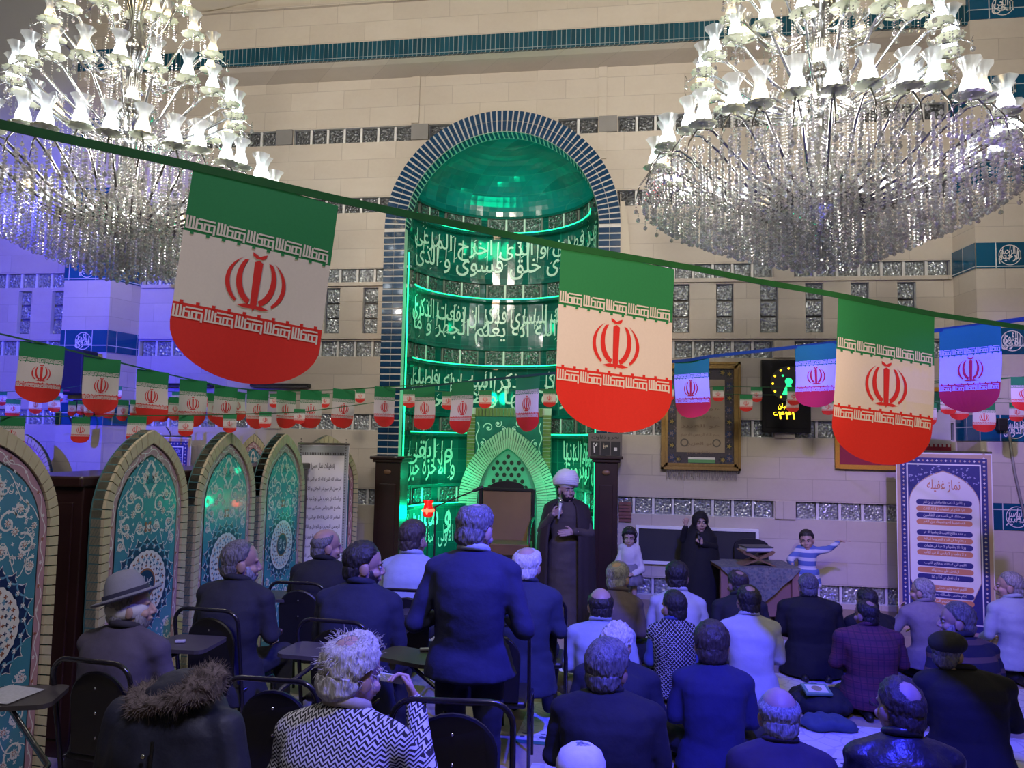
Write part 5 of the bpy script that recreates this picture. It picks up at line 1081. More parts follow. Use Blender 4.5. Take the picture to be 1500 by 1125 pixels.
# dark chair behind the table
a = atD(1093, 783, 9.75); t = thing('black_chair', 'black chair with rounded back behind the low wooden table', 'chair', (a.x, 9.62, 0)); Zc = a.z
mb = MB(); out = [(-.20, .5), (.20, .5), (.20, Zc-.08)]+[(.20*math.cos(x), Zc-.08+.08*math.sin(x)) for x in np.linspace(0, PI, 10)]; mb.prism(out, -.02, .02, lambda u, v, d: (u, d+.18, v)); mb.build('backrest', BLACK, t)
mb = MB(); mb.cbox(-.21, .21, -.20, .20, .42, .47, .015); mb.build('seat', BLACK, t)
for x in (-.18, .18):
    for y in (-.17, .18): mb = MB(); mb.tube([(x, y, .44), (x*1.05, y*1.05, 0)], .014, 8); mb.build('leg', BLACK, t)

# ------------------------------------------------------------------ prayer sheets on the floor
def m_sheet():
    s = NT('printed_prayer_sheet', .8); fx = s.f('FRACT', s.f('MULTIPLY', s.x, 2.)); n = s.noise(None, 14., 3.)
    w_ = s.t.nodes.new('ShaderNodeTexVoronoi'); w_.feature = 'DISTANCE_TO_EDGE'; w_.inputs['Scale'].default_value = 7; s.t.links.new(s.tc.outputs['Object'], w_.inputs['Vector'])
    c = s.mix(s.f('LESS_THAN', w_.outputs['Distance'], .035), (.62, .60, .60), (.48, .46, .48))
    v2 = s.t.nodes.new('ShaderNodeTexVoronoi'); v2.inputs['Scale'].default_value = 13; s.t.links.new(s.tc.outputs['Object'], v2.inputs['Vector'])
    band = s.f('MULTIPLY', s.f('GREATER_THAN', s.y, .08), s.f('LESS_THAN', s.y, .19)); orn = s.f('LESS_THAN', v2.outputs['Distance'], .32)
    c = s.mix(s.f('MULTIPLY', band, orn), c, (.05, .05, .12)); c = s.mix(s.f('LESS_THAN', s.y, .055), c, (.04, .16, .13)); s.color(c); return s.m
SHEET = m_sheet()
for k, (d, x0, x1, nm) in enumerate([(8.0, -.6, 4.6, 'before the low table'), (6.75, -.9, 4.6, 'under the row of the man in plaid'), (5.5, -.75, 4.4, 'under the man in a dark blue jumper'), (4.35, -.6, 3.6, 'nearest to the camera')]):
    y = d-.15; mb = MB(); N = 20
    for i in range(N):
        a, b = x0+(x1-x0)*i/N, x0+(x1-x0)*(i+1)/N
        for (p, q) in ((0, .4), (.4, .84)): mb.add([(a, p, .004+.003*math.sin(a*3)), (b, p, .004+.003*math.sin(b*3)), (b, q, .004), (a, q, .004)], [(0, 1, 2, 3)])
    o = tag(mb.build('prayer_sheet', SHEET), 'long white prayer sheet on the floor '+nm, 'sheet', 'white prayer sheets'); o.location = (0, y, .002); o.rotation_euler = (0, 0, R(-1))

# ------------------------------------------------------------------ folding tablet chairs
TUBE = mat('black_chair_tube', (.016, .014, .018), .22, .3, coat=.4); SEATM = mat('black_chair_vinyl', (.010, .009, .010), .45); TABM = mat('dark_tablet_board', (.060, .052, .050), .38, var=.25, scale=14)
def chair(px, py, d, yaw, label, tab=None, hz=.95, W=.45, tabsize=(.34, .34), rivets=True):
    c = atD(px, py, d); t = thing('tablet_chair', label, 'chair', (c.x, c.y, 0), R(yaw), 'folding tablet chairs'); w2 = W/2
    # origin under the back frame; the sitter faces +y
    mb = MB(); arc = lambda s: [(s*w2+(-s*.09)*(1-math.cos(x)), -.02-.01*math.sin(x), hz-.09+.09*math.sin(x)) for x in np.linspace(0, PI/2, 6)]
    mb.tube([(-w2, .12, 0), (-w2, .05, .46)]+arc(-1)+arc(1)[::-1]+[(w2, .05, .46), (w2, .12, 0)], .0125, 9); mb.build('back_frame', TUBE, t, True)
    mb = MB(); bw = w2*.68; zb = hz-.06; out = [(-bw, .48), (bw, .48), (bw*1.04, zb-.16)]+[(bw*1.04*math.cos(x), zb-.16+.15*math.sin(x)) for x in np.linspace(.2, PI-.2, 11)]+[(-bw*1.04, zb-.16)]
    fn = lambda u, v, dd: (u, .02+.03*(1-(v-.48)/.45)-.012*(1-(u/bw)**2)+dd, v); mb.prism(out, .02, -.005, fn, 0); mb.tube([fn(u, v, .006) for u, v in out], .011, 6, 0, True); mb.build('backrest', SEATM, t, fixn=True)
    if rivets:
        for v in (zb-.08, zb-.20, zb-.32): mb = MB(); mb.ell(fn(.0, v, -.008), (.007, .004, .007), n=8, m=6); mb.build('rivet', CHROME, t, True)
    mb = MB(); mb.cbox(-w2+.02, w2-.02, .06, .46, .43, .475, .018); mb.build('seat', SEATM, t, True)
    for s in (-1, 1): mb = MB(); mb.tube([(s*w2, .06, .44), (s*w2, .42, .44), (s*w2, .46, .40), (s*w2, .50, 0)], .0115, 8); mb.build('leg', TUBE, t, True)
    if tab:
        q = onZ(*tab[:2], .80); M = Matrix.Translation((c.x, c.y, 0)) @ Matrix.Rotation(R(yaw), 4, 'Z'); q = M.inverted() @ q; ry = R(tab[2] if len(tab) > 2 else 0)-R(yaw)
        a, b = tabsize; P = []
        for sx, sy, a0 in ((1, -1, -90), (1, 1, 0), (-1, 1, 90), (-1, -1, 180)):
            for k in (0, 30, 60, 90): P.append((sx*(a/2-.05)+.05*math.cos(R(a0+k)), sy*(b/2-.05)+.05*math.sin(R(a0+k))))
        cr, sr_ = math.cos(ry), math.sin(ry); mb = MB(); mb.prism(P, -.012, .010, lambda u, v, dd: (q.x+u*cr-v*sr_, q.y+u*sr_+v*cr, .80+dd)); tb = mb.build('tablet', TABM, t)
        s = 1 if q.x > -.1 else -1; mb = MB(); mb.tube([(s*w2, .2, .44), (s*w2, .30, .60), (s*w2*.95+.1*(q.x-s*w2), .34+.3*(q.y-.34), .72), (q.x, q.y-.05, .775), (q.x, q.y+.08, .785)], .0125, 8); mb.build('arm_tube', TUBE, t, True)
    return t
chair(140, 966, 3.75, -6, 'black tablet chair of the man in a grey hat', (277, 943, 3))
chair(306, 893, 4.9, -4, 'black tablet chair under the grey bearded man in a dark suit', (402, 873, 0))
chair(437, 854, 5.85, 0, 'black tablet chair of the bald man in a black coat')
chair(490, 908, 4.66, -3, 'black tablet chair behind the dark haired man in a navy jacket', (622, 897, -10))
chair(400, 994, 3.52, 0, 'empty black tablet chair left of the white haired man, wide board ahead of it', (478, 955, -4), tabsize=(.50, .30))
chair(664, 1010, 3.05, 6, 'empty black tablet chair in the foreground behind the standing man', None, 1.03, .48)
chair(783, 870, 5.5, 3, 'black chair of the white haired man in a blue jacket')
chair(722, 910, 4.65, 4, 'tall black chair frame right of the standing man', None)
chair(596, 862, 5.65, 0, 'black chair of the man in a pale shirt', None)
chair(565, 990, 3.55, 2, 'black tablet chair hidden beside the white haired man, board with a white clay stone', (602, 962, -20), tabsize=(.40, .26), hz=.60, rivets=False)
chair(-20, 1060, 2.55, -10, 'black tablet chair cut by the left edge with paper on its board', (28, 1022, 20), .85, tabsize=(.36, .30))
chair(250, 1040, 2.75, -4, 'black tablet chair under the fur hooded coat', None, .93)
CLAY = mat('pale_clay', (.42, .40, .42), .6)
for px, py, nm in ((264, 941, 'board ahead of the man in a grey hat'), (388, 873, 'board ahead of the grey bearded man'), (622, 953, 'board left of the standing man')):
    c = onZ(px, py, .812); mb = MB(); mb.cbox(-.028, .028, -.018, .018, 0, .014, .004); o = tag(mb.build('clay_stone', CLAY), 'small pale prayer clay stone on the '+nm, 'prayer stone', 'prayer clay stones'); o.location = c; o.rotation_euler = (0, 0, R(20))
c = onZ(12, 1018, .812); mb = MB(); mb.add([(x, y, .004*math.sin(x*30)+.003) for x, y in ((-.12, -.1), (.1, -.12), (.11, .1), (-.1, .13))], [(0, 1, 2, 3)]); o = tag(mb.build('paper', mat('newspaper', (.45, .45, .47), .8, var=.25, scale=60)), 'folded printed paper on the chair board at the left edge', 'paper'); o.location = c

# ------------------------------------------------------------------ people
def fuse(mb, voxel, smooth=3):
    """melts overlapping closed shapes into one continuous surface"""
    me = mb.mesh('fuse', []); bm = bmesh.new(); bm.from_mesh(me); bmesh.ops.recalc_face_normals(bm, faces=bm.faces[:]); bm.to_mesh(me); bm.free()
    o = bpy.data.objects.new('fuse', me); COL.objects.link(o)
    m = o.modifiers.new('r', 'REMESH'); m.mode = 'VOXEL'; m.voxel_size = voxel
    if smooth: s = o.modifiers.new('s', 'SMOOTH'); s.iterations = smooth; s.factor = .5
    dg = bpy.context.evaluated_depsgraph_get(); dg.update(); e = o.evaluated_get(dg).to_mesh()
    n = len(e.vertices); v = np.empty(n*3, np.float32); e.vertices.foreach_get('co', v); f = [tuple(p.vertices) for p in e.polygons]
    nr = np.empty(n*3, np.float32); e.vertices.foreach_get('normal', nr)
    bpy.data.objects.remove(o); bpy.data.meshes.remove(me); return v.reshape(-1, 3), f, nr.reshape(-1, 3)
def folds(v, n, amp, seed, sx=4., sz=9.):
    out = v.copy()
    for i in range(len(v)):
        p = v[i]; q = noise.noise((p[0]*sx+seed*3.1, p[1]*sx, p[2]*sz+p[0]*3))+.5*noise.noise((p[0]*sx*2.6, p[1]*sx*2.6+seed, p[2]*sz*2)); out[i] = p+n[i]*amp*q
    return out
def add_mesh(name, vf, m, parent=None):
    me = bpy.data.meshes.new(name); me.from_pydata([tuple(map(float, p)) for p in vf[0]], [], vf[1]); me.materials.append(m); me.update(); o = link(name, me, parent); return sm(o)
def hand(mb, wr, dr, nr, k=1., curl=.5, thumb=1, grip=False):
    """palm, four unequal bent fingers and a side thumb; dr = towards the fingertips, nr = out of the back of the hand"""
    d = Vector(dr).normalized(); n = Vector(nr); n = (n-d*n.dot(d)).normalized(); s = d.cross(n)*thumb; wr = Vector(wr)
    for j in range(4):
        o = (-.030+.020*j)*k; mb.cap(wr+s*o*.6+d*.01*k, .014*k, wr+s*o+d*.085*k, .011*k, 8)
    mb.ell(wr+d*.05*k, (.012*k, .04*k, .045*k), Matrix((n, s, d)).transposed(), 10, 8)
    for j, L in enumerate((.060, .075, .080, .070)):
        o = (-.031+.021*j)*k; a = wr+s*o+d*.088*k; c1 = curl*(.75+.1*j) if not grip else 1.25; c2 = c1*1.9
        b = a+(d*math.cos(c1)-n*math.sin(c1))*L*.5*k; c = b+(d*math.cos(c2)-n*math.sin(c2))*L*.32*k; e = c+(d*math.cos(c2*1.25)-n*math.sin(c2*1.25))*L*.24*k
        mb.cap(a, .0095*k, b, .0088*k, 8); mb.cap(b, .0088*k, c, .008*k, 8); mb.cap(c, .008*k, e, .0068*k, 8)
    a = wr+s*.028*k+d*.022*k; b = a+(s*.8+d*.65-n*.35).normalized()*.042*k; c = b+(s*(-.1 if grip else .35)+d*.9-n*(.7 if grip else .3)).normalized()*.034*k
    mb.cap(a, .014*k, b, .0105*k, 8); mb.cap(b, .0105*k, c, .0085*k, 8)
SK = {}
def skin(rgb): return mat('skin_%d' % int(rgb[0]*1000), rgb, .5, var=.08, scale=14)
def m_hair(name, a, b):
    if name in MATS: return MATS[name]
    s = NT(name, .5); n = s.noise(s.vec(s.f('MULTIPLY', s.x, 1.), s.y, s.f('MULTIPLY', s.z, .22)), 130., 3.); n2 = s.noise(None, 14., 2.)
    s.color(s.mix(s.f('MULTIPLY', s.f('SUBTRACT', s.f('ADD', n, s.f('MULTIPLY', n2, .4)), .42), 2.2), a, b)); s.bump(n, .9, .008); return s.m
HB = m_hair('black_hair', (.004, .004, .005), (.022, .018, .018)); HG = m_hair('grey_hair', (.02, .02, .022), (.17, .16, .165)); HGL = m_hair('light_grey_hair', (.05, .05, .055), (.34, .33, .33)); HW = m_hair('white_hair', (.30, .29, .28), (.66, .63, .60)); HBR = m_hair('brown_hair', (.014, .009, .007), (.06, .045, .038))
SKC, SKR = (0, -.012, .036), (.077, .098, .087)
def head_mb(k=1., nose=1.):
    mb = MB(); E = mb.ell
    E(SKC, SKR, n=24, m=16); E((0, .026, -.040), (.060, .066, .070), n=20, m=14); E((0, .055, -.092), (.030, .030, .024)); E((0, .0, -.055), (.058, .055, .055)); E((0, -.034, -.030), (.066, .068, .078), n=18, m=14)
    mb.cap((0, .088, .012), .009, (0, .108*nose, -.026), .0135); E((0, .098, -.034), (.020, .012, .010)); mb.cap((-.036, .078, .024), .010, (.036, .078, .024), .010)
    for s in (-1, 1): E((s*.042, .064, -.030), (.022, .022, .022)); E((s*.076, -.008, -.012), (.011, .026, .034), Matrix.Rotation(R(-s*18), 3, 'Z')); E((s*.080, -.014, -.006), (.008, .020, .026), Matrix.Rotation(R(-s*25), 3, 'Z'))
    E((0, .087, -.060), (.026, .014, .007)); E((0, .085, -.070), (.022, .013, .008)); return mb
_hv = {}
def head_base(vox=.0055):
    if vox not in _hv: _hv[vox] = fuse(head_mb(), vox, 2)
    return _hv[vox]
def hairmask(p, st):
    """signed height above the hairline (about degrees); negative = bare skin"""
    x, y, z = p[0], p[1]+.012, p[2]; az = abs(math.degrees(math.atan2(x, y)))
    zl = np.interp(az, [0, 30, 55, 75, 92, 110, 135, 180], st.get('line', [.090, .086, .066, .022, -.012, -.05, -.088, -.096])); m = (z-zl)*620
    if abs(x) > .0765 and -.055 < z < .022 and -.045 < y-.012 < .03: m = min(m, -3)
    if 'crown' in st:
        r, ce = st['crown']; d = Vector((x, y, (z-SKC[2])*1.1)).normalized().dot(Vector((0, -math.cos(R(ce)), math.sin(R(ce))))); m = min(m, math.degrees(math.acos(max(-1, min(1, d))))-r)
    return m
def hair_obj(st, H, m, parent, thick=.012, fluff=.006, seed=0):
    hv, hf, hn = head_base(); q = []; out = []
    for p, n in zip(hv, hn):
        k = hairmask(p, st)+2.5*noise.noise((p[0]*60+seed, p[1]*60, p[2]*60)); q.append(k); s = max(0, min(1, (k+2)/26)); s = s*s*(3-2*s)
        t = .0012+thick*s+fluff*s*(noise.noise((p[0]*80+seed, p[1]*80, p[2]*45))+.5*noise.noise((p[0]*190, p[1]*190, p[2]*80+seed)))
        out.append(H @ Vector((float(p[0]+n[0]*t), float(p[1]+n[1]*t), float(p[2]+n[2]*t))))
    fs = [f for f in hf if all(q[i] > -2 for i in f)]; used = sorted({i for f in fs for i in f}); ix = {j: i for i, j in enumerate(used)}
    me = bpy.data.meshes.new('hair'); me.from_pydata([out[j] for j in used], [], [[ix[i] for i in f] for f in fs]); me.materials.append(m); me.update(); return sm(link('hair', me, parent))
def beard_obj(H, m, parent, size=1.):
    bm = bmesh.new(); bmesh.ops.create_icosphere(bm, subdivisions=4, radius=1); dl = []
    for v in bm.verts:
        x, y, z = v.co; az = abs(math.degrees(math.atan2(x, y))); el = math.degrees(math.asin(max(-1, min(1, z))))
        up = np.interp(az, [0, 22, 40, 75, 100], [-4, -2, -14, 30, 30]); mouth = (az < 20 and -14 < el < 4)
        if el > up or az > 98 or mouth: dl.append(v); continue
        t = .007*size*(1+.6*noise.noise((x*8, y*8, z*8))); v.co = Vector((x*(.061+t), .024+y*(.069+t), -.045+z*(.071+t*1.4)))
    bmesh.ops.delete(bm, geom=dl, context='VERTS'); me = bpy.data.meshes.new('beard'); bm.to_mesh(me); bm.free(); me.materials.append(m); me.transform(H); return sm(link('beard', me, parent))
EYEW = mat('eye_white', (.55, .53, .50), .2); EYED = mat('eye_iris', (.02, .012, .008), .15)
def face_parts(H, parent, brow, lips=None):
    for s in (-1, 1):
        mb = MB(); mb.ell((s*.031, .0795, .004), (.0125, .008, .0075), n=12, m=8); o = mb.build('eye', EYEW, parent, True); o.data.transform(H)
        mb = MB(); mb.ell((s*.031, .0870, .004), (.0058, .003, .0062), n=10, m=6); i = mb.build('iris', EYED, o, True); i.data.transform(H)
        mb = MB(); mb.tube([(s*.012, .093, .022), (s*.030, .0915, .027), (s*.050, .078, .021)], [.003, .0042, .002], 6); b = mb.build('eyebrow', brow, parent, True); b.data.transform(H)
    if lips: mb = MB(); mb.ell((0, .0945, -.0615), (.022, .008, .0042), n=12, m=6); mb.ell((0, .093, -.070), (.018, .008, .0048), n=12, m=6); o = mb.build('lips', lips, parent, True); o.data.transform(H)
def person(label, px, py, ytop, d, width, pose, top, skinc=(.36, .22, .16), hair=None, hairm=HB, yaw=0., lean=8., hyaw=0., hpitch=0., bottom=None, arms=None, headk=1., beard=None, beardsize=1., face=False, hidehands=False, collar=None, bulk=1., hem=0., vest=None, legs=True, group='seated congregation', voxel=.014, hz=None, sx=0., htilt=0., hairthick=.012, fluff=.006, lapel=False, foldamp=.010, sleeves=True, cat='person', shoes=None, hoff=(0, 0)):
    c = atD(px, py, d); ht = hz if hz else atD(px, ytop, d).z; a = R(lean); sd = px*.13
    headk *= 1.12; tl, hd, hh = .46, .172, .122*headk
    pz0 = {'floor': .13, 'kneel': .25, 'stand': .94, 'chair': 0}[pose]
    if pose == 'chair': S = (ht-.53)/((tl+hd)*math.cos(a)+hh); pz = .53
    else: S = ht/(pz0+(tl+hd)*math.cos(a)+hh); pz = pz0*S
    u = Vector((sx, math.sin(a), math.cos(a))); f = Vector((0, math.cos(a), -math.sin(a))); X = Vector((1, 0, 0)); Pv = Vector((0, 0, pz)); k = S
    sw = width/2-.062*bulk; Sh = Pv+u*tl*k
    hc = Sh+u*hd*k*.99+Vector((hoff[0], .035*k+hoff[1], 0)); hk = k*headk if pose != 'stand' else headk*ht/1.72
    H = Matrix.Translation(hc) @ Matrix.Rotation(R(hyaw), 4, 'Z') @ Matrix.Rotation(R(htilt), 4, 'Y') @ Matrix.Rotation(R(-hpitch), 4, 'X') @ Matrix.Scale(hk, 4)
    el = {}; wr = {}; hdv = {}
    for s in (-1, 1):
        if pose in ('floor', 'kneel'): el[s] = Vector((s*(sw+.055), .05, pz+.19*k)); wr[s] = Vector((s*.13, .30*k, pz+.10*k)); hdv[s] = ((-s*.6, .5, -.2), (0, .3, 1))
        elif pose == 'chair': el[s] = Vector((s*(sw+.06), .06, pz+.20*k)); wr[s] = Vector((s*.13, .33*k, pz+.15*k)); hdv[s] = ((-s*.4, .8, -.1), (0, .1, 1))
        else: el[s] = Vector((s*(sw+.055), -.02, Sh.z-.30*k)); wr[s] = Vector((s*.14, .24*k, Sh.z-.34*k)); hdv[s] = ((-s*.5, .8, .1), (0, .1, 1))
    if arms:
        for s, v in arms.items(): el[s] = Vector(v[0]); wr[s] = Vector(v[1]); hdv[s] = (v[2], v[3])
    sh = {s: Sh+X*s*sw-u*.035*k for s in (-1, 1)}
    hip = {s: Pv+X*s*.095*k for s in (-1, 1)}
    if pose == 'floor': kn = {s: Vector((s*.34*k, .34*k, .13*k)) for s in (-1, 1)}; an = {s: Vector((-s*.12*k, .36*k+.05*s, .06*k)) for s in (-1, 1)}; toe = {s: an[s]+Vector((-s*.14*k, .06, -.02)) for s in (-1, 1)}
    elif pose == 'kneel': kn = {s: Vector((s*.16*k, .40*k, .075*k)) for s in (-1, 1)}; an = {s: Vector((s*.10*k, -.10*k, .06*k)) for s in (-1, 1)}; toe = {s: an[s]+Vector((s*.01, -.15*k, -.02)) for s in (-1, 1)}
    elif pose == 'chair': kn = {s: Vector((s*.14*k, .43*k, .52)) for s in (-1, 1)}; an = {s: Vector((s*.13*k, .42*k, .09)) for s in (-1, 1)}; toe = {s: an[s]+Vector((s*.02, .16*k, -.05)) for s in (-1, 1)}
    else: kn = {s: Vector((s*.10*k, .02, .50*k)) for s in (-1, 1)}; an = {s: Vector((s*.10*k, -.01, .09*k)) for s in (-1, 1)}; toe = {s: an[s]+Vector((s*.02, .15*k, -.055*k)) for s in (-1, 1)}
    w_ = (width/2)/.25
    def torso(mb, g, low=True):
        tt = [(-.10, .165, .125), (0, .178, .13), (.12, .165, .118), (.24, .172, .122), (.36, .186, .125), (.43, .18, .112), (.49, .125, .085), (.535, .068, .064)]
        cv = lambda t: Pv+u*t*k-f*(.045*k*math.sin(max(0, min(1, t/.5))*PI)*(lean > 2))
        mb.loft([(cv(t), rx*w_*k**.3*bulk**.5+g, ry*k**.5*bulk+g, X, f) for t, rx, ry in tt], 20, 0, 2.3)
        for s in (-1, 1): mb.cap(Sh+u*.035*k, .055*k+g, sh[s], .058*bulk*k**.5+g)
    # the body: trunk and limbs, finer head and hands, one mesh
    mb = MB(); torso(mb, -.014)
    for s in (-1, 1):
        mb.cap(sh[s], .045*k, el[s], .036*k); mb.cap(el[s], .036*k, wr[s], .025*k)
        if legs: mb.cap(hip[s], .080*k, kn[s], .052*k); mb.cap(kn[s], .050*k, an[s], .032*k); mb.cap(an[s], .034*k, toe[s], .026*k)
    mb.cap(Sh+u*.02*k, .058*k, H @ Vector((0, -.026, -.045)), .056*hk)
    v, fc, n = fuse(mb, voxel, 2); V_ = [v]; F_ = list(fc); off = len(v)
    hvv, hf, _ = head_base(); hvv = np.array([tuple(H @ Vector(map(float, p))) for p in hvv]); V_.append(hvv); F_ += [tuple(i+off for i in q) for q in hf]; off += len(hvv)
    if not hidehands:
        for s in (-1, 1):
            mb = MB(); ex = (arms or {}).get(s, ()); hand(mb, wr[s]+Vector(hdv[s][0]).normalized()*.01, hdv[s][0], hdv[s][1], .98*k if pose != 'stand' else ht/1.72, ex[4] if len(ex) > 4 else .45, s*(ex[6] if len(ex) > 6 else -1), ex[5] if len(ex) > 5 else False)
            mb.cap(wr[s]-Vector(hdv[s][0]).normalized()*.03*k, .026*k, wr[s]+Vector(hdv[s][0]).normalized()*.02*k, .024*k); hv, hf2, _ = fuse(mb, .0045, 1); V_.append(hv); F_ += [tuple(i+off for i in q) for q in hf2]; off += len(hv)
    body = add_mesh('person', (np.concatenate(V_), F_), skin(skinc)); body.location = (c.x, c.y, 0); body.rotation_euler = (0, 0, R(yaw)); tag(body, label, cat, group)
    # garments
    if top is not None:
        mb = MB(); torso(mb, .016*bulk)
        if hem:
            hb = Pv.copy(); mb.loft([(Pv+u*.06, .175*w_+.03, .135*bulk+.02, X, f), (Vector((0, -.0, max(pz-hem*.5, .05))), .19*w_+.04, .165*bulk+.02, X, Vector((0, 1, 0))), (Vector((0, .02, max(.025, pz-hem))), .20*w_+.05, .19*bulk+.02, X, Vector((0, 1, 0)))], 20, 0, 2.3)
        if sleeves:
            for s in (-1, 1): mb.cap(sh[s], .064*bulk*k**.5, el[s], .054*bulk*k**.5); mb.cap(el[s], .054*bulk*k**.5, wr[s]-(wr[s]-el[s]).normalized()*.015, .040*bulk*k**.5)
        v, fc, n = fuse(mb, voxel, 3); add_mesh('top', (folds(v, n, foldamp, sd), fc), top, body)
        mb = MB(); cm = collar or top; nc = Sh+u*.068*k+Vector((0, .005, 0)); pts = [nc+X*(.070*k*math.cos(t))+f*(.068*k*math.sin(t))+u*(.012-.018*math.sin(t)) for t in np.linspace(0, 2*PI, 20)[:-1]]
        mb.tube(pts, .021*k, 8, 0, True); mb.build('collar', cm, body, True)
    if vest is not None:
        mb = MB(); torso(mb, .030*bulk); v, fc, n = fuse(mb, voxel, 3); add_mesh('vest', (folds(v, n, .006, sd), fc), vest, body)
    if bottom is not None and legs:
        mb = MB(); mb.ell(Pv-u*.03*k, (.185*w_*k**.3+.01, .145*k, .115*k), n=16, m=10)
        for s in (-1, 1): mb.cap(hip[s], .098*k, kn[s], .070*k); mb.cap(kn[s], .068*k, an[s], .052*k)
        v, fc, n = fuse(mb, voxel, 3); add_mesh('trousers', (folds(v, n, .012, sd+1), fc), bottom, body)
        for s in (-1, 1): mb = MB(); mb.cap(an[s], .042*k, toe[s], .036*k); mb.ell((an[s]+toe[s])/2, (.045*k, .045*k, .04*k)); v, fc, n = fuse(mb, .010, 2); add_mesh('shoe' if pose in ('chair', 'stand') else 'sock', (v, fc), shoes or BLACK, body)
    if hair is not None: hair_obj(hair, H, hairm, body, hairthick, fluff, sd)
    if beard is not None: beard_obj(H, beard, body, beardsize)
    if face: face_parts(H, body, hairm, mat('lips', (.30, .12, .10), .4))
    body['_h'] = 0; del body['_h']
    return body, H, dict(Sh=Sh, u=u, f=f, Pv=Pv, sh=sh, el=el, wr=wr, k=k, sw=sw, X=X, hc=hc, hk=hk, pz=pz)
def cloth(name, rgb, rough=.85, var=.14, scale=30): return mat(name, rgb, rough, var=var, scale=scale, bump=.15)
def m_plaid():
    s = NT('plum_plaid_cloth', .85); lx = s.f('PINGPONG', s.f('MULTIPLY', s.x, 1), .022); lz = s.f('PINGPONG', s.z, .022); a = s.f('LESS_THAN', lx, .004); b = s.f('LESS_THAN', lz, .004); w2 = s.f('LESS_THAN', s.f('PINGPONG', s.z, .044), .012)
    c = s.mix(s.f('MULTIPLY', w2, .5), (.085, .022, .045), (.16, .03, .05)); c = s.mix(s.f('MULTIPLY', s.f('MAXIMUM', a, b), .7), c, (.03, .012, .03)); s.color(c); return s.m
def m_herring():
    s = NT('herringbone_knit', .9); tri = s.f('PINGPONG', s.x, .0135); q = s.f('FRACT', s.f('MULTIPLY', s.f('ADD', s.z, s.f('MULTIPLY', tri, .95)), 70)); s.color(s.mix(s.f('GREATER_THAN', q, .5), (.62, .61, .64), (.018, .016, .022))); return s.m
def m_vest():
    s = NT('patterned_vest_knit', .9); a = s.f('PINGPONG', s.f('ADD', s.x, s.z), .0155); b = s.f('PINGPONG', s.f('SUBTRACT', s.x, s.z), .0155); dots = s.f('MULTIPLY', s.f('GREATER_THAN', a, .0125), s.f('GREATER_THAN', b, .0)); d2 = s.f('MULTIPLY', s.f('GREATER_THAN', b, .0125), 1.); m = s.f('MAXIMUM', dots, d2); fx = s.f('GREATER_THAN', s.noise(None, 150., 1.), .42); s.color(s.mix(s.f('MULTIPLY', m, fx), (.008, .008, .012), (.42, .42, .46))); return s.m
def m_stripes(name, z0, pitch, duty, c1, c2):
    s = NT(name, .9); q = s.f('FRACT', s.f('MULTIPLY', s.f('SUBTRACT', s.z, z0), 1/pitch)); s.color(s.mix(s.f('GREATER_THAN', q, duty), c1, c2)); return s.m
C_ = cloth; NAVYJ = C_('navy_jacket', (.010, .012, .030)); BLKC = C_('black_coat', (.006, .006, .008)); DKSUIT = C_('dark_suit', (.014, .014, .018)); TROU = C_('dark_trousers', (.014, .014, .020))
SHIRT = C_('white_shirt', (.42, .43, .47), .8, .05); PALEB = C_('pale_blue_shirt', (.30, .34, .43), .8, .05); OLD = (.40, .26, .20); MID = (.34, .21, .155)
S_FULL = {}; S_OLDB = {'line': [.115, .112, .095, .04, -.012, -.05, -.088, -.096], 'crown': (36, 66)}; S_BALD = {'line': [.15, .13, .10, .045, -.008, -.05, -.088, -.096], 'crown': (56, 70)}; S_REC = {'line': [.108, .106, .080, .030, -.012, -.05, -.088, -.096]}; S_CROWN = {'line': [.098, .096, .070, .024, -.012, -.05, -.088, -.096], 'crown': (22, 58)}
# --- seated on chairs at the left
b, H, J = person('older man in a grey felt hat and purplish jacket on the leftmost chair', 176, 950, 858, 4.05, .54, 'chair', C_('mauve_grey_jacket', (.075, .062, .085)), OLD, S_OLDB, HGL, -8, 3, -52, -2, TROU, hem=.30, headk=1.0, collar=C_('dark_collar', (.03, .026, .034)), beard=HGL)
FELT = C_('grey_felt', (.20, .20, .24), .9, .1); hat = MB()
hat.lathe([(0, .175), (.03, .172), (.062, .160), (.084, .12), (.098, .06), (.102, .045)], 28, wav=lambda i, a: (-.10*abs(math.cos(a))**6 if i in (1, 2) else 0))
o = hat.build('fedora_crown', FELT, b, True); br = MB(); br.lathe([(.100, .05), (.125, .042), (.152, .048), (.158, .056), (.150, .058), (.122, .054), (.100, .062)], 32, wav=lambda i, a: 0); br2 = br.build('fedora_brim', FELT, o, True); bd = MB(); bd.lathe([(.1035, .046), (.103, .078), (.099, .08)], 28); bd2 = bd.build('hat_band', C_('dark_ribbon', (.02, .02, .045)), o, True)
HM = H @ Matrix.Translation((0, -.01, .005)) @ Matrix.Rotation(R(14), 4, 'X') @ Matrix.Rotation(R(-8), 4, 'Y') @ Matrix.Scale(1.08, 4)
for q in (o, br2, bd2): q.data.transform(HM)
mb = MB(); v, fc, n = (lambda m: fuse(m, .008, 2))((lambda m: (m.ell((0, -.02, .0), (.088, .105, .075), n=16, m=10), m)[1])(MB())); o = add_mesh('white_cap_lining', (v, fc), C_('white_knit_cap', (.62, .60, .56)), b); o.data.transform(H)
person('grey bearded man in a dark suit on the second chair along the tiled panels', 338, 880, 797, 5.1, .55, 'chair', DKSUIT, MID, S_REC, HG, -6, 6, -50, 4, TROU, beard=HGL, hem=.2)
person('bald man in a black coat seated before the white prayer poster', 468, 835, 778, 6.1, .54, 'chair', BLKC, MID, S_BALD, HG, -4, 8, -50, 4, TROU, bulk=1.12, hem=.2)
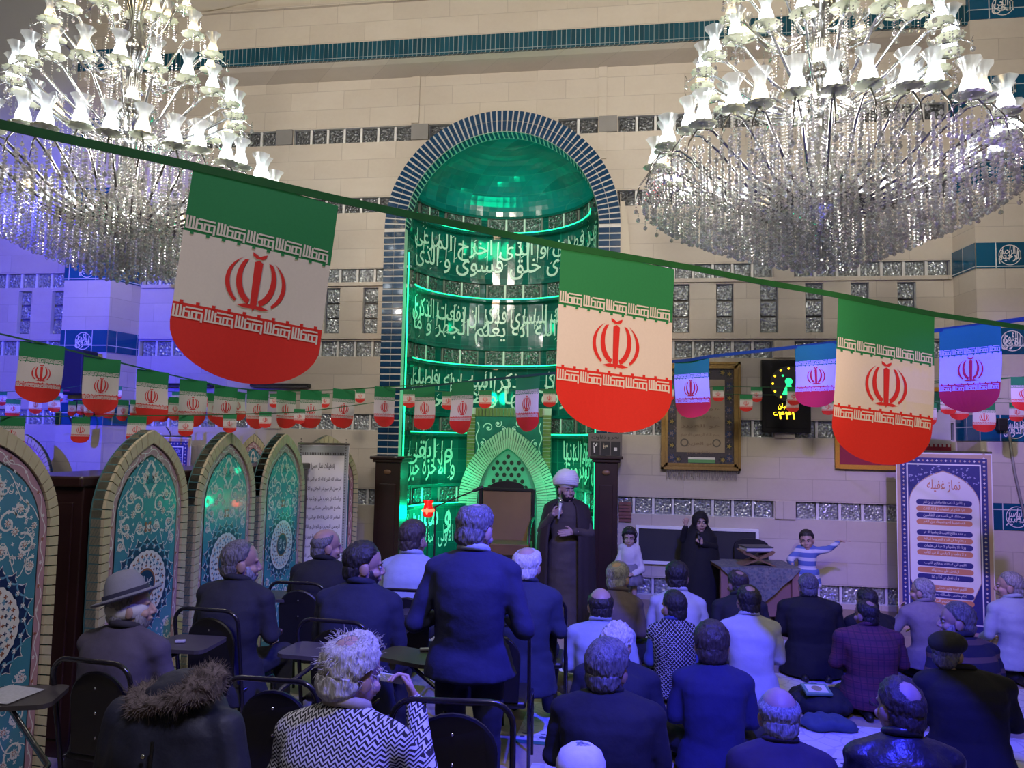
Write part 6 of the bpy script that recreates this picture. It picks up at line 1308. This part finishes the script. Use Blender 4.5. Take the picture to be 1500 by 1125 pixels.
person('dark haired man in a navy jacket in profile, seated left of the standing man', 522, 880, 799, 4.95, .57, 'chair', NAVYJ, MID, S_FULL, HB, -4, 6, -58, 6, TROU, beard=HB, beardsize=.2, bulk=1.08, hem=.2, face=True)
person('man in a pale shirt seated before the red lantern', 598, 830, 765, 6.2, .50, 'chair', PALEB, MID, S_FULL, HBR, -4, 6, -14, 4, TROU)
b, H, J = person('white haired balding man in a herringbone sweater at the bottom, holding a phone', 490, 1085, 948, 2.75, .53, 'chair', m_herring(), (.46, .29, .24), S_CROWN, HW, -6, 9, -24, 14, TROU, arms={1: ((.30, .12, .84), (.165, .36, 1.01), (-.55, .35, .75), (.75, .5, .2), .9)}, hairthick=.022, fluff=.008, collar=C_('beige_collar', (.42, .36, .33)), foldamp=.008, voxel=.011, face=True)
mb = MB(); rn = random.Random(3)
for i in range(420):
    az = rn.uniform(-PI, PI); e = R(rn.uniform(-30, 62)); 
    if abs(math.degrees(az)) < 60 and e < R(30): continue
    dv = Vector((math.sin(az)*math.cos(e), math.cos(az)*math.cos(e), math.sin(e))); p = Vector((SKC[0]+dv.x*(SKR[0]+.018), SKC[1]+dv.y*(SKR[1]+.018), SKC[2]+dv.z*(SKR[2]+.018))); t = (dv*.8+Vector((rn.uniform(-.7, .7), rn.uniform(-.7, .7), rn.uniform(-.6, .9)))).normalized(); L = rn.uniform(.012, .036)
    mb.tube([H @ p, H @ (p+t*L*.5), H @ (p+t*L+Vector((0, 0, -.006)))], [.0012, .001, .0005], 3)
o = mb.build('loose_hair', HW, b); o['kind'] = 'stuff'
w_ = J['wr'][1]; ph = thing('smartphone', 'pale smartphone in the hand of the man in a herringbone sweater', 'phone', b.matrix_world @ w_ if False else Matrix.Translation(b.location) @ Matrix.Rotation(b.rotation_euler.z, 4, 'Z') @ (w_+Vector((-.10, .03, .065))), R(-15))
mb = MB(); mb.cbox(-.075, .035, -.005, .005, -.012, .022, .003); mb.build('case', mat('white_phone', (.6, .6, .62), .35), ph)
b, H, J = person('tall standing man in a navy sweater with a light shirt collar, seen from behind', 690, 880, 741, 4.0, .50, 'stand', C_('navy_knit', (.012, .014, .045)), (.36, .24, .20), {'line': [.108, .106, .080, .030, -.012, -.05, -.088, -.096], 'crown': (18, 70)}, HG, -2, 3, -18, 16, C_('dark_blue_trousers', (.012, .012, .03)), collar=PALEB, arms={1: ((.29, -.04, 1.10), (.17, .20, 1.10), (-.6, .7, .2), (0, .1, 1)), -1: ((-.29, -.04, 1.10), (-.17, .20, 1.10), (.6, .7, .2), (0, .1, 1))}, hem=.10)
person('white haired man in a blue jacket seated right of the standing man', 768, 870, 806, 5.4, .50, 'chair', C_('slate_blue_jacket', (.018, .024, .055)), OLD, S_OLDB, HW, -2, 8, -10, 6, TROU, hem=.2, hairthick=.018)
# --- the preacher and the children before the wall
b, H, J = person('bearded preacher in white turban and dark brown cloak', 829, 800, 700, 8.45, .46, 'stand', C_('olive_brown_robe', (.062, .048, .036)), (.36, .22, .16), S_FULL, HB, 176, 1, 38, 0, None, hem=.90, legs=False, beard=HB, beardsize=1.2, face=True, group='preacher and children',
    arms={1: ((.265, .04, 1.08), (.125, .20, 1.27), (-.85, .30, .42), (.2, .9, -.2), .9, True), -1: ((-.27, .06, 1.07), (-.12, .24, 1.10), (.95, .15, -.12), (.1, 1, .15), .12)}, collar=WHITE, foldamp=.012)
mb = MB(); mb.ell((0, -.012, .110), (.112, .126, .108), n=22, m=14)
for i in range(7): t = i/6; z = .058+.105*t; tl = .35-.55*t; rx = .106+.016*math.sin(t*PI)-.022*t; mb.tube([(rx*math.sin(a), -.012+rx*1.12*math.cos(a), z+tl*.045*math.sin(a)+.018*math.cos(a)*1) for a in np.linspace(0, 2*PI, 28)[:-1]], .022, 8, 0, True)
o = mb.build('turban', C_('white_turban_cloth', (.70, .69, .68), .85, .05), b, True); o.data.transform(H)
def cloak(b, J, secs, open_, m, name='cloak', amp=.012):
    vs = []; fs = []; N = 48
    for z, rx, ry, cy in secs:
        for i in range(N+1):
            a = -PI+open_+(2*PI-2*open_)*i/N; fd = 1+.04*math.sin(i*1.9)*min(1, max(0, (1.5*secs[0][0]-z)/secs[0][0]-.5)); p = Vector((rx*fd*math.sin(a), cy-ry*fd*math.cos(a), z)); q = noise.noise((p.x*6, p.y*6, p.z*1.2))*amp; vs.append((p.x*(1+q/rx), cy+(p.y-cy)*(1+q/ry), p.z))
    for j in range(len(secs)-1):
        for i in range(N): k = j*(N+1)+i; fs.append((k, k+1, k+N+2, k+N+1))
    mb = MB(); mb.add(vs, fs); o = mb.build(name, m, b, True); md = o.modifiers.new('thick', 'SOLIDIFY'); md.thickness = .012; md.offset = 1; return o
z = J['Sh'].z; cloak(b, J, [(z+.075, .085, .085, -.005), (z+.055, .15, .115, -.01), (z+.0, .245, .15, -.01), (z-.15, .285, .19, .0), (z-.35, .32, .23, .02), (z-.62, .325, .235, .02), (z-1.0, .335, .245, .02), (.02, .35, .26, .02)], R(30), C_('dark_brown_cloak', (.020, .012, .010), .8))
def held_mic(b, J, s, off, axis, label, m, L=.15):
    M = Matrix.Translation(b.location) @ Matrix.Rotation(b.rotation_euler.z, 4, 'Z'); p = J['wr'][s]+Vector(off); ax = Vector(axis).normalized(); t = thing('microphone', label, 'microphone', M @ p, b.rotation_euler.z)
    mb = MB(); mb.tube([-ax*L*.6, ax*L*.4], [.013, .019], 10); mb.build('handle', m, t, True); mb = MB(); mb.ell(ax*(L*.4+.022), (.026, .026, .028)); mb.build('grille', CHROME if m is not BLACK else BLACK, t, True)
held_mic(b, J, 1, (-.085, .02, .06), (-.12, -.05, 1), 'silver handheld microphone in the hand of the preacher', mat('silver_microphone', (.6, .6, .6), .3, .4), .17)
b, H, J = person('little girl with black bob in white top and grey skirt by the pillar', 922, 830, 774, 9.05, .27, 'stand', C_('white_knit', (.62, .58, .57)), (.42, .28, .22), {'line': [.062, .056, .02, -.05, -.085, -.10, -.11, -.11]}, HB, 176, 1, 0, 4, None, headk=1.35, face=True, hairthick=.022, group='preacher and children', arms={1: ((.15, .03, .58), (.06, .14, .54), (-.7, .5, .1), (0, .6, .8)), -1: ((-.15, .03, .58), (-.06, .14, .54), (.7, .5, .1), (0, .6, .8))})
mb = MB(); mb.lathe([(.10, J['pz']+.09), (.125, J['pz']+.02), (.155, J['pz']-.08), (.175, J['pz']-.15), (.165, J['pz']-.15)], 40, wav=lambda i, a: .07*math.cos(14*a)*(i > 1)); mb.build('skirt', C_('grey_pleated', (.20, .19, .21)), b, True)
mb = MB(); mb.tube([H @ Vector((.092*math.sin(a), .02, .035+.10*math.cos(a))) for a in np.linspace(-PI/2, PI/2, 12)], .006, 6); mb.build('headband', WHITE, b, True)
for s in (-1, 1): mb = MB(); mb.ell((s*.062, .03, .03), (.035, .065, .03)); mb.build('shoe', BLACK, b, True)
b, H, J = person('girl in a black chador giving a thumb up beside the low table', 1025, 830, 752, 9.15, .32, 'stand', BLKC, (.42, .28, .22), None, HB, 178, 1, 12, -6, None, headk=1.18, hem=.64, legs=False, face=True, group='preacher and children', arms={1: ((.20, .06, .92), (.17, .17, 1.10), (-.1, .2, 1), (.3, 1, 0), 1.2, True), -1: ((-.17, .06, .86), (-.02, .20, .90), (.5, .3, .5), (-.2, 1, .1), .9, True)})
mb = MB(); hc = J['hc']; k = J['hk']; mb.ell(hc+Vector((0, -.010, .03))*k, (.104*k, .122*k, .118*k), n=22, m=16); mb.ell(hc+Vector((0, -.005, -.05))*k, (.098*k, .104*k, .10*k)); X = Vector((1, 0, 0)); Yv = Vector((0, 1, 0)); zs = J['Sh'].z
mb.loft([(hc+Vector((0, -.02, -.02)), .10*k, .105*k, X, Yv), (Vector((0, -.01, zs+.05)), .135, .12, X, Yv), (Vector((0, 0, zs-.03)), .20, .14, X, Yv), (Vector((0, .01, zs-.25)), .225, .17, X, Yv), (Vector((0, .01, .5)), .245, .20, X, Yv), (Vector((0, .01, .02)), .265, .23, X, Yv)], 28)
v, fc, n = fuse(mb, .012, 3); v = folds(v, n, .012, 5, 5, 2); ok = []
Hi = H.inverted()
for i, p in enumerate(v): q = Hi @ Vector(map(float, p)); ok.append(not (q.y > .03 and (q.x/.056)**2+((q.z+.020)/.080)**2 < 1))
o = add_mesh('chador', (v, [f for f in fc if all(ok[i] for i in f)]), BLKC, b)
held_mic(b, J, -1, (.04, .02, .05), (.1, .2, 1), 'black microphone held by the girl in a black chador', BLACK, .14)
BST = m_stripes('blue_white_stripes', .02, .095, .58, (.10, .16, .42), (.56, .58, .66))
b, H, J = person('boy in a blue and white striped sweater stretching one arm out beside the table', 1182, 840, 777, 8.95, .29, 'stand', BST, (.44, .29, .23), {'line': [.070, .066, .05, .0, -.02, -.05, -.08, -.09]}, HB, 172, 2, -12, 6, C_('grey_trousers', (.05, .05, .06)), headk=1.32, face=True, htilt=6, group='preacher and children', hem=.12, arms={-1: ((-.235, .05, .885), (-.345, .09, .985), (-.95, .1, .1), (.1, -.1, 1), .12), 1: ((.19, .06, .74), (.17, .22, .70), (-.1, .3, -1), (.2, .9, .2), .4)})
# --- sitting on the floor
person('bald man in a white shirt and khaki trousers cross-legged on the floor', 880, 945, 868, 5.9, .52, 'floor', PALEB, OLD, S_BALD, HB, 4, 10, 4, 6, C_('khaki', (.16, .14, .08)))
person('grey haired man in a taupe suit on the floor before the preacher', 904, 890, 827, 7.0, .46, 'floor', C_('taupe_suit', (.10, .075, .075)), OLD, S_CROWN, HGL, -4, 8, -20, 4, TROU, hem=.1)
person('fluffy white haired man in a dark navy jacket behind the bald man in white', 902, 1000, 924, 4.95, .56, 'floor', NAVYJ, OLD, S_FULL, HW, -4, 10, -20, 8, TROU, hairthick=.022, fluff=.014, hem=.1)
person('man with thick greying hair in a black suit, largest back at the bottom middle', 888, 1065, 950, 3.9, .58, 'kneel', C_('black_suit', (.010, .010, .014)), MID, S_FULL, HG, -3, 8, -22, 4, TROU, hairthick=.020, fluff=.005, hem=.2, bulk=1.1, headk=1.08)
person('man in a white shirt with dark hair in the front floor row', 993, 885, 827, 7.0, .50, 'floor', SHIRT, (.22, .14, .10), S_FULL, HB, 0, 9, -4, 6, TROU)
person('boy in a black and white patterned knit vest over blue sleeves', 988, 950, 871, 6.2, .40, 'floor', C_('blue_sleeve', (.05, .07, .22)), MID, S_FULL, HB, 2, 8, 34, 4, TROU, vest=m_vest(), headk=1.05)
person('man in a dark blue jumper sitting in the middle of the floor rows', 1046, 1040, 921, 4.85, .50, 'floor', C_('royal_jumper', (.016, .018, .07)), MID, S_FULL, HBR, 0, 9, -4, 8, TROU, hem=.1, hairthick=.016, headk=1.12, bulk=1.05)
person('balding man in a dark suit before the low wooden table', 1088, 900, 842, 7.2, .50, 'floor', DKSUIT, MID, S_CROWN, HBR, 6, 16, 20, 10, TROU, hem=.1)
person('man with a small bald spot in a bright white shirt', 1100, 960, 863, 5.95, .47, 'kneel', SHIRT, MID, S_CROWN, HB, 2, 7, 8, 6, C_('brown_trousers', (.05, .03, .025)), hem=.12)
person('dark haired man in a black jacket before the boy in stripes', 1188, 925, 845, 6.95, .56, 'kneel', BLKC, MID, S_FULL, HG, 0, 8, 4, 6, TROU, hem=.2, bulk=1.1)
person('dark haired figure in black half hidden behind the man in plaid', 1282, 912, 868, 6.9, .48, 'floor', BLKC, MID, S_FULL, HB, 10, 14, 20, 10, TROU)
person('man in a plum plaid shirt with thinning dark hair', 1277, 965, 885, 6.0, .54, 'kneel', m_plaid(), MID, S_CROWN, HB, 4, 9, 28, 4, C_('blue_jeans', (.035, .045, .09)), hem=.14, bulk=1.05)
person('grey haired man in a mauve grey shirt before the royal blue banner', 1362, 920, 852, 6.9, .48, 'kneel', C_('mauve_shirt', (.20, .17, .19)), OLD, S_FULL, HGL, 14, 8, 34, 4, TROU, hem=.1, arms={-1: ((-.30, .10, .38), (-.12, .26, .50), (.3, .4, .8), (-.6, .6, 0)), 1: ((.27, .06, .40), (.12, .28, .36), (-.6, .5, .1), (0, .2, 1))})
person('grey haired man in a pale blue shirt at the right edge', 1492, 915, 842, 6.9, .52, 'kneel', PALEB, OLD, S_FULL, HGL, 18, 6, 46, 2, TROU, hem=.1, face=True)
person('grey bearded man in a dark striped sweater near the right edge', 1420, 965, 890, 5.65, .55, 'floor', m_stripes('brown_navy_stripes', .03, .105, .68, (.012, .013, .03), (.11, .065, .05)), OLD, S_FULL, HG, 14, 9, 60, 2, TROU, beard=HGL, hem=.1, face=True)
b, H, J = person('man in a black flat cap and black coat at the bottom right', 1418, 1035, 938, 4.7, .58, 'kneel', BLKC, OLD, S_OLDB, HG, -4, 9, -34, 6, TROU, hem=.2, bulk=1.12, hoff=(-.07, .0))
mb = MB(); mb.ell((0, -.008, .066), (.112, .132, .072), Matrix.Rotation(R(8), 3, 'X'), 22, 12); mb.ell((0, .10, .055), (.07, .05, .012), Matrix.Rotation(R(-14), 3, 'X')); mb.ell((0, -.012, .05), (.088, .108, .03)); v, fc, n = fuse(mb, .008, 2); o = add_mesh('flat_cap', (v, fc), C_('black_wool_cap', (.012, .012, .013)), b); o.data.transform(H)
person('bald man in a plum jacket at the bottom edge, scalp catching warm light', 1148, 1110, 1022, 3.6, .50, 'floor', C_('plum_jacket', (.035, .025, .045)), (.40, .23, .14), S_BALD, HGL, 0, 8, 2, 8, TROU, hem=.1, lapel=True)
b, H, J = person('man with glasses and a bald crown in a leather jacket at the bottom edge', 1330, 1105, 1008, 3.6, .52, 'floor', mat('black_leather', (.018, .017, .022), .35, bump=.4, scale=24, var=.3), OLD, {'line': [.098, .096, .070, .024, -.012, -.05, -.088, -.096], 'crown': (28, 42)}, HBR, -2, 8, 24, 4, TROU, hem=.1)
mb = MB()
for s in (-1, 1):
    mb.tube([H @ Vector((s*.034+.021*math.cos(a), .108, .004+.017*math.sin(a))) for a in np.linspace(0, 2*PI, 14)[:-1]], .002, 5, 0, True); mb.tube([H @ Vector((s*.055, .106, .008)), H @ Vector((s*.080, .04, .010)), H @ Vector((s*.084, -.03, .004))], .002, 5)
mb.build('glasses', BLACK, b, True)
b, H, J = person('person in a white skullcap at the very bottom edge', 848, 1160, 1112, 2.95, .46, 'floor', DKSUIT, OLD, S_FULL, HGL, 0, 8, 0, 6, TROU, hem=.1)
mb = MB(); mb.lathe([(0, .135), (.045, .130), (.078, .108), (.094, .070), (.096, .030), (.090, .028)], 26); o = mb.build('skullcap', C_('white_cap', (.66, .63, .64), .8), b, True); o.data.transform(H @ Matrix.Translation((0, -.012, .0)) @ Matrix.Diagonal((1, 1.18, 1, 1)))

# ------------------------------------------------------------------ coats, a heap and a book on the floor
c = atD(262, 1062, 2.72); ct = thing('fur_hooded_coat', 'dark navy winter coat with a fur trimmed hood draped over a chair', 'coat', (c.x, c.y, 0), R(-6)); zt = atD(262, 1030, 2.72).z
mb = MB(); X = Vector((1, 0, 0)); Yv = Vector((0, 1, 0))
mb.loft([(Vector((0, 0, zt+.04)), .09, .08, X, Yv), (Vector((0, -.01, zt)), .17, .10, X, Yv), (Vector((0, -.02, zt-.06)), .235, .12, X, Yv), (Vector((0, -.03, zt-.22)), .265, .13, X, Yv), (Vector((0, -.04, zt-.60)), .27, .14, X, Yv), (Vector((0, -.03, .30)), .25, .13, X, Yv)], 24, 0, 2.4)
for s in (-1, 1): mb.cap((s*.20, -.02, zt-.06), .075, (s*.29, -.04, zt-.38), .065); mb.cap((s*.29, -.04, zt-.38), .065, (s*.27, .0, zt-.66), .05)
COATM = C_('navy_quilted_coat', (.020, .022, .045), .6); v, fc, n = fuse(mb, .012, 3); add_mesh('coat_shell', (folds(v, n, .018, 2, 5, 5), fc), COATM, ct)
mb = MB(); mb.ell((.02, .0, zt+.05), (.12, .09, .07)); mb.ell((-.02, -.06, zt), (.10, .05, .09)); v, fc, n = fuse(mb, .010, 3); add_mesh('hood', (folds(v, n, .012, 4), fc), COATM, ct)
FUR = C_('grey_brown_fur', (.15, .12, .12), .95, .5, 60); mb = MB(); path = []
for a in np.linspace(-.6, 2*PI-1.0, 26): path.append(Vector((.02+.125*math.cos(a), -.03+.075*math.sin(a)-.02, zt+.055+.045*math.sin(a*1.0+1.2))))
mb.tube(path, [.040+.018*math.sin(i*.5) for i in range(26)], 12); mb.ell(path[0], (.05, .05, .05)); v, fc, n = fuse(mb, .008, 1); v2 = folds(v, n, .018, 9, 30, 30); fo = add_mesh('fur_trim', (v2, fc), FUR, ct)
mb = MB(); rn = random.Random(5)
for i in range(0, len(v), 2):
    p = Vector(map(float, v2[i])); t = (Vector(map(float, n[i]))+Vector((rn.uniform(-.6, .6), rn.uniform(-.6, .6), rn.uniform(-.7, .3)))).normalized(); L = rn.uniform(.012, .030); mb.tube([p, p+t*L], [.0012, .0003], 3)
mb.build('fur_hairs', FUR, fo)['kind'] = 'stuff'
mb = MB(); mb.tube([(.03, -.17, zt-.07), (.035, -.19, zt-.3), (.03, -.19, zt-.6)], .006, 6); mb.build('zip', BLACK, ct); 
for q in ((.0, -.175, zt-.12), (.08, -.185, zt-.33)): mb = MB(); mb.ell(q, (.009, .006, .009), n=8, m=6); mb.build('snap_button', CHROME, ct, True)
def heap(name, label, cat, px, py, rx, ry, rz, m, seed):
    c = onZ(px, py); mb = MB(); rn = random.Random(seed); mb.ell((0, 0, rz*.35), (rx, ry, rz*.65), n=20, m=12)
    for i in range(6): mb.ell((rn.uniform(-.6, .6)*rx, rn.uniform(-.6, .6)*ry, rz*.3), (rx*.45, ry*.45, rz*rn.uniform(.35, .6)))
    v, fc, n = fuse(mb, .012, 3); v = folds(v, n, .03, seed, 7, 7); v[:, 2] = np.maximum(v[:, 2], .006); o = add_mesh(name, (v, fc), m, None); o.location = (c.x, c.y, .006); tag(o, label, cat); return o, c
o, c = heap('folded_coat', 'dark folded coat on the floor with a green book on it, left of plaid man', 'coat', 1205, 1040, .24, .26, .17, C_('dark_folded_cloth', (.012, .013, .022)), 3)
heap('folded_jacket', 'blue grey jacket crumpled on the floor in front of the dark folded coat', 'jacket', 1208, 1068, .22, .10, .09, C_('blue_grey_cloth', (.045, .07, .13)), 8)
heap('black_heap', 'black cloth heap on the floor at the feet of the preacher', 'bag', 828, 918, .30, .12, .12, BLKC, 11)  # low heap of plain black cloth
q = onZ(1196, 1010, .185); bk = thing('open_book', 'pale green prayer book lying on the dark folded coat', 'book', q, R(6)); bk.rotation_euler = (R(12), 0, R(6))
mb = MB(); mb.cbox(-.10, .10, -.075, .075, -.012, .008, .003); mb.build('cover', mat('pale_green_cover', (.16, .30, .22), .5), bk); mb = MB(); mb.box(-.075, .075, -.055, .055, .008, .0095); ring(mb, (0, 0), .001, .04, lambda u, v, d: (u, v, .0105+d), 0, 1, 20); mb.build('cover_print', [PAPER, mat('gold_print', (.35, .30, .15), .5)], bk)
